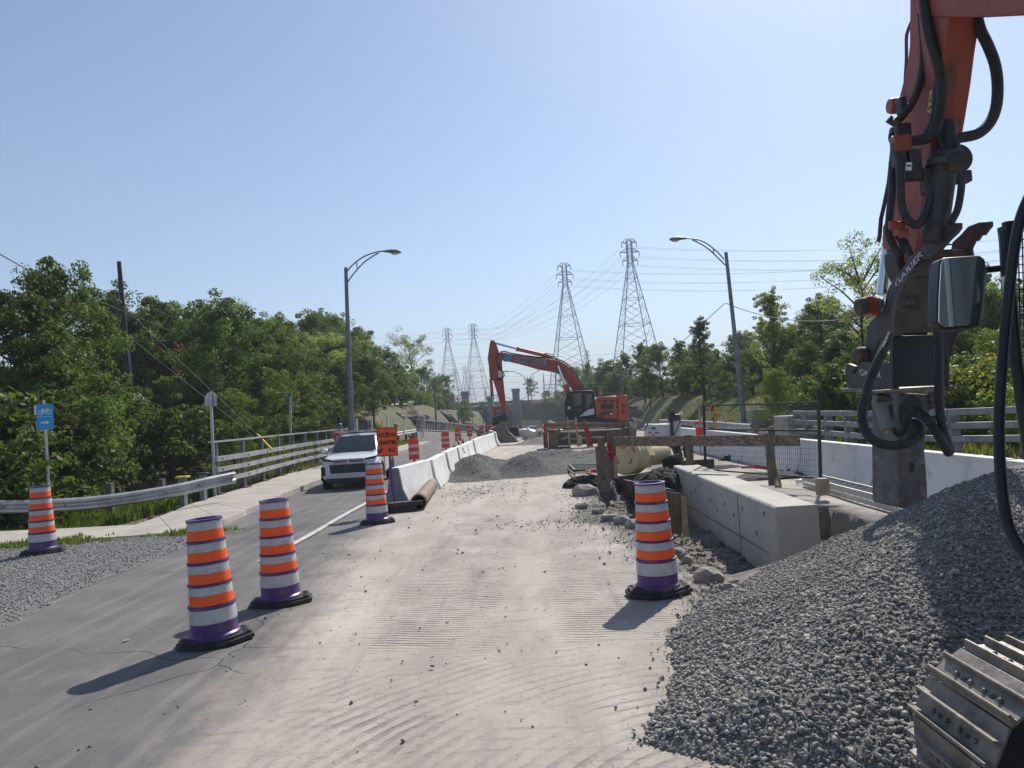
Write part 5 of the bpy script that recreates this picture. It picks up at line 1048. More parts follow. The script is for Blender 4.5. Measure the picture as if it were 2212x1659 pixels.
pl('stick', Za, [(478, 918), (490, 910), (510, 914), (522, 930), (552, 1015), (580, 1050), (572, 1090), (580, 1200), (592, 1320), (604, 1420), (612, 1510), (598, 1520), (583, 1520), (560, 1430), (530, 1330), (502, 1245), (472, 1215), (466, 1120), (456, 1060), (470, 960)], YE, .5, m_exo)
def ecyl(a, b_, c, r1, r2, Y, z=Za, nm='hydraulic_cylinder'):
    p, q, s_ = [P(*z(*t), Y) for t in (a, b_, c)]
    MB().tube([q, s_], r1, 12).build(nm, m_exo2, e, world=True); MB().tube([p, q], r2, 10).build('piston_rod', m_chrome, e, world=True)
    MB().tube([q, q.lerp(s_, .06)], r1*1.25, 12).build('cylinder_gland', m_exo, e, world=True)
ecyl((524, 936), (692, 982), (990, 1052), .14, .075, YE-.05); ecyl((1028, 1120), (1090, 1275), (1108, 1345), .16, .08, YE-.42); ecyl((1033, 1115), (1097, 1272), (1116, 1345), .16, .08, YE+.42)
ecyl((512, 1490), (495, 1370), (482, 1225), .11, .06, YE-.05)
pl('bucket_link', Za, [(498, 1460), (515, 1450), (530, 1540), (515, 1545)], YE, .5, m_exo); pl('bucket_link', Za, [(498, 1462), (595, 1458), (598, 1476), (500, 1480)], YE, .45, m_exo)
pl('coupler', Zb, [(880, 535), (940, 515), (1040, 490), (1080, 482), (1105, 500), (1095, 565), (1060, 600), (960, 645), (930, 630), (915, 655), (880, 640), (868, 605), (895, 590), (880, 560)], YE, .6, m_exd)
bk = [(1000, 585), (1040, 578), (1062, 600), (1075, 660), (1092, 705), (1120, 760), (1155, 775), (1180, 810), (1240, 870), (1310, 890), (1312, 903), (1270, 906), (1190, 912), (1090, 902), (1000, 888), (930, 850), (895, 800), (888, 745), (900, 690), (940, 650), (965, 630)]
pl('bucket', Zb, bk, YE, 1.3, m_worn); pl('bucket_rim', Zb, [(1068, 600), (1078, 655), (1098, 705), (1125, 756), (1158, 772), (1185, 806), (1244, 862), (1240, 872), (1178, 816), (1150, 782), (1112, 762), (1086, 708), (1070, 660)], YE, 1.36, m_rust)
b = MB()
for k in range(5): y = YE-.6+k*.3; b.prism([P(*Zb(1262, 886), y), P(*Zb(1314, 890), y), P(*Zb(1312, 902), y), P(*Zb(1262, 906), y)], (0, .14, 0))
b.build('bucket_teeth', m_galv, e, world=True)
b = MB()   # hoses along boom
b.tube([P(*Za(*q), YE-.38) for q in [(524, 1060), (530, 1090), (560, 1140), (580, 1180), (585, 1215), (560, 1235), (520, 1235)]], .035, 6); b.tube([P(*Za(*q), YE-.38) for q in [(570, 1010), (540, 1030), (528, 1070), (545, 1140), (585, 1170), (595, 1200), (575, 1225), (540, 1225)]], .035, 6)
b.tube([P(*Za(*q), YE-.1) for q in [(560, 1008), (600, 1004), (640, 1018), (760, 1038), (880, 1052), (985, 1060), (1060, 1078), (1120, 1115), (1165, 1175), (1255, 1315)]], .05, 6); b.tube([P(*Za(*q), YE-.2) for q in [(905, 1032), (930, 1020), (990, 1030), (1010, 1055), (1035, 1075)]], .035, 6)
b.build('hydraulic_hoses', m_hose, e, world=True)
a, c = P(*Za(676, 1068), YE-.32), P(*Za(888, 1098), YE-.32); cc = (a+c)/2
d0 = P(*Za(676, 1080), YE-.33); M = frame(P(*Za(782, 1080), YE-.325), c-a, (0, 0, 1)); 
text('LOISELLE', .5, 'lettering_outline', mat('name_outline_grey', (.4, .38, .4), .5), e, M @ Matrix.Translation((.2, 0, .012)), .003, .045, True, 1.02)
text('LOISELLE', .5, 'lettering', m_sblk, e, M @ Matrix.Translation((.2, 0, .02)), .004, .004, True, 1.02)
b = MB()
for k in range(4): b.prism([M @ Vector(q) for q in ((-1.66, .2-k*.14, .02), (-1.2, .3-k*.14, .02), (-1.12, .2-k*.14, .02), (-1.6, .12-k*.14, .02))], (0, -.01, 0))
b.build('emblem', m_blue, e, world=True)
bx('decal', m_whitep, P(*Za(563, 1187), YE-.27), (.32, .02, .45), e, world=True)
# cab and house (side to the camera)
cabp = [(1112, 1330), (1180, 1322), (1315, 1318), (1330, 1345), (1335, 1545), (1090, 1545), (1085, 1490), (1088, 1420), (1098, 1365)]
pl('cab', Za, cabp, YE-.95, 1.1, m_blk, bev=.05)
pl('cab_window', Za, [(1126, 1345), (1228, 1340), (1228, 1448), (1112, 1452), (1114, 1400)], YE-1.53, .04, m_cglass); pl('cab_window', Za, [(1255, 1345), (1312, 1350), (1308, 1430), (1275, 1470), (1255, 1470)], YE-1.53, .04, m_cglass); pl('cab_window', Za, [(1180, 1468), (1228, 1468), (1228, 1505), (1188, 1505)], YE-1.53, .04, m_cglass)
pl('door_pillar', Za, [(1231, 1335), (1252, 1335), (1252, 1480), (1231, 1520)], YE-1.56, .05, m_blk, bev=0)
b = MB(); p = P(*Za(1122, 1464), YE-1.56); b.prism([p+Vector(q) for q in ((0, 0, -.12), (.12, 0, 0), (0, 0, .12), (-.12, 0, 0))], (0, .02, 0)); b.build('cab_marker', m_swht, e, world=True, sm=0)
pl('side_flash', Za, [(1205, 1536), (1235, 1510), (1275, 1480), (1325, 1468), (1328, 1515), (1290, 1524)], YE-1.54, .05, m_whitep, bev=.01)
pl('engine_house', Za, [(1330, 1402), (1362, 1370), (1515, 1366), (1518, 1560), (1340, 1545)], YE, 2.9, m_exo2, bev=.06)
pl('counterweight', Za, [(1520, 1366), (1590, 1356), (1602, 1366), (1606, 1440), (1612, 1560), (1600, 1575), (1520, 1575)], YE, 2.95, m_exo2, bev=.1)
for q in (((1360, 1400), (1378, 1400), (1378, 1418), (1360, 1418)), ((1395, 1399), (1435, 1398), (1435, 1416), (1395, 1417)), ((1450, 1398), (1492, 1397), (1492, 1415), (1450, 1416)), ((1380, 1430), (1482, 1430), (1482, 1475), (1380, 1475)), ((1386, 1494), (1482, 1494), (1482, 1522), (1386, 1522)), ((1555, 1430), (1575, 1430), (1575, 1458), (1555, 1458)), ((1555, 1475), (1575, 1475), (1575, 1505), (1555, 1505))): pl('vent_grille', Za, q, YE-1.5, .05, m_exd, bev=0)
pl('decal', Za, [(1452, 1506), (1480, 1506), (1480, 1518), (1452, 1518)], YE-1.55, .02, m_whitep, bev=0)
text('P101', .42, 'lettering', m_sblk, e, frame(P(*Za(1364, 1533), YE-1.49), (1, 0, 0), (0, 0, 1)), .006, .01, True)
pl('deck', Za, [(1088, 1545), (1335, 1545), (1520, 1562), (1520, 1582), (1100, 1578)], YE, 2.7, m_exd)
pl('engine_cover', Za, [(1380, 1358), (1400, 1350), (1555, 1350), (1560, 1366), (1380, 1370)], YE+.2, 1.6, m_exd); pl('exhaust_stack', Za, [(1343, 1290), (1358, 1290), (1358, 1372), (1343, 1372)], YE+.3, .3, m_exd)
b = MB()
for x in (1270, 1300, 1335): b.tube([P(*Za(x, 1345), YE-.1), P(*Za(x, 1278), YE-.1)], .03, 6)
b.tube([P(*Za(1270, 1280), YE-.1), P(*Za(1335, 1275), YE-.1)], .03, 6); b.tube([P(*Za(1270, 1310), YE-.1), P(*Za(1335, 1308), YE-.1)], .03, 6); b.build('guard_rail', m_exd, e, world=True)
def track_mesh(L_, r, wd, pitch=.2, gh=.04):
    """track loop in local XZ, width along Y, bottom on z=0"""
    per = 2*L_+2*math.pi*r; n = int(per/pitch); b = MB()
    for i in range(n):
        s = per*i/n
        if s < L_: x, z, a = -L_/2+s, 0, 0
        elif s < L_+math.pi*r: t = (s-L_)/r; x, z, a = L_/2+r*math.sin(t), r-r*math.cos(t), t
        elif s < 2*L_+math.pi*r: x, z, a = L_/2-(s-L_-math.pi*r), 2*r, math.pi
        else: t = (s-2*L_-math.pi*r)/r; x, z, a = -L_/2-r*math.sin(t), r+r*math.cos(t), math.pi+t
        Rm = Matrix.Rotation(-a, 3, 'Y'); c = Vector((x, 0, z))
        b.box(c+Rm @ Vector((0, 0, .0)), (pitch*.96, wd, .025), Rm)
        for dx in (-pitch*.33, 0, pitch*.33): b.box(c+Rm @ Vector((dx, 0, -gh/2)), (.02, wd, gh), Rm)
    return b
for dy in (-1.3, 1.3):
    t = track_mesh(3.6, .45, .6, .22).build('crawler_track', m_exd, e); t.location = (.15, YE-o.y+dy, .02)
bx('undercarriage', m_exd, (.15, 0, .6), (3.2, 2.4, .5), e, bevel=.05)
# second bucket lying behind
b = MB(); Q = lambda *a: [P(*Zb(*p), 57) for p in a]
b.prism(Q((1085, 690), (1130, 672), (1240, 665), (1262, 700), (1275, 740), (1290, 775), (1265, 800), (1120, 805), (1085, 760)), (0, .9, 0)); ob = thing('excavator_bucket', 'black open excavator bucket on the ground behind the digging bucket', 'bucket', P(*Zb(1190, 805), 57)); b.build('bucket_shell', m_blk, ob, world=True, bevel=.03)
b = MB(); b.prism(Q((1245, 662), (1258, 665), (1292, 772), (1275, 780)), (0, -.06, 0)); b.prism(Q((1100, 800), (1300, 800), (1300, 812), (1100, 815)), (0, -.1, 0)); b.build('bucket_edge', m_galv, ob, world=True)
b = MB(); b.prism(Q((1225, 815), (1330, 808), (1322, 826), (1235, 832)), (0, 1.2, 0)); tag(b.build('steel_plate', m_whitep, origin=tuple(P(*Zb(1270, 820), 57))), 'white plank lying at the lip of the black bucket', 'plank')
# far car, panel, post
def simple_far_car():
    a = P(1148, 917, 108); z0 = float(rz(108)); e = thing('parked_car', 'silver car seen head-on far down the road before the tunnel', 'car', (a.x, 108, z0)); L = []
    for y, w_, z1 in ((0, .8, .75), (.3, .88, .92), (1.2, .9, 1.0), (3.8, .88, 1.05), (4.3, .8, .95)): L.append([Vector(q) for q in ((-w_, y, .3), (-w_, y, z1*.8), (-w_*.8, y, z1), (w_*.8, y, z1), (w_, y, z1*.8), (w_, y, .3))])
    MB().loft(L).build('car_body', mat('silver_car_paint', (.5, .52, .55), .25, .3, coat=.5), e, bevel=.03)
    L = [[Vector(q) for q in ((-w_, y, .95), (-w_*.85, y, z1), (w_*.85, y, z1), (w_, y, .95))] for y, w_, z1 in ((1.0, .8, 1.0), (1.8, .74, 1.5), (3.3, .74, 1.52), (4.1, .8, 1.05))]
    MB().loft(L).build('cabin', mat('silver_car_paint', (.5, .52, .55), .25, .3, coat=.5), e)
    MB().add([(-.72, 1.03, 1.04), (.72, 1.03, 1.04), (.62, 1.72, 1.46), (-.62, 1.72, 1.46)], [(0, 1, 2, 3)]).build('windshield', mat('sky_reflecting_glass', (.1, .13, .16), .03, .7), e)
    for s in (-1, 1):
        MB().lathe([(.0, -.1), (.33, -.1), (.33, .1), (0, .1)], 20, Matrix.Translation((s*.8, .85, .33)) @ Matrix.Rotation(R(90), 4, 'Y')).build('wheel', m_rubber, e)
        MB().lathe([(.0, -.1), (.33, -.1), (.33, .1), (0, .1)], 20, Matrix.Translation((s*.8, 3.5, .33)) @ Matrix.Rotation(R(90), 4, 'Y')).build('wheel', m_rubber, e)
        bx('headlight', m_lamp, (s*.6, -.01, .68), (.3, .06, .12), e)
    bx('grille', m_blk, (0, -.0, .55), (.8, .06, .2), e)
simple_far_car()
b = MB(); b.prism([P(*Zb(*q), 114) for q in ((1340, 700), (1585, 700), (1585, 566), (1340, 570))], (0, .2, 0)); tag(b.build('site_panel', m_conc, origin=tuple(P(*Zb(1460, 700), 114))), 'large grey rectangular panel behind the distant car', 'panel')
b = MB(); b.beam(P(*Zb(1333, 665), 95), P(*Zb(1331, 575), 95), .3, .3); tag(b.build('bollard', m_yel, origin=tuple(P(*Zb(1333, 665), 95))), 'yellow post left of the distant car', 'post')
b = MB(); b.prism([P(*Zb(*q), 62) for q in ((1332, 745), (1490, 745), (1490, 697), (1332, 700))], (0, 1, 0)); tag(b.build('timber_crate', m_wood, origin=tuple(P(*Zb(1410, 745), 62)), bevel=.03), 'brown timber formwork box in front of the distant car', 'crate')
b = MB(); r = random.Random(4)
for k in range(6): b.ball(P(*Zb(1300+k*25, 765+r.uniform(-8, 8)), 58), (.55, .4, .32+r.uniform(0, .15)), 10, 7)
bg_ = b.build('plastic_sheet', m_whitep, origin=tuple(P(*Zb(1350, 790), 58))); tag(bg_, 'crumpled white sheet beside the distant timber box', 'plastic sheet')
d_ = bg_.modifiers.new('n', 'DISPLACE'); tx = bpy.data.textures.new('t', 'CLOUDS'); tx.noise_scale = .3; d_.texture = tx; d_.strength = .3
# ------------------------------------------------------------------ white car (compact SUV)
cpos = G(772, 1053); cpos = Vector((cpos.x-.12, cpos.y-.5, 0)); e = CAR = thing('car', 'white compact SUV with roof rack driving towards the camera in the open lane', 'car', cpos, R(3.5))
def sec(y, w_, zb, zt, zc_=None, tuck=.86): # half section -> full ring
    zc_ = zc_ or zt+.03; h = [(w_*.9, zb), (w_*.985, zb+.12), (w_, zb+(zt-zb)*.5), (w_*.985, zt-.14), (w_*.93, zt-.03), (w_*tuck*.9, zt+.0), (w_*.45, zc_), (0, zc_+.005)]
    return [Vector((x, y, z)) for x, z in h]+[Vector((-x, y, z)) for x, z in reversed(h[:-1])]
bs = [sec(.0, .66, .33, .78), sec(.05, .76, .26, .86), sec(.16, .83, .22, .92), sec(.4, .88, .22, .97), sec(.8, .9, .25, 1.03), sec(1.25, .905, .25, 1.07), sec(1.8, .905, .25, 1.08), sec(3.0, .905, .25, 1.1), sec(3.8, .9, .25, 1.12), sec(4.2, .86, .28, 1.1), sec(4.34, .78, .34, 1.02)]
body = MB().loft(bs).build('body', m_white, e, sm=50); sb = body.modifiers.new('s', 'SUBSURF'); sb.levels = sb.render_levels = 1
def gsec(y, w0_, z0, w1, z1): return [Vector(q) for q in ((w0_, y, z0), (w0_*.97, y, z0+(z1-z0)*.5), (w1, y, z1-.03), (w1*.86, y, z1), (0, y, z1+.02), (-w1*.86, y, z1), (-w1, y, z1-.03), (-w0_*.97, y, z0+(z1-z0)*.5), (-w0_, y, z0))]
gs = [gsec(1.05, .78, 1.02, .76, 1.05), gsec(1.45, .8, 1.03, .69, 1.33), gsec(1.85, .8, 1.04, .62, 1.56), gsec(2.2, .8, 1.04, .62, 1.62), gsec(3.3, .8, 1.05, .62, 1.61), gsec(3.9, .79, 1.05, .62, 1.5), gsec(4.22, .77, 1.05, .7, 1.12)]
MB().loft(gs, closed=True).build('roof', m_white, e, sm=50)
ws = [[Vector((x, y, z)) for x in (-w_, -w_*.5, 0, w_*.5, w_)] for y, z, w_ in ((1.08, 1.085, .7), (1.42, 1.335, .64), (1.80, 1.565, .565))]
for row in ws:
    for i, v in enumerate(row): v.y -= .05*(1-abs(i-2)/2)+.012; v.z += .02
MB().loft(ws, closed=False).build('windshield', m_cglass, e, sm=60)
for s in (-1, 1):
    MB().add([(s*.808, 1.5, 1.11), (s*.808, 2.35, 1.11), (s*.66, 2.35, 1.55), (s*.67, 1.98, 1.54)], [(0, 1, 2, 3)]).build('side_window', m_cglass, e)
    MB().add([(s*.808, 2.42, 1.11), (s*.808, 3.3, 1.12), (s*.66, 3.2, 1.54), (s*.66, 2.42, 1.55)], [(0, 1, 2, 3)]).build('side_window', m_cglass, e)
    wm = MB(); wm.ball((s*.98, 1.42, 1.14), (.12, .1, .085), 12, 8); wm.beam((s*.82, 1.45, 1.08), (s*.93, 1.45, 1.1), .05, .04); wm.build('side_mirror', m_white, e)
    bx('mirror_trim', m_blk, (s*.98, 1.45, 1.07), (.2, .1, .04), e, bevel=.01)
    for y, nm in ((.83, 'front'), (3.45, 'rear')):
        Mw = Matrix.Translation((s*.8, y, .34)) @ Matrix.Rotation(R(90), 4, 'Y')
        MB().lathe([(.2, -.11), (.31, -.11), (.34, -.07), (.34, .07), (.31, .11), (.2, .11)], 28, Mw).build('tyre', m_rubber, e)
        wh = MB().lathe([(0, s*.07), (.05, s*.075), (.06, s*.05), (.2, s*.05), (.205, s*.1), (.205, -s*.05)], 28, Mw)
        for k in range(10): t = 2*math.pi*k/10; wh.beam(Mw @ Vector((.04*math.cos(t), .04*math.sin(t), s*.085)), Mw @ Vector((.2*math.cos(t), .2*math.sin(t), s*.085)), .025, .02)
        wh.build('wheel_rim', m_galv, e)
        MB().lathe([(.36, 0), (.43, .0), (.43, .03*s), (.36, .03*s)], 24, Matrix.Translation((s*.895, y, .34)) @ Matrix.Rotation(R(90), 4, 'Y'), a0=R(80), a1=R(280)).build('arch_trim', m_blk, e)
        MB().lathe([(0, 0), (.385, 0)], 24, Matrix.Translation((s*.9, y, .34)) @ Matrix.Rotation(R(90), 4, 'Y')).build('wheel_well', m_blk, e)
    # headlight: slim swept lamp; lower lamp cluster
    MB().prism([Vector(q) for q in ((s*.47, -.05, .82), (s*.80, .06, .85), (s*.865, .14, .93), (s*.855, .26, .975), (s*.5, -.02, .92))], (0, .08, -.01)).build('headlight', m_cglass, e, bevel=.01)
    b = MB(); b.tube([(s*.47, -.062, .832), (s*.79, .045, .862), (s*.868, .13, .93)], .013, 6); hl = b.build('headlight_strip', mat('pale_headlamp', (.9, .9, .85), .2), e)  # pale strip along the headlamp edge
    b = MB(); b.prism([Vector(q) for q in ((s*.62, -.0, .40), (s*.82, .1, .40), (s*.83, .1, .74), (s*.64, -.0, .76))], (0, .06, 0)); b.build('lamp_housing', m_whitep, e, bevel=.02)
    b = MB(); b.prism([Vector(q) for q in ((s*.72, .0, .45), (s*.84, .05, .45), (s*.85, .05, .70), (s*.73, .0, .72))], (0, .06, 0)); b.build('fog_lamp', m_cglass, e, bevel=.01)
    bx('roof_rail', m_blk, (s*.62, 2.7, 1.66), (.04, 1.7, .035), e, bevel=.01)
b = MB(); b.prism([Vector(q) for q in ((-.5, -.035, .82), (.5, -.035, .82), (.46, -.015, .92), (-.46, -.015, .92))], (0, .06, 0)); b.build('upper_grille', m_blk, e)
b = MB(); b.prism([Vector(q) for q in ((-.56, -.03, .50), (.56, -.03, .50), (.58, -.02, .76), (-.58, -.02, .76))], (0, .08, 0)); gg = b.build('lower_grille', m_blk, e, bevel=.01)
for z, w_ in ((.9, .5), (.845, .5), (.795, .56)): bx('grille_bar', m_whitep if z != .845 else m_galv, (0, -.045, z), (w_*2-.04, .03, .018), e, bevel=.004)
b = MB(); b.prism([Vector(q) for q in ((-.7, .0, .36), (.7, .0, .36), (.74, .03, .46), (.56, -.06, .46), (-.56, -.06, .46), (-.74, .03, .46))], (0, .1, .0)); b.build('bumper_lip', m_white, e, bevel=.02)
b = MB(); b.prism([Vector(q) for q in ((-.66, .01, .2), (.66, .01, .2), (.7, .01, .35), (-.7, .01, .35))], (0, .1, 0)); b.build('lower_valance', m_blk, e, bevel=.02)
b = MB()   # three-diamond badge
for k in range(3):
    t = R(90+120*k); d = Vector((math.cos(t), 0, math.sin(t))); n_ = Vector((-math.sin(t), 0, math.cos(t))); c = Vector((0, -.066, .845)); b.prism([c, c+d*.035+n_*.02, c+d*.07, c+d*.035-n_*.02], (0, -.01, 0))
b.build('badge', m_chrome, e, sm=0)
b = MB(); b.beam((-.78, 2.2, 1.72), (.82, 2.2, 1.72), .07, .05); b.beam((-.78, 3.1, 1.71), (.82, 3.1, 1.71), .07, .05); b.build('roof_rack_bar', m_galv, e, bevel=.01)
bx('roof_beacon', m_exd, (-.05, 2.0, 1.67), (.35, .12, .05), e, bevel=.015)
for s in (-1, 1): MB().add([(s*.915, 1.5, .45), (s*.915, 3.2, .45), (s*.92, 3.2, .95), (s*.92, 1.5, .95)], [(0, 1, 2, 3)]).build('door_panel', m_white, e); MB().add([(s*.925, 2.5, .55), (s*.925, 3.05, .55), (s*.928, 3.05, .95), (s*.928, 2.7, .95)], [(0, 1, 2, 3)]).build('door_decal', m_blue, e)
# ------------------------------------------------------------------ worker
def skin(name, verts, edges, radii, m, parent, root=0, sub=2, loc=None):
    me = bpy.data.meshes.new(name); me.from_pydata(verts, edges, []); me.materials.append(m); o = bpy.data.objects.new(name, me); link(o, parent)
    if loc: o.location = loc
    k = o.modifiers.new('skin', 'SKIN'); k.use_smooth_shade = True
    for i, s_ in enumerate(me.skin_vertices[0].data): r_ = radii[i]; s_.radius = r_ if isinstance(r_, tuple) else (r_, r_); s_.use_root = (i == root)
    q = o.modifiers.new('s', 'SUBSURF'); q.levels = q.render_levels = sub; return o
pp = P(735, 945, 34.5); m_skin = mat('tanned_skin', (.42, .23, .16), .6); m_shirt = mat('red_shirt_cloth', (.5, .03, .03), .85); m_vest = mat('yellow_safety_vest', (.8, .62, .05), .7); m_jean = mat('dark_work_trousers', (.03, .035, .05), .9)
V = [(0, 0, .95), (0, 0, 1.15), (0, .01, 1.35), (0, .01, 1.47), (0, 0, 1.55), (0, -.01, 1.66), (0, -.01, 1.74),
     (.2, .01, 1.42), (.25, .02, 1.15), (.17, -.2, 1.02), (-.2, .01, 1.42), (-.25, .02, 1.15), (-.15, -.22, 1.04), (.1, 0, .9), (.12, -.03, .5), (.12, .02, .09), (.13, -.14, .03), (-.1, 0, .9), (-.12, 0, .5), (-.12, .03, .09), (-.13, -.13, .03)]
E_ = [(0, 1), (1, 2), (2, 3), (3, 4), (4, 5), (5, 6), (3, 7), (7, 8), (8, 9), (3, 10), (10, 11), (11, 12), (0, 13), (13, 14), (14, 15), (15, 16), (0, 17), (17, 18), (18, 19), (19, 20)]
rd_ = [(.16, .12), (.15, .11), (.17, .12), .08, .055, (.075, .095), .06, .06, .045, .03, .06, .045, .03, .085, .06, .045, .04, .085, .06, .045, .04]
nv = len(V)
for base, dx in ((9, 1), (12, -1)):   # fingers and thumb
    b0 = Vector(V[base]); palm = b0+Vector((-.03*dx, -.07, -.01)); V.append(tuple(palm)); rd_.append((.028, .016)); pi = len(V)-1; E_.append((base, pi))
    for k, L_ in enumerate((.06, .07, .068, .055)):
        a = palm+Vector(((k-1.5)*.019, -.035, 0)); c = a+Vector((0, -L_*.6, -.012)); V += [tuple(a), tuple(c)]; rd_ += [.009, .008]; E_ += [(pi, len(V)-2), (len(V)-2, len(V)-1)]
    a = palm+Vector((-.04*dx, .0, .01)); V.append(tuple(a)); rd_.append(.01); E_.append((pi, len(V)-1))
wk = thing('person', 'person in blue hard hat, red shirt and yellow vest looking down behind the white car', 'person', (pp.x, 34.5, .15), R(25))
skin('person_body', V, E_, rd_, m_skin, wk)
skin('trousers', [V[i] for i in (0, 13, 14, 15, 17, 18, 19)]+[(0, 0, 1.02)], [(0, 1), (1, 2), (2, 3), (0, 4), (4, 5), (5, 6), (0, 7)], [(.18, .14), .105, .08, .07, .105, .08, .07, (.17, .13)], m_jean, wk)
skin('shirt', [V[i] for i in (1, 2, 3, 7, 8, 10, 11)]+[(0, 0, 1.0), (.21, -.09, 1.08), (-.2, -.09, 1.09)], [(7, 0), (0, 1), (1, 2), (2, 3), (3, 4), (2, 5), (5, 6), (4, 8), (6, 9)], [(.175, .135), (.19, .14), .1, .075, .06, .075, .06, (.175, .135), .045, .045], m_shirt, wk)
skin('safety_vest', [(0, 0, .98), (0, 0, 1.15), (0, .01, 1.34), (.11, .01, 1.44), (-.11, .01, 1.44)], [(0, 1), (1, 2), (2, 3), (2, 4)], [(.185, .15), (.185, .15), (.19, .15), (.06, .09), (.06, .09)], m_vest, wk, sub=1)
b = MB(); b.lathe([(.125, 0), (.13, .03), (.11, .1), (.06, .145), (0.001, .155)], 16, Matrix.Translation((0, 0, 1.72))); b.lathe([(.12, 0), (.16, -.005)], 16, Matrix.Translation((0, -.02, 1.725))); b.build('hard_hat', mat('blue_hard_hat', (.02, .12, .3), .3), wk)
b = MB(); b.ball((0, -.105, 1.645), (.014, .02, .022), 8, 6); [b.ball((s*.085, 0, 1.65), (.012, .02, .03), 6, 5) for s in (-1, 1)]; b.build('nose_and_ears', m_skin, wk); b = MB(); [b.ball((s*.032, -.092, 1.675), .011, 6, 5) for s in (-1, 1)]; b.build('eyes', m_sblk, wk); bx('mouth', mat('lips', (.3, .1, .09), .6), (0, -.097, 1.6), (.05, .012, .01), wk)
# ------------------------------------------------------------------ brown pipe
a, c = G(905, 1102), G(934, 1060); a.z = c.z = .17; ax = (c-a).normalized(); Mq = frame(a, ax.cross(Vector((0, 0, 1))), Vector((0, 0, 1))); L_ = (c-a).length
e = thing('steel_pipe', 'rusty brown steel pipe lying at the foot of the second barrier', 'pipe', (a.x, a.y, 0)); Mq = frame(a, Vector((0, 0, 1)).cross(ax), Vector((0, 0, 1))); Mz = Matrix(((Mq[0][0], 0, ax.x, a.x), (Mq[1][0], 0, ax.y, a.y), (0, 1, 0, a.z), (0, 0, 0, 1)))
MB().lathe([(.14, L_), (.165, L_), (.165, .25), (.165, 0), (.15, 0), (.15, L_)], 24, Mz).build('pipe_wall', m_pipe, e, world=True); MB().lathe([(.166, .0), (.18, .0), (.18, .3), (.166, .3)], 24, Mz).build('pipe_collar', m_rust, e, world=True)
# cone, plywood, bar by the barrier line
o = G(1016, 985); e = thing('traffic_cone', 'small red cone by the barrier line beyond the gravel ridge', 'traffic cone', (o.x-.2, 37, 0)); MB().lathe([(.19, .03), (.03, .9), (0.01, .9)], 20).build('cone_body', m_red, e); bx('cone_base', m_red, (0, 0, .015), (.45, .45, .03), e, bevel=.01); MB().lathe([(.105, .5), (.072, .68)], 20).build('cone_band', m_silver, e)
b = MB(); b.prism([P(*Zb(*q), 31) for q in ((325, 925), (345, 930), (435, 1050), (385, 1062))], (0, .04, 0)); tag(b.build('plywood_sheet', m_woodl, origin=tuple(P(*Zb(380, 1050), 31))), 'yellow plywood sheet leaning on the left barrier line', 'plywood')
b = MB(); b.beam(P(*Zb(318, 945), 30.8), P(*Zb(352, 1070), 30.2), .1, .05); tag(b.build('steel_stake', m_rust, origin=tuple(P(*Zb(352, 1070), 30.2))), 'dark steel stake left of the leaning plywood', 'stake')
b = MB(); b.tube([P(*Zb(362, 838), 31), P(*Zb(400, 890), 30.9), P(*Zb(462, 985), 30.5), P(*Zb(480, 1040), 30.2)], .03, 6); tag(b.build('steel_bar', m_exd, origin=tuple(P(*Zb(480, 1040), 30.2))), 'bent dark bar leaning across the barrier by the plywood', 'steel bar')
# ------------------------------------------------------------------ concrete block wall in the excavation
Zc = zf(2100, 1550, 3.016); Zd = zf(2600, 1500, 2.765)
xa0, xa1 = 3.63, 4.23; zt = .36; zb = -.85
b = MB(); secs = []
for y in (11.7, 20.6):
    dx = .13 if y > 12 else 0; c = .03
    secs.append([Vector((x+dx, y, z)) for x, z in ((xa0-.0, zb), (xa0-.05, -.45), (xa0-.05, zt-c), (xa0-.05+c, zt), (xa1-c, zt), (xa1, zt-c), (xa1, zb))])
e = thing('concrete_wall_block', 'long grey cast concrete block standing in the excavation', 'concrete block', (3.9, 16, zb))
b.loft(secs).build('cast_concrete', m_concl, e, world=True, bevel=.008)
b = MB(); r = random.Random(2)
for k in range(12): y = 12.2+k*.68+r.uniform(-.1, .1); x = xa0-.052+.13*(y-11.7)/8.9; b.box((x, y, -.02+r.uniform(-.22, .22)), (.012, .045, .07))
b.box((xa0+.3, 11.695, -.38), (.06, .012, .06)); b.build('tie_holes', m_exd, e, world=True)
b = MB(); b.box((xa0-.05+.03, 13.9, -.2), (.01, .012, 1.0)); b.box((xa0-.04, 16, -.42), (.006, 8.4, .012)); b.build('form_seam', m_exd, e, world=True)
# formwork panel left of the block
pA, pB = Vector((2.2, 22.0, 0)), Vector((3.2, 17.7, 0)); d = (pB-pA).normalized()
b = MB(); b.beam(pA+Vector((0, 0, -.5)), pB+Vector((0, 0, -.5)), .06, 1.06); tag(b.build('shoring_sheet', m_ply, origin=(2.7, 20, -1)), 'dark stained formwork panel retaining the left edge of the excavation', 'formwork panel')
b = MB(); b.prism([P(u, v, 16.6) for u, v in ((1441, 1062), (1470, 1066), (1472, 1150), (1443, 1150))], (0, .05, 0)); tag(b.build('formwork_board', m_woodv, origin=tuple(P(1456, 1150, 16.6))), 'grey formwork board right behind the lone barrel', 'board')
b = MB(); b.prism([P(u, v, 15.6) for u, v in ((1472, 1068), (1483, 1074), (1489, 1160), (1476, 1160))], (0, .06, 0)); tag(b.build('formwork_board', m_woodl, origin=tuple(P(1480, 1160, 15.6))), 'pale upright board between the lone barrel and the concrete block', 'board')
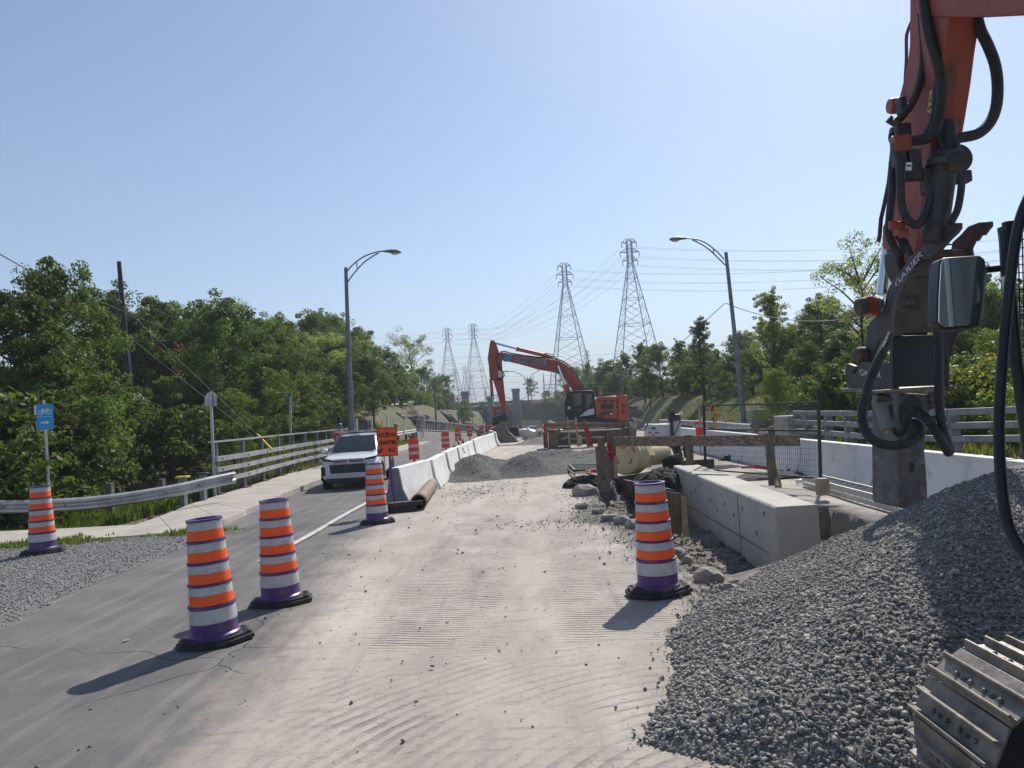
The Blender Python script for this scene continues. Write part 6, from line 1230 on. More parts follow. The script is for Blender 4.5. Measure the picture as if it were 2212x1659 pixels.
# timber guard rail
def stick(name, p, q, w_, h_, m, label, cat='timber post'):
    b = MB(); b.beam(p, q, w_, h_, up=(0, 1, 0) if abs((q-p).normalized().z) > .6 else (0, 0, 1)); return tag(b.build(name, m, origin=tuple(q), bevel=.006), label, cat)
stick('timber_post', P(*Zc(800, 525), 20.9), P(*Zc(812, 700), 20.9), .2, .08, m_woodv, 'short grey timber post top behind the leaning stake at the pit edge')
stick('timber_stake', P(*Zc(805, 628), 19.2), P(*Zc(845, 1190), 18.9), .3, .07, m_woodv, 'wide weathered timber stake standing at the left corner of the excavation')
stick('timber_post', P(*Zc(920, 445), 20.4), P(*Zc(948, 1000), 20.3), .2, .09, m_woodv, 'timber post wrapped in red tape carrying the left end of the long rail')
stick('timber_post', P(*Zc(1850, 490), 18.6), P(*Zc(1858, 850), 18.6), .17, .09, m_woodv, 'middle timber post of the long rail behind the concrete block')
stick('timber_post', P(*Zd(1178, 578), 16.8), P(*Zd(1228, 1140), 16.6), .17, .1, m_woodv, 'reddish leaning timber post under the right end of the long rail')
stick('timber_brace', P(*Zd(1228, 880), 17.1), P(*Zd(1285, 1150), 16.4), .14, .07, m_woodl, 'pale wedge-shaped brace beside the leaning timber post', 'timber brace')
L0, L1 = P(*Zc(950, 567), 20.3), P(*Zd(1520, 645), 16.6); b = MB(); b.beam(L0, L1, .05, .25); tag(b.build('timber_rail', m_woodh, origin=tuple((L0+L1)/2), bevel=.006), 'long horizontal timber plank rail spanning above the excavation', 'plank')
stick('survey_stake', P(*Zc(975, 745), 19.9), P(*Zc(982, 1005), 19.8), .09, .04, m_woodl, 'thin pale stake beside the red-taped timber post', 'stake')
def ribbon(pts, w0, m, label, cat='barrier tape', seed=1):
    r = random.Random(seed); pts = catm(pts, 5); b = MB(); n = len(pts); vs = []
    for i, p in enumerate(pts): a = r.uniform(-1, 1)*.9; d = Vector((math.cos(a), math.sin(a), r.uniform(-.2, .2)))*w0*r.uniform(.5, 1); vs += [p-d, p+d]
    b.add(vs, [(2*i, 2*i+1, 2*i+3, 2*i+2) for i in range(n-1)]); return tag(b.build('barrier_tape', m, origin=tuple(pts[0]), sm=0), label, cat)
ribbon([P(*Zc(*q), 20.15) for q in ((880, 590), (905, 640), (900, 700), (925, 740), (935, 800))], .09, m_tape, 'crumpled red tape wound round the timber post above the tarp')
ribbon([P(*Zc(*q), 39.4) for q in ((150, 352), (200, 385), (300, 415), (370, 430), (450, 410), (555, 350))], .09, m_tape, 'red tape draped along the top of the timber trench box', seed=2)
ribbon([P(*Zc(*q), 39.4) for q in ((630, 400), (650, 470), (660, 540), (695, 630))], .14, m_tape, 'red tape hanging down the leaning post of the trench box', seed=3)
ribbon([P(*Zc(*q), 39.4) for q in ((142, 350), (138, 400), (145, 470), (160, 560))], .1, m_tape, 'red tape along the left corner post of the trench box', seed=4)
Ze = zf(3232, 1400, 2.074)
ribbon([PX(*Ze(*q), 6.55) for q in ((492, 760), (488, 850), (470, 890), (455, 940), (440, 1000))], .03, m_tape, 'thin red tape hanging on the white barrier left of the breaker', seed=5)
ribbon([P(*Zd(*q), 20) for q in ((585, 265), (565, 330), (600, 380), (580, 420), (598, 440))], .07, m_tape, 'red ribbon knotted on the top of the wire fence', seed=6)
ribbon([P(*Zd(*q), 19.98) for q in ((583, 262), (600, 300), (572, 350), (605, 400), (592, 450), (596, 510))], .055, m_yel, 'yellow ribbon hanging from the top of the wire fence', seed=7)
# ------------------------------------------------------------------ trench box with ladder (middle distance)
YT = 40.0
def q3(z, pts, Y): return [P(*z(*p), Y) for p in pts]
e = thing('trench_box', 'weathered timber and steel shoring box in front of the orange digger', 'shoring box', P(*Zc(640, 660), YT))
def tb(name, pts, Y, th, m, bev=.01): return MB().prism(q3(Zc, pts, Y), (0, th, 0)).build(name, m, e, world=True, bevel=bev)
tb('top_waler', [(145, 350), (1155, 345), (1158, 402), (145, 398)], YT, .2, m_wood); tb('corner_post', [(140, 345), (158, 345), (185, 660), (158, 660)], YT-.05, .2, m_wood)
tb('timber_box', [(185, 425), (300, 432), (302, 665), (190, 660)], YT+.5, 1.0, m_wood, .02); tb('back_wall', [(300, 402), (1225, 402), (1225, 640), (300, 650)], YT+4.5, .15, m_ply)
tb('steel_sheet', [(118, 460), (150, 455), (158, 650), (130, 650)], YT+.4, 2, m_rust); tb('leaning_post', [(590, 322), (620, 320), (675, 632), (640, 636)], YT-.1, .15, m_wood); tb('end_boards', [(1140, 395), (1220, 395), (1222, 515), (1140, 515)], YT-1, .2, m_wood)
tb('brace', [(330, 540), (415, 500), (415, 515), (335, 556)], YT+.8, .15, m_conc); tb('grey_board', [(520, 495), (578, 495), (578, 635), (520, 635)], YT+2.5, .1, m_conc); tb('cross_brace', [(575, 522), (845, 505), (845, 518), (575, 536)], YT+1.5, .12, m_woodl)
tb('plank', [(320, 450), (1070, 412), (1072, 428), (322, 462)], YT+1, .2, m_whitep); tb('plank', [(330, 440), (860, 404), (862, 412), (332, 448)], YT+1.4, .2, m_woodl); tb('sill_beam', [(345, 655), (745, 632), (748, 655), (350, 675)], YT-.4, .3, m_wood); tb('black_sill', [(288, 630), (430, 622), (455, 650), (290, 662)], YT-.1, .5, m_exd)
tb('side_return', [(1095, 402), (1135, 402), (1140, 640), (1098, 640)], YT-.9, 5, m_ply)
e = thing('ladder', 'pale wooden ladder leaning inside the trench box', 'ladder', P(*Zc(480, 640), YT-.2)); b = MB(); b.beam(P(*Zc(402, 280), YT-.2), P(*Zc(432, 630), YT-.5), .09, .09); b.beam(P(*Zc(504, 280), YT-.2), P(*Zc(534, 630), YT-.5), .09, .09); b.build('side_rail', m_woodl, e, world=True)
for k, y in enumerate((325, 398, 465, 535, 602)):
    t = (y-280)/350; b = MB(); b.beam(P(*Zc(402+30*t, y), YT-.24), P(*Zc(504+30*t, y), YT-.24), .07, .07); b.build('rung', m_woodl, e, world=True)
for i, (x, y, s) in enumerate(((905, 328, .16), (945, 330, .14), (980, 334, .12))): pass
# ------------------------------------------------------------------ cream pipe fitting
c0 = P(*Zc(1075, 750), 22.0); ax = Vector((.93, .36, -.0)).normalized(); ax = (P(*Zc(1480, 720), 23.6)-c0); ax.z -= .0; LL = ax.length; ax.normalize()
X_ = ax.cross(Vector((0, 0, 1))).normalized(); Y_ = ax.cross(X_); Mp = Matrix(((X_.x, Y_.x, ax.x, c0.x), (X_.y, Y_.y, ax.y, c0.y), (X_.z, Y_.z, ax.z, c0.z), (0, 0, 0, 1)))
e = thing('plastic_pipe_fitting', 'large cream plastic pipe fitting with capped end lying under the timber rail', 'pipe fitting', (c0.x, c0.y, 0)); R0 = .52
MB().lathe([(.001, .0), (R0*.93, .0), (R0, .03), (R0, .12), (R0*.96, .14), (R0*.96, .25), (R0, .27), (R0, .33), (R0*.95, .35), (R0*.95, .46), (R0*.99, .48), (R0*.99, .54), (R0*.93, .56), (R0*.93, .62), (R0*.78, .64)], 40, Mp).build('end_bell', m_pvc, e, world=True)
MB().lathe([(R0*.72, .6), (R0*.8, .62), (R0*.78, 1.15), (R0*.62, 1.25)], 6, Mp).build('hex_collar', m_pvc, e, world=True, sm=20, bevel=.01)
MB().lathe([(R0*.62, 1.1), (R0*.62, LL+.25), (R0*.55, LL+.3), (R0*.5, LL+.3)], 36, Mp).build('pipe_barrel', m_pvc, e, world=True)
b = MB()
for a_, r_ in ((30, .25), (150, .25), (270, .25), (330, .38)): t = R(a_); b.box(Mp @ Vector((r_*math.cos(t), r_*math.sin(t), -.015)), (.05, .05, .16), Matrix.Rotation(t, 3, 'Y'))
b.build('handles', mat('dirty_pvc', (.4, .27, .12), .5), e, world=True, bevel=.01)
# tarp heaps
def tarp(name, ctr, sx, sy, h, seed, label, ragged=.35, m=m_tarp, cat='tarp'):
    nx, ny = 70, 50; X, Y = np.meshgrid(np.linspace(-1, 1, nx), np.linspace(-1, 1, ny)); r = np.sqrt(X**2+Y**2)*(1+fbm(X+seed, Y, 1.6, 2, seed)*.8)
    base = np.clip(1-r**2.2, 0, 1); fold = np.abs(fbm(X*1.3+seed, Y*.7+X*.6, 2.2, 4, seed+2))*ragged*1.6; fold2 = np.abs(np.sin((X*3+Y*1.5+fbm(X, Y, 2, 3, seed+9)*9)*2.2))**.5; Z = h*(base**.7*(.55+fold+.32*fold2)+fold*.12*(r < 1.05))-.02
    Xw = X*sx*(1+fbm(Y, X, 1.7, 2, seed+5)*.5); Yw = Y*sy*(1+fbm(X, Y, 1.9, 2, seed+6)*.5); k = (r[:-1, :-1] < 1.12).ravel(); o = npmesh(name, np.stack([Xw, Yw, Z], -1).reshape(-1, 3), gridfaces(ny, nx)[k], m, loc=ctr, sm=True); sd = o.modifiers.new('s', 'SOLIDIFY'); sd.thickness = .02; return tag(o, label, cat)
g0 = G(1393, 1036); tarp('black_tarp', (3.35, 20.3, -.05), .75, .8, .42, 3, 'heap of crumpled black geotextile below the cream pipe fitting')
tarp('black_tarp', (4.25, 23.3, 0), .35, .5, .55, 9, 'small dark tarp lump just right of the cream pipe')
tarp('black_tarp', (1.35, 20.2, .02), .6, .5, .3, 14, 'dark folded cloth on the slab left of the tall timber stake')
gT = 'geotextile scraps on the slab inside the worksite'
for i, (u, v, sx, sy, h, lab) in enumerate(((1535, 1012, .95, .45, .1, 'flat dark geotextile strip lying behind the wire fence, left part'), (1600, 992, .7, .4, .22, 'raised crumpled geotextile near the white barrier behind the fence'), (1655, 1032, 1.15, .6, .16, 'wide grey geotextile flap on the slab behind the leaning timber post'), (1575, 982, .6, .4, .12, 'small dark cloth at the foot of the white barrier'))):
    q = G(u, v); tarp('geotextile_scrap', (q.x, q.y, .01), sx, sy, h, 20+i, lab, .5, m=m_tarp if i != 2 else mat('dusty_geotextile', (.13, .12, .11), .95, c2=(.06, .055, .05), ns=4))
# grates, planks
e = thing('steel_grate', 'dark steel grate lying on the slab left of the timber stake', 'grate', G(1255, 1010)); a = G(*Zc(430, 850), .12); c = G(*Zc(780, 845), .12); d_ = G(*Zc(490, 912), .1); f_ = G(*Zc(820, 900), .1)
b = MB(); [b.beam(p, q, .07, .06) for p, q in ((a, c), (a, d_), (d_, f_), (c, f_))]; b.build('grate_frame', m_exd, e, world=True); b = MB()
for k in range(1, 14): b.beam(a.lerp(c, k/14), d_.lerp(f_, k/14), .02, .03)
for k in range(1, 6): b.beam(a.lerp(d_, k/6), c.lerp(f_, k/6), .02, .03)
b.build('grate_bars', m_exd, e, world=True)
for i, (p, q, m, lab) in enumerate((((415, 900), (490, 962), m_exd, 'thin dark angle iron beside the steel grate'), ((640, 850), (930, 900), m_wood, 'grey plank lying across the steel grate'), ((625, 912), (790, 935), m_woodl, 'pale plank end left of the tall timber stake'), ((505, 980), (600, 1000), m_woodl, 'yellow plank sticking out from under the dark cloth'))):
    b = MB(); b.beam(G(*Zc(*p), .08), G(*Zc(*q), .1), .14 if i else .05, .05); tag(b.build('plank', m, origin=tuple(G(*Zc(*p), .05)), bevel=.005), lab, 'plank')
b = MB(); b.beam(G(*Zc(700, 1052), .05), G(*Zc(800, 1045), .05), .16, .07); tag(b.build('blue_tube', mat('blue_plastic', (.02, .1, .55), .4), origin=tuple(G(*Zc(750, 1050))), bevel=.02), 'bright blue plastic piece on the slab by the timber stake', 'plastic piece')
b = MB(); b.box(G(*Zc(745, 912), .2), (.3, .15, .08)); tag(b.build('red_block', m_red, origin=tuple(G(*Zc(745, 912))), bevel=.01), 'small red block on the planks by the timber stake', 'block')
b = MB(); b.box(P(*Zc(1955, 840), 20.5), (.85, .05, .25)); tag(b.build('brown_board', m_rust, origin=tuple(P(*Zc(1955, 860), 20.5)), bevel=.01), 'rust-brown board lying behind the concrete block', 'board')
# ------------------------------------------------------------------ light tower cart
e = thing('light_tower', 'white portable light tower trailer with silver lamps behind the timber rail', 'light tower', P(*Zc(1500, 740), 29)); YL = 29
def lt(name, pts, Y, th, m, bev=.02): return MB().prism(q3(Zc, pts, Y), (0, th, 0)).build(name, m, e, world=True, bevel=bev)
lt('generator_box', [(1360, 362), (1490, 362), (1630, 358), (1632, 560), (1362, 560)], YL, 1.0, m_whitep, .04); lt('door_panel', [(1365, 368), (1488, 368), (1488, 520), (1365, 520)], YL-.03, .03, m_whitep)
lt('red_stripe', [(1365, 456), (1402, 456), (1402, 470), (1365, 470)], YL-.05, .02, m_red, 0); lt('red_stripe', [(1443, 456), (1490, 456), (1490, 470), (1443, 470)], YL-.05, .02, m_red, 0); lt('label_plate', [(1400, 396), (1452, 396), (1452, 426), (1400, 426)], YL-.05, .02, mat('label_grey_green', (.1, .16, .15), .5), 0); lt('latch', [(1420, 475), (1430, 475), (1430, 515), (1420, 515)], YL-.05, .03, m_blk, 0)
lt('rear_panel', [(1652, 315), (1750, 315), (1755, 505), (1652, 515)], YL+.1, .1, m_whitep); lt('raised_flap', [(1700, 312), (1722, 225), (1778, 218), (1762, 285), (1750, 315)], YL+.2, .05, m_whitep)
b = MB(); b.beam(P(*Zc(1640, 300), YL-.1), P(*Zc(1650, 520), YL-.1), .12, .12); b.tube([P(*Zc(1600, 285), YL-.1), P(*Zc(1745, 280), YL-.1)], .13, 12); b.beam(P(*Zc(1750, 320), YL), P(*Zc(1668, 510), YL), .03, .03); b.build('mast', m_exd, e, world=True)
for (x, y, sx_) in ((1270, 305, .9), (1215, 350, .8), (1640, 215, .55)):
    p = P(*Zc(x, y), YL-.2); b = MB(); b.lathe([(.06, .26), (.2, .18), (.34, .02), (.35, 0)], 20, Matrix.Translation(p) @ Matrix.Rotation(R(200), 4, 'Y') @ Matrix.Scale(sx_, 4)); b.build('lamp_head', m_galv if sx_ > .6 else m_exd, e, world=True)
b = MB(); b.tube(catm([P(*Zc(*q), YL-.2) for q in ((1225, 380), (1270, 430), (1320, 430), (1345, 390), (1365, 330))], 5), .025, 6); b.beam(P(*Zc(1180, 360), YL-.2), P(*Zc(1190, 500), YL-.2), .06, .06); b.beam(P(*Zc(1215, 380), YL-.1), P(*Zc(1215, 500), YL-.1), .05, .05); b.build('lamp_bracket', m_galvd, e, world=True)
for x in (1700,): p = P(*Zc(x, 665), YL); MB().lathe([(0.001, -.1), (.38, -.1), (.42, -.04), (.42, .04), (.38, .1), (.001, .1)], 24, Matrix.Translation(p) @ Matrix.Rotation(R(75), 4, 'Y')).build('wheel', m_rubber, e, world=True)
b = MB(); b.box(P(*Zc(1500, 600), YL), (1.5, 1.2, .18)); b.tube([P(*Zc(1805, 600), YL-.3), P(*Zc(1800, 690), YL-.3), P(*Zc(1815, 750), YL-.3)], .07, 8); b.build('chassis', m_exd, e, world=True)
# ------------------------------------------------------------------ wire fence panel
e = thing('wire_fence_panel', 'dark green welded wire fence panel behind the concrete block', 'fence panel', P(*Zd(1100, 1095), 18.5))
fa, fb = 20.2, 16.4
FA0, FA1 = P(*Zd(472, 270), fa), P(*Zd(490, 965), fa); FB0, FB1 = P(*Zd(1722, 235), fb), P(*Zd(1745, 1060), fb)
m_fence = mat('dark_green_steel', (.012, .03, .028), .45)
for p, q in ((FA0, FA1), (FB0, FB1)): b = MB(); b.beam(p, q, .055, .055); b.build('fence_upright', m_fence, e, world=True)
for t in (0, .37, 1.0): b = MB(); b.beam(FA0.lerp(FA1, t), FB0.lerp(FB1, t), .035, .035, m=0); b.build('fence_bar', m_fence, e, world=True)
b = MB()
for k in range(1, 62): t = k/62; b.tube([FA0.lerp(FB0, t), FA1.lerp(FB1, t)], .0032, 4, cap=False)
for k in range(1, 13): t = k/13; b.tube([FA0.lerp(FA1, t), FB0.lerp(FB1, t)], .0032, 4, cap=False)
b.build('wire_mesh', mat('mesh_wire_rusty', (.07, .06, .06), .6), e, world=True)
b = MB(); b.prism([P(*Zd(*q), 17.2) for q in ((1560, 265), (1660, 265), (1660, 322), (1560, 322))], (0, .01, 0)); b.build('mesh_tag', m_fence, e, world=True)
# concrete utility box and stump debris behind
b = MB(); q0 = P(*Zd(1065, 470), 38); b.box((q0.x, 38, q0.z+.36), (.8, .7, .72)); b.box((q0.x+.55, 38, q0.z+.1), (.4, .6, .2)); tag(b.build('precast_concrete_box', m_conc, origin=tuple(q0), bevel=.03), 'pale ribbed concrete box right of the right street lamp foot', 'concrete box')
# ladder lying on the slab
e = thing('aluminium_ladder', 'aluminium ladder lying flat on the slab along the white barrier', 'ladder', G(*Zd(2000, 1200), .1))
la, lb, lc, ld = G(*Zd(1555, 1060), .18), G(*Zd(1720, 1060), .18), None, None; dirv = (G(*Ze(525, 1180), .18)-G(*Zd(1560, 1062), .18)).normalized(); LL = 5.2; wv_ = Vector((.42, .12, 0))
for off in (Vector((0, 0, 0)), wv_):
    b = MB(); b.beam(la+off, la+off+dirv*LL, .03, .1); b.beam(la+off+Vector((0, 0, -.12)), la+off+dirv*LL+Vector((0, 0, -.12)), .03, .09); b.build('side_rail', m_galv, e, world=True)
b = MB()
for k in range(18): s_ = la+dirv*(.15+k*.29); b.tube([s_, s_+wv_], .018, 6)
b.build('rungs', m_galv, e, world=True)
b = MB(); q = P(*Zd(1765, 1150), 14.8); b.box(q, (.2, .2, .32)); tag(b.build('wood_block', m_woodl, origin=tuple(q), bevel=.01), 'square wooden block end standing by the ladder', 'wood block')
b = MB(); q = G(*Zd(1780, 1050)); b.box((q.x, q.y, .12), (.05, .05, .3)); tag(b.build('red_stake', m_red, origin=(q.x, q.y, 0)), 'short red stake at the head of the aluminium ladder', 'stake')
b = MB(); q = G(*Zd(1480, 1130)); b.lathe([(.001, 0), (.05, .0), (.05, .2), (.02, .25), (.001, .25)], 14, Matrix.Translation((q.x, q.y, .06)) @ Matrix.Rotation(R(80), 4, 'Y')); tag(b.build('water_bottle', glassmat('clear_bottle', (.5, .55, .6), .1, .5), origin=(q.x, q.y, 0)), 'clear plastic water bottle lying on the slab edge', 'bottle')
for i, (u, v) in enumerate(((965, 1050), (1475, 1005))):
    q = G(*Zd(u, v)); b = MB(); r_ = random.Random(i); [b.ball((q.x+r_.uniform(-.12, .12), q.y+r_.uniform(-.1, .1), .06), (.12, .09, .08), 8, 6) for _ in range(3)]; tag(b.build('rag', m_tarp if i else m_rock, origin=(q.x, q.y, 0)), 'crumpled grey rag on the slab behind the fence' if i == 0 else 'small dark bag on the slab near the white barrier', 'rag')
b = MB(); q = G(1408+9, 1085); 
# long hoses / cables on the slab
for i, (pts, m, lab) in enumerate((([(345, 740), (600, 790), (760, 840), (900, 880)], m_tarp, 'thin black hose on the slab behind the fence'), ([(880, 940), (1000, 938), (1190, 940)], m_red, 'thin red bar lying on the slab behind the fence'))):
    b = MB(); pts = [G(*Zd(*p), .03) for p in pts]; b.tube(catm(pts, 4), .03, 6); tag(b.build('slab_hose', m, origin=tuple(pts[0])), lab, 'hose')
# ------------------------------------------------------------------ near excavator with rock breaker
Zf_ = zf(3232, 0, 2.765); Zg = zf(3232, 500, 2.765); Zh = zf(3232, 1000, 2.765); Zi = zf(3232, 1400, 2.074); Zj = zf(3032, 2200, 2.013)
e = E2 = thing('excavator', 'near orange excavator cut by the right edge, its arm raised over the gravel heap', 'excavator', (4.2, 2.2, 0))
XA, WA = 4.95, .36
def px(z, pts, X=XA): return [PX(*z(*p), X) for p in pts]
far = px(Zf_, [(975, -260), (970, 0), (965, 500), (940, 700), (895, 900), (850, 1070), (795, 1450)])+px(Zg, [(780, 250), (760, 520), (720, 1000), (672, 1085), (668, 1300), (690, 1335), (765, 1340), (790, 1450)])
nearp = px(Zg, [(1000, 1500), (1030, 1350), (1060, 1090), (1100, 820), (1150, 560), (1195, 190)])+px(Zf_, [(1240, 1290), (1290, 950), (1330, 600), (1375, 300), (1410, 0), (1440, -260)])
MB().prism(far+nearp, (WA, 0, 0)).build('dipper_arm', m_arm, e, world=True, bevel=.012)
# boom from the arm head back over the cab
pA = PX(*Zf_(1560, 30), XA+.21); b = MB()
top = [Vector((0, 9.45, 8.3)), Vector((0, 9.3, 8.0)), Vector((0, 7.2, 6.9)), Vector((0, 5.2, 5.8)), Vector((0, 3.0, 4.2)), Vector((0, 1.8, 2.2))]
bot = [Vector((0, 2.2, 2.0)), Vector((0, 3.1, 3.2)), Vector((0, 5.0, 4.35)), Vector((0, 7.9, 5.78)), Vector((0, 9.0, 6.36)), Vector((0, 9.3, 6.6)), Vector((0, 9.5, 7.6))]
o_ = []
for q in top+bot: q.x = XA-.02
b.prism(top+bot, (.5, 0, 0)); b.build('boom', m_arm, e, world=True, bevel=.02)
# front/top edge trim, weld seam, pins
b = MB()
for p in px(Zf_, [(845, 1150)]): b.lathe([(.001, -.12), (.09, -.12), (.1, -.08), (.1, .1), (.001, .1)], 20, Matrix.Translation(p) @ Matrix.Rotation(R(90), 4, 'Y'))
b.build('cross_pin', m_exo, e, world=True)
MB().lathe([(.001, -.05), (.13, -.05), (.13, .12), (.001, .12)], 24, Matrix.Translation(PX(*Zg(1400, 370), XA)) @ Matrix.Rotation(R(90), 4, 'Y')).build('cylinder_pin', m_exd, e, world=True)
# bucket cylinder behind the arm, dark also for the arm face's painted shade
cy_a, cy_b = P(*Zg(1350, 380), 8.9)+Vector((0, .0, 0)), P(*Zg(1230, 1250), 9.0)
MB().tube([cy_a, cy_b], .14, 20).build('bucket_cylinder', m_exd, e, world=True); MB().tube([cy_a+(cy_a-cy_b)*.02, cy_a+(cy_b-cy_a)*.06], .2, 20).build('cylinder_eye', m_exd, e, world=True)
b = MB(); b.lathe([(.001, -.1), (.15, -.1), (.17, -.07), (.17, .1), (.001, .1)], 28, Matrix.Translation(P(*Zg(1445, 370), 9.15)) @ Matrix.Rotation(R(90), 4, 'X')); b.build('pivot_boss', m_exd, e, world=True)
# chrome rod left of the arm + its linkage
MB().tube([P(*Zg(735, 1330), 10.7), P(*Zh(672, 440), 10.7)], .085, 20).build('chrome_rod', m_chrome, e, world=True)
MB().tube([P(*Zg(760, 1345), 10.75), P(*Zh(725, 440), 10.75)], .03, 10).build('rusty_rod_guard', m_rust, e, world=True)
MB().prism([P(*Zh(*q), 10.6) for q in ((440, 500), (500, 480), (520, 450), (700, 495), (660, 640), (620, 665), (520, 640), (445, 620))], (0, .25, 0)).build('rod_end_bracket', m_exo2, e, world=True, bevel=.02)
MB().lathe([(.001, -.07), (.1, -.07), (.12, -.04), (.12, .06), (.001, .06)], 20, Matrix.Translation(P(*Zh(450, 570), 10.6)) @ Matrix.Rotation(R(80), 4, 'Y')).build('link_pin', m_rust, e, world=True)
MB().prism([P(*Zh(*q), 10.5) for q in ((650, 495), (700, 510), (690, 590), (640, 580))], (0, .1, 0)).build('sensor_box', m_galvd, e, world=True, bevel=.01)
# thin tube along left edge
b = MB(); b.tube(catm([P(*z(*q), 9.9) for z, q in ((Zf_, (1080, 60)), (Zf_, (1010, 190)), (Zf_, (950, 330)), (Zf_, (932, 420)), (Zf_, (932, 640)), (Zf_, (918, 900)), (Zf_, (912, 1150)), (Zf_, (905, 1380)))], 5), .022, 8); b.tube([P(*Zg(*q), 10.2) for q in ((780, 220), (740, 600), (690, 850), (655, 1000), (640, 1190), (625, 1245))], .028, 8)
b.build('hard_tube', m_rust, e, world=True)
def hose(pts, r, nm='hydraulic_hose', rib=True, m=m_hose):
    pts = catm(pts, 10); L_ = [0]
    for a, c in zip(pts[:-1], pts[1:]): L_.append(L_[-1]+(c-a).length)
    if rib:
        n = int(L_[-1]/(r*.2)); P2 = []; rr = []
        xs_ = np.array([p.x for p in pts]); ys_ = np.array([p.y for p in pts]); zs_ = np.array([p.z for p in pts]); t = np.linspace(0, L_[-1], n)
        P2 = [Vector(q) for q in zip(np.interp(t, L_, xs_), np.interp(t, L_, ys_), np.interp(t, L_, zs_))]; rr = [r*.86*(1.0 if i % 2 else .9) for i in range(n)]
        b = MB(); b.tube(P2, rr, 12)
    else: b = MB(); b.tube(pts, r, 12)
    return b.build(nm, m, e, world=True, sm=60 if not rib else 25)
YH = 8.75
hose([P(*z(*q), Y) for z, q, Y in ((Zf_, (1115, -200), 9.0), (Zf_, (1125, 0), 8.95), (Zf_, (1170, 330), 8.9), (Zf_, (1260, 650), 8.8), (Zf_, (1310, 900), 8.75), (Zf_, (1305, 1150), 8.75), (Zf_, (1260, 1380), 8.8), (Zf_, (1170, 1500), 8.9), (Zf_, (1020, 1530), 9.1), (Zf_, (870, 1540), 9.4), (Zg, (830, 130), 9.5))], .07)
hose([P(*z(*q), 8.95) for z, q in ((Zf_, (1150, 0)), (Zf_, (1200, 350)), (Zf_, (1285, 700)), (Zf_, (1270, 1000)), (Zf_, (1235, 1300)), (Zf_, (1150, 1480)))], .05, rib=False)
hose([P(*z(*q), 9.2) for z, q in ((Zf_, (1080, 0)), (Zf_, (1100, 250)), (Zf_, (1118, 560)), (Zf_, (1095, 820)), (Zf_, (1030, 1050)), (Zf_, (930, 1210)), (Zf_, (810, 1330)))], .055)
hose([P(*Zf_(*q), 8.6) for q in ((1700, 180), (1740, 330), (1830, 520), (1900, 720), (1925, 950), (1905, 1180), (1830, 1350), (1700, 1460), (1510, 1500))], .072)
hose([P(*Zg(*q), 8.7) for q in ((1530, 560), (1530, 650), (1510, 800), (1480, 920), (1410, 1050))], .04, rib=False)
hose([P(*Zg(*q), 8.9) for q in ((860, 330), (865, 600), (880, 850), (940, 1000), (1040, 1070), (1110, 990), (1170, 830), (1210, 650), (1220, 560))], .046, rib=False)
hose([P(*Zg(*q), 9.3) for q in ((780, 380), (775, 700), (750, 950), (740, 1150), (790, 1290), (850, 1420))], .045, rib=False)
hose([P(*Zg(*q), 9.0) for q in ((1370, -60), (1385, 100), (1420, 250), (1400, 400))], .1, rib=False)
hose([P(*Zg(*q), 9.3) for q in ((820, 1180), (870, 1240), (890, 1330), (900, 1380))], .03, rib=False); hose([P(*Zg(*q), 9.3) for q in ((850, 1190), (920, 1240), (960, 1330), (980, 1400))], .03, rib=False)
b = MB()
for z, q, s in ((Zf_, (890, 1420), (.18, .1, .16)), (Zf_, (880, 1180), (.08, .14, .26)), (Zg, (865, 300), (.18, .12, .3)), (Zg, (990, 420), (.2, .12, .36)), (Zg, (1300, 370), (.24, .12, .26)), (Zg, (870, 190), (.2, .15, .2)), (Zg, (860, 1070), (.12, .06, .09)), (Zg, (900, 1160), (.12, .06, .1)), (Zg, (780, 1070), (.08, .08, .1)), (Zg, (1515, 550), (.22, .14, .14)), (Zg, (1240, 590), (.3, .15, .3))):
    b = MB(); b.box(P(*z(*q), 9.0 if z is not Zf_ else 9.3), s); b.build('valve_block', m_exd if q[0] not in (860, 900, 780, 870) else m_exo, e, world=True, bevel=.02)
b = MB(); b.tube([P(*Zf_(*q), 9.4) for q in ((735, 1290), (800, 1340), (870, 1280))], .05, 10); b.tube([P(*Zf_(*q), 9.4) for q in ((800, 1330), (825, 1380), (820, 1420))], .035, 8); b.tube(catm([P(*Zf_(*q), 9.4) for q in ((800, 1450), (755, 1470), (755, 1530), (790, 1590))], 5), .02, 8); b.tube([P(*Zf_(*q), 9.4) for q in ((760, 1430), (850, 1435))], .05, 10); b.build('coupling', m_exd, e, world=True)
b = MB(); b.box(P(*Zg(960, 410), 8.85), (.06, .02, .05)); b.box(P(*Zg(955, 445), 8.85), (.06, .02, .06)); b.build('valve_label', m_swht, e, world=True)
# warning label on the arm side
q = px(Zf_, [(1162, 1225), (1230, 1230), (1245, 990), (1190, 985)], XA-.006); MB().prism(q, (-.004, 0, 0)).build('warning_label', mat('faded_yellow_label', (.62, .5, .12), .5), e, world=True)
b = MB(); t3 = px(Zf_, [(1185, 1095), (1236, 1098), (1218, 1010)], XA-.012); [b.beam(t3[i], t3[(i+1) % 3], .008, .008) for i in range(3)]; l2 = px(Zf_, [(1175, 1105), (1238, 1108), (1205, 1150), (1225, 1200), (1180, 1190), (1190, 1160)], XA-.012); b.beam(l2[0], l2[1], .006, .006); b.beam(l2[2], l2[3], .03, .006); b.beam(l2[4], l2[5], .03, .006); b.build('label_symbol', m_sblk, e, world=True)
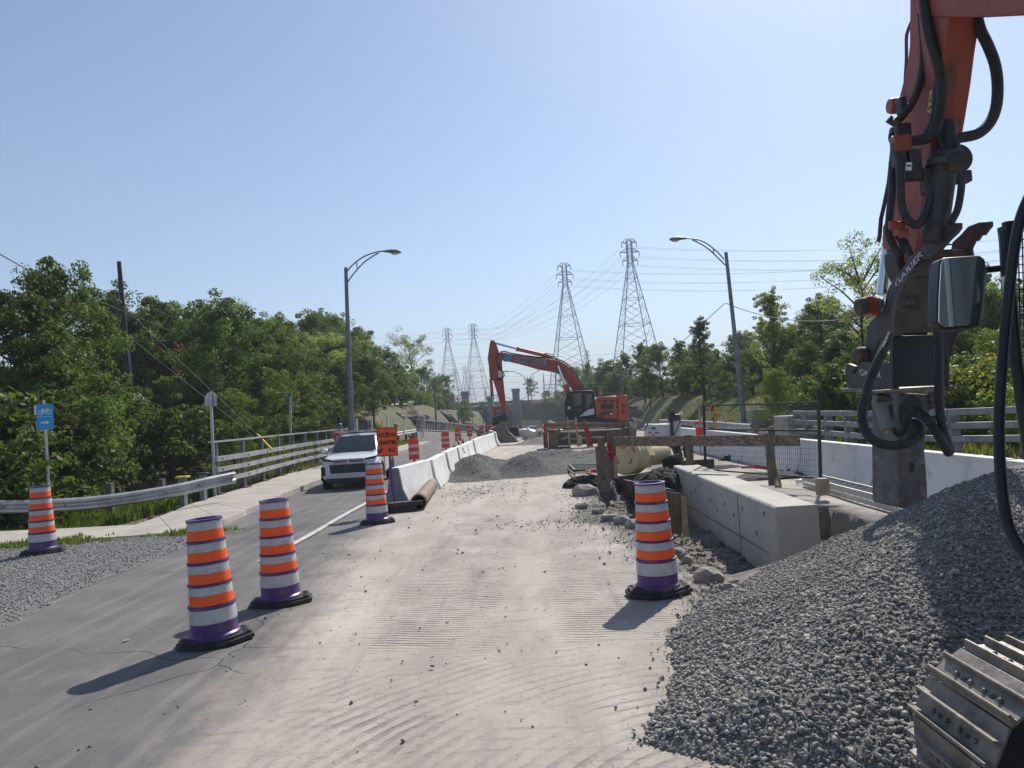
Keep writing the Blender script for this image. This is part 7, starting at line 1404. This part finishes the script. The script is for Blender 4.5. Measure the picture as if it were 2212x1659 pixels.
# ---- quick coupler bracket and breaker: its own tool
B2 = thing('rock_breaker', 'dark hydraulic rock breaker with lettered side plates hanging behind the gravel heap', 'rock breaker', (5.2, 10.0, .3)); bk_e = B2
XL, XR = 4.86, 5.5
def pb(name, pts, th, m, par=B2, bev=.012): return MB().prism(pts, th).build(name, m, par, world=True, bevel=bev)
lp = [PX(*z(*q), XL) for z, q in ((Zg, (1370, 1068)), (Zg, (1440, 1046)), (Zg, (1500, 1046)), (Zg, (1500, 1110)), (Zg, (1460, 1165)), (Zg, (1390, 1230)), (Zg, (1300, 1330)), (Zg, (1200, 1440)), (Zh, (1090, 60)), (Zh, (960, 230)), (Zh, (880, 400)), (Zh, (835, 560)), (Zh, (800, 700)), (Zh, (795, 870)), (Zh, (700, 900)), (Zh, (620, 960)), (Zh, (590, 1060)), (Zh, (570, 1190)), (Zh, (470, 1190)), (Zh, (400, 1150)), (Zh, (330, 1170)), (Zh, (370, 1100)), (Zh, (430, 1030)), (Zh, (480, 980)), (Zh, (500, 850)), (Zh, (530, 740)), (Zh, (600, 680)), (Zh, (680, 600)), (Zh, (720, 400)), (Zh, (770, 300)), (Zg, (870, 1560)), (Zg, (980, 1400)), (Zg, (1120, 1290)), (Zg, (1250, 1140)))]
pb('side_plate', lp, (.05, 0, 0), m_exd)
rp_ = [PX(*z(*q), XR) for z, q in ((Zg, (1520, 1170)), (Zg, (1600, 1080)), (Zg, (1720, 1035)), (Zg, (1835, 1028)), (Zg, (1838, 1085)), (Zg, (1800, 1130)), (Zg, (1762, 1185)), (Zg, (1735, 1170)), (Zg, (1690, 1245)), (Zg, (1662, 1240)), (Zg, (1620, 1330)), (Zg, (1640, 1450)), (Zh, (1660, 300)), (Zh, (1665, 740)), (Zh, (1620, 820)), (Zh, (1490, 850)), (Zh, (1430, 950)), (Zh, (1400, 1120)), (Zh, (1360, 1130)), (Zh, (1370, 1480)), (Zh, (1310, 1480)), (Zh, (1310, 800)), (Zh, (1330, 500)), (Zh, (1330, 100)), (Zg, (1400, 1400)), (Zg, (1430, 1250)))]
pb('side_plate', rp_, (.05, 0, 0), m_exd)
YB = 9.55
mid = [P(*z(*q), YB) for z, q in ((Zg, (1300, 1340)), (Zg, (1660, 1330)), (Zg, (1660, 1480)), (Zh, (1660, 740)), (Zh, (1640, 790)), (Zh, (1480, 830)), (Zh, (1100, 850)), (Zh, (800, 868)), (Zh, (820, 560)), (Zh, (880, 380)), (Zh, (960, 230)), (Zh, (1110, 60)))]
pb('cross_plate', mid, (0, .12, 0), m_rust)
for z, q in ((Zg, ((1345, 1272), (1450, 1272), (1450, 1285), (1345, 1290))), (Zg, ((1335, 1335), (1440, 1330), (1430, 1355), (1335, 1360))), (Zh, ((1030, 245), (1080, 230), (1190, 225), (1190, 262), (1130, 270), (1035, 272))), (Zh, ((920, 450), (1080, 443), (1080, 470), (915, 482))), (Zh, ((880, 570), (1065, 558), (1060, 588), (878, 597)))):
    pb('dark_slot_mark', [P(*z(*t), YB-.006) for t in q], (0, .01, 0), m_whitep if 0 else m_blk, bev=0)  # black marks paint the slot openings dark; nothing is cut through
pb('inner_column', [P(*Zh(*q), 9.9) for q in ((900, 840), (1170, 835), (1150, 960), (1110, 1060), (1060, 1160), (850, 1165), (890, 1000))], (0, .3, 0), m_rust)
pb('upper_link', [P(*Zg(*q), 10.0) for q in ((820, 1330), (1000, 1300), (1230, 1300), (1300, 1400), (1250, 1650), (900, 1650), (830, 1500))], (0, .35, 0), m_exd)
pb('lower_head_plate', [PX(*Zh(*q), XL-.12) for q in ((262, 1210), (290, 1195), (370, 1225), (372, 1265), (340, 1275), (352, 1310), (385, 1280), (400, 1210), (430, 1165), (600, 1190), (790, 1180), (790, 1490), (290, 1480), (300, 1400), (262, 1345))], (.08, 0, 0), m_steelb if 0 else m_exd)
pb('base_flange', [PX(*Zh(*q), XL-.16) for q in ((212, 1465), (275, 1462), (700, 1475), (700, 1505), (215, 1500))], (.9, 0, 0), m_worn)
pb('dark_head_inside', [P(*Zh(*q), 9.75) for q in ((785, 890), (1310, 880), (1312, 1430), (785, 1450))], (0, .1, 0), m_blk)  # black sheet stands in for the shaded inside of the head
pb('front_flange', [P(*Zh(*q), 9.0) for q in ((700, 1478), (1235, 1440), (1245, 1500), (700, 1510))], (0, .7, 0), m_worn)
MB().lathe([(.001, -.06), (.11, -.06), (.13, -.03), (.13, .05), (.001, .05)], 24, Matrix.Translation(PX(*Zh(440, 1110), XL-.08)) @ Matrix.Rotation(R(90), 4, 'Y')).build('hinge_pin', m_rust, B2, world=True)
def sidetext(z, a, b_, s, size, X, ext=.004, sx=1.0):
    p, q = PX(*z(*a), X), PX(*z(*b_), X); M = frame((p+q)/2, q-p, Vector((1, 0, 0)).cross(q-p)*-1); 
    return M
p, q = PX(*Zh(418, 1290), XL-.13), PX(*Zh(655, 1320), XL-.13)
def stext(p, q, s, sx, nm):
    x = (q-p).normalized(); n = Vector((-1, 0, 0)); y = n.cross(x); M = frame((p+q)/2, x, y); o = text(s, 1.0, 'lettering', m_swht2, B2, Matrix(), .006, .02); dx = max(v.co.x for v in o.data.vertices)-min(v.co.x for v in o.data.vertices); k = (q-p).length/dx
    o.data.transform(mloc(B2).inverted() @ M @ Matrix.Diagonal((k, k*sx, k, 1))); return o
stext(p, q, 'GARIER', .55, 'lettering')
stext(PX(*Zh(810, 345), XL-.012), PX(*Zg(1105, 1370), XL-.012), 'GARIER', .5, 'lettering')
# breaker housing
YK = 9.9
hl_ = [PX(*Zi(*q), XL+.02) for q in ((430, 300), (640, 300), (640, 1190), (530, 1230), (510, 900), (490, 640), (480, 450), (435, 400))]
hx0 = P(*Zi(636, 300), YK); hb0 = P(*Zi(640, 1250), YK); hx1 = P(*Zi(925, 300), YK); hb1 = P(*Zi(880, 1250), YK)
back = [q+Vector((-.02, .72, 0)) for q in (hx0, hx1, hb1, hb0)]
pts = [hx0, P(*Zi(930, 320), YK), P(*Zi(900, 430), YK), P(*Zi(885, 560), YK), P(*Zi(860, 660), YK), P(*Zi(852, 760), YK), P(*Zi(875, 1040), YK), hb1, hb0, P(*Zi(632, 700), YK)]
pb('breaker_housing', pts, (-.0, .78, 0), m_steelb, bev=.03)
oval = [P(*Zi(745+100*math.cos(t), 490+170*math.sin(t)*(1 if math.sin(t) > 0 else 1.0)), YK-.004) for t in np.linspace(0, 2*math.pi, 28)[:-1]]
pb('housing_opening', oval, (0, .01, 0), m_blk, bev=0)
pb('access_slot', [P(*Zi(745+22*math.cos(t), 915+48*math.sin(t)), YK-.005) for t in np.linspace(0, 2*math.pi, 16)[:-1]], (0, .01, 0), m_blk, bev=0)
cyl = MB(); cyl.tube([P(*Zi(505, 370), 9.6), P(*Zi(520, 440), 9.6), P(*Zi(560, 600), 9.55)], [.13, .11, .1], 16); cyl.build('accumulator', m_galvd, B2, world=True); MB().tube([P(*Zi(440, 350), 9.6), P(*Zi(560, 360), 9.6)], .07, 10).build('accumulator_head', m_galvd, B2, world=True)
e_keep = e; e = B2
hose([P(*z(*q), Y) for z, q, Y in ((Zh, (740, 890), 9.3), (Zh, (680, 1040), 9.1), (Zh, (600, 1220), 9.0), (Zh, (520, 1420), 9.0), (Zi, (375, 300), 9.0), (Zi, (335, 470), 9.0), (Zi, (370, 630), 9.0), (Zi, (460, 710), 9.0), (Zi, (590, 735), 9.05), (Zi, (720, 710), 9.15), (Zi, (800, 640), 9.3), (Zi, (805, 570), 9.45), (Zi, (760, 545), 9.6))], .066)
hose([P(*z(*q), Y) for z, q, Y in ((Zh, (1270, 830), 9.3), (Zh, (1285, 1150), 9.2), (Zh, (1280, 1500), 9.15), (Zi, (965, 250), 9.1), (Zi, (970, 430), 9.1), (Zi, (1000, 600), 9.15), (Zi, (1060, 790), 9.3))], .062)
hose([P(*z(*q), Y) for z, q, Y in ((Zi, (755, 455), 9.6), (Zi, (810, 465), 9.3), (Zi, (880, 530), 9.15), (Zi, (960, 650), 9.1), (Zi, (1010, 740), 9.1), (Zi, (1050, 800), 9.15))], .066)
hose([P(*Zi(*q), 9.5) for q in ((565, 400), (575, 520), (600, 620), (650, 650), (690, 600), (700, 500))], .03, rib=False)
e = e_keep
b = MB(); [b.box(P(*Zi(x, y), YK-.02), (.05, .04, .05)) for x, y in ((665, 318), (895, 325), (910, 425), (905, 380))]; b.build('housing_bolts', m_exd, B2, world=True)
ring_ = [P(*Zi(535+8*math.cos(t), 628+8*math.sin(t)), 9.9) for t in np.linspace(0, 6.28, 10)]; b = MB(); b.tube(ring_, .008, 5); b.build('yellow_emblem', m_yel, B2, world=True)
MB().prism([P(*Zi(*q), YK-.005) for q in ((745, 712), (790, 690), (788, 712), (750, 722))], (0, .006, 0)).build('yellow_mark', m_yel, B2, world=True)
# ---- cab, mirror, guards (mostly outside the picture on the right)
bx('cab_shell', m_blk, (3.3, 2.75, 2.55), (1.0, 1.9, 1.75), e, world=True, bevel=.08)
MB().add([(2.83, 3.71, 1.85), (3.77, 3.71, 1.85), (3.77, 3.71, 3.3), (2.83, 3.71, 3.3)], [(0, 1, 2, 3)]).build('cab_windshield', m_cglass, e, world=True)
MB().add([(2.795, 1.95, 2.2), (2.795, 3.5, 2.2), (2.795, 3.4, 3.25), (2.795, 1.95, 3.25)], [(0, 1, 2, 3)]).build('cab_side_window', mat('cab_window_reflection', (.07, .085, .08), .45, 0), e, world=True); b = MB(); b.tube([(2.74, 3.1, 1.7), (2.74, 3.1, 3.2)], .02, 8); b.build('door_rail', m_galv, e, world=True); bx('door_stripe', m_exo2, (2.79, 2.75, 1.95), (.02, 1.5, .16), e, world=True)
bx('upper_body', m_exo2, (4.3, .9, 1.75), (3.0, 3.4, 1.3), e, world=True, bevel=.1); bx('upper_body', m_exo2, (4.75, 2.9, 1.5), (1.8, 1.4, .8), e, world=True, bevel=.08); bx('deck_frame', m_exd, (4.2, 2.0, 1.0), (2.8, 3.6, .25), e, world=True, bevel=.05)
MB().lathe([(.9, .75), (.9, 1.0)], 32, Matrix.Translation((4.2, 2.2, 0))).build('slew_ring', m_exd, e, world=True); bx('undercarriage', m_exd, (4.2, 2.2, .55), (2.2, 1.9, .4), e, world=True, bevel=.05)
YM = 4.05
mc = [P(u, v, YM) for u, v in ((2036, 556), (2120, 550), (2131, 560), (2134, 600), (2128, 690), (2118, 706), (2042, 712), (2026, 700), (2027, 640), (2031, 570))]
mr_ = MB(); mr_.prism([q+Vector((.0, -.0, 0)) for q in mc], (0, .12, 0)); mr_.build('mirror_housing', m_blk, e, world=True, bevel=.02)
cen = sum(mc, Vector())/len(mc); gl = [cen+(q-cen)*.94+Vector((-.006, -.008, 0)) for q in mc]; g_ = MB(); g_.prism(gl, (0, .006, 0)); mg = g_.build('mirror_glass', m_mirror, e, world=True, sm=0)
b = MB(); b.tube([P(2130, 583, YM+.06), P(2166, 579, YM+.06), P(2175, 579, YM+.03)], .018, 10); b.tube([P(2171, 500, YM), P(2178, 620, YM)], .03, 10); b.build('mirror_arm', m_blk, e, world=True)
b = MB(); b.tube(catm([P(2235, 400, 3.9), P(2205, 470, 3.9), P(2188, 560, 3.9), P(2175, 680, 3.9), P(2164, 800, 3.85), P(2158, 920, 3.8), P(2163, 1040, 3.7), P(2180, 1140, 3.6), P(2225, 1215, 3.5)], 8), .026, 12); b.build('grab_rail', m_blk, e, world=True)
b = MB(); b.tube([P(2183, 640, 4.0), P(2195, 780, 4.0), P(2212, 900, 4.0), P(2235, 1050, 3.95)], .03, 12); b.build('guard_post', m_blk, e, world=True)
b = MB(); b.prism([P(u, v, 4.15) for u, v in ((2167, 487), (2185, 484), (2189, 520), (2188, 600), (2180, 640), (2176, 620), (2171, 520))], (0, .06, 0)); b.beam(P(2168, 489, 4.15), P(2260, 480, 4.15), .04, .05); b.build('guard_frame', m_blk, e, world=True, bevel=.006)
b = MB()
for k in range(22): v = 500+k*18; b.tube([P(2186 if v < 640 else 2190+(v-640)*.08, v, 4.16), P(2270, v-3, 4.16)], .0035, 4, cap=False)
for k in range(9): u = 2190+k*9; b.tube([P(u, 495, 4.16), P(u+8, 880, 4.16)], .0035, 4, cap=False)
b.build('guard_mesh', m_blk, e, world=True); bx('work_light', m_whitep, P(2178, 615, 4.0), (.05, .04, .09), e, world=True, bevel=.01)
# ---- tracks: shoes with three grouser bars, bolts and mud holes
def near_track(Y0, Y1, hero=True):
    L_, r, zc_ = 3.3, .365, .425; xc_ = 1.66+r+.04+L_/2; per = 2*L_+2*math.pi*r; pitch = .185; n = round(per/pitch); wd = Y1-Y0; yc_ = (Y0+Y1)/2
    for i in range(n):
        s = per*i/n
        if s < L_: x, z, a = -L_/2+s, -r, 0
        elif s < L_+math.pi*r: t = (s-L_)/r; x, z, a = L_/2+r*math.sin(t), -r*math.cos(t), t
        elif s < 2*L_+math.pi*r: x, z, a = L_/2-(s-L_-math.pi*r), r, math.pi
        else: t = (s-2*L_-math.pi*r)/r; x, z, a = -L_/2-r*math.sin(t), r*math.cos(t), math.pi+t
        if not hero and not (x < -L_/2+.4): continue
        Rm = Matrix.Rotation(-a, 3, 'Y'); c = Vector((xc_+x, yc_, zc_+z)); b = MB(); f = lambda dx, dy, dz: c+Rm @ Vector((dx, dy, dz))
        pr = [(-.094, .0), (-.094, -.012), (-.082, -.014), (-.076, -.05), (-.062, -.05), (-.056, -.014), (-.012, -.012), (-.006, -.03), (.006, -.03), (.012, -.012), (.052, -.014), (.058, -.042), (.072, -.042), (.078, -.014), (.094, -.012), (.094, .0)]
        pr = [(-.094, 0), (-.094, -.014), (-.034, -.014), (-.026, -.05), (-.014, -.05), (-.006, -.014), (.062, -.014), (.068, -.05), (.08, -.05), (.086, -.014), (.094, -.014), (.094, 0)]
        b.loft([[f(px_, y, pz) for px_, pz in pr] for y in (-wd/2, -wd/2+.02, wd/2-.02, wd/2)]); b.build('track_shoe', m_worn, e, world=True, bevel=.003)
        if not (hero and x < -L_/2+.9 and z > -.3): continue
        for dy in (-.16, -.05, .05, .16): b = MB(); b.ball(f(.028, dy, -.018), (.012, .012, .012), 8, 6); b.build('shoe_bolt', m_worn, e, world=True)
        for dy in (-.105, .105): b = MB(); b.ball(f(.028, dy, -.0145), (.013, .02, .003), 12, 4, rot=Rm); b.build('mud_hole', m_blk, e, world=True)
    b = MB(); b.box((xc_, yc_, zc_), (L_+.2, wd*.45, .5)); b.build('track_frame', m_exd, e, world=True, bevel=.04)
    MB().lathe([(.001, -.12), (.3, -.12), (.3, .12), (.001, .12)], 32, Matrix.Translation((xc_-L_/2, yc_, zc_)) @ Matrix.Rotation(R(90), 4, 'X')).build('idler_wheel', m_exd, e, world=True)
near_track(3.05, 3.66); near_track(.6, 1.2, False)

# ------------------------------------------------------------------ hand finer pieces down to the part they sit on
NEST = {'excavator': {'shoe_bolt': 'track_shoe', 'mud_hole': 'track_shoe', 'mirror_glass': 'mirror_housing', 'guard_mesh': 'guard_frame', 'warning_label': 'dipper_arm', 'valve_label': 'valve_block', 'cab_window': 'cab', 'door_pillar': 'cab', 'cab_marker': 'cab', 'vent_grille': 'engine_house', 'bucket_teeth': 'bucket', 'bucket_rim': 'bucket', 'cylinder_gland': 'hydraulic_cylinder', 'emblem': 'boom', 'cab_windshield': 'cab_shell', 'cab_side_window': 'cab_shell', 'door_stripe': 'cab_shell', 'lettering_outline': 'boom'},
        'rock_breaker': {'housing_opening': 'breaker_housing', 'access_slot': 'breaker_housing', 'housing_bolts': 'breaker_housing', 'yellow_mark': 'breaker_housing', 'accumulator_head': 'accumulator', 'dark_slot_mark': 'cross_plate'},
        'car': {'wheel_rim': 'tyre', 'headlight_strip': 'headlight', 'mirror_trim': 'side_mirror', 'fog_lamp': 'lamp_housing', 'grille_bar': 'upper_grille', 'door_decal': 'door_panel'},
        'bridge_railing': {'base_plate': 'post', 'reflector': 'post', 'rail_bolts': 'rail', 'anchor_bolt': 'post'}, 'guardrail': {'post_cap': 'steel_post', 'bolts': 'rail_beam'},
        'construction_sign': {'lettering': 'sign_board', 'border': 'sign_board', 'arrow': 'sign_board', 'bolt_heads': 'sign_board'}, 'bicycle_route_sign': {'bicycle_symbol': 'sign_board', 'arrow_symbol': 'sign_board', 'dividing_line': 'sign_board'},
        'traffic_barrel': {'orange_band': 'barrel_body', 'silver_band': 'barrel_body'}, 'delineator_panel': {'white_stripe': 'panel'}, 'street_lamp': {'lens': 'lamp_head'}, 'concrete_wall_block': {'tie_holes': 'cast_concrete', 'form_seam': 'cast_concrete'},
        'light_tower': {'door_panel': 'generator_box', 'red_stripe': 'generator_box', 'label_plate': 'generator_box', 'latch': 'generator_box'}, 'person': {'hard_hat': None}, 'tunnel_portal': {'mouth_dark_panel': 'portal_wall'}, 'notice_board': {'text_line': 'board'}}
def mid(o):
    a = np.empty(len(o.data.vertices)*3, np.float32); o.data.vertices.foreach_get('co', a); return a.reshape(-1, 3).mean(0)
KM = {}
for o in bpy.data.objects:
    if o.parent: KM.setdefault(o.parent.name, []).append(o)
for t in [o for o in bpy.data.objects if o.parent is None and o.type == 'EMPTY']:
    rule = NEST.get(t.name.split('.')[0])
    if not rule: continue
    ks = [k for k in KM.get(t.name, []) if k.type == 'MESH']; cen = {k.name: mid(k) for k in ks}
    for k in ks:
        pn = rule.get(k.name.split('.')[0])
        if not pn: continue
        cand = [c for c in ks if c.name.split('.')[0] == pn and c.location.length < 1e-6]
        if cand: k.parent = min(cand, key=lambda c: float(np.linalg.norm(cen[c.name]-cen[k.name])))

# ------------------------------------------------------------------ thin summer haze
hb = MB(); hb.box((0, 1880, 55), (5300, 4500, 130)); hz = hb.build('haze', bpy.data.materials.new('haze_air'), sm=0); hz['kind'] = 'stuff'; hz['label'] = 'thin pale summer haze'; hm = hz.data.materials[0]; hm.use_nodes = True
hn = hm.node_tree.nodes; hn.clear(); ho = hn.new('ShaderNodeOutputMaterial'); hv = hn.new('ShaderNodeVolumePrincipled'); hv.inputs['Color'].default_value = (.82, .88, 1, 1); hv.inputs['Density'].default_value = .0006; hv.inputs['Anisotropy'].default_value = .15
hm.node_tree.links.new(hv.outputs[0], ho.inputs['Volume'])
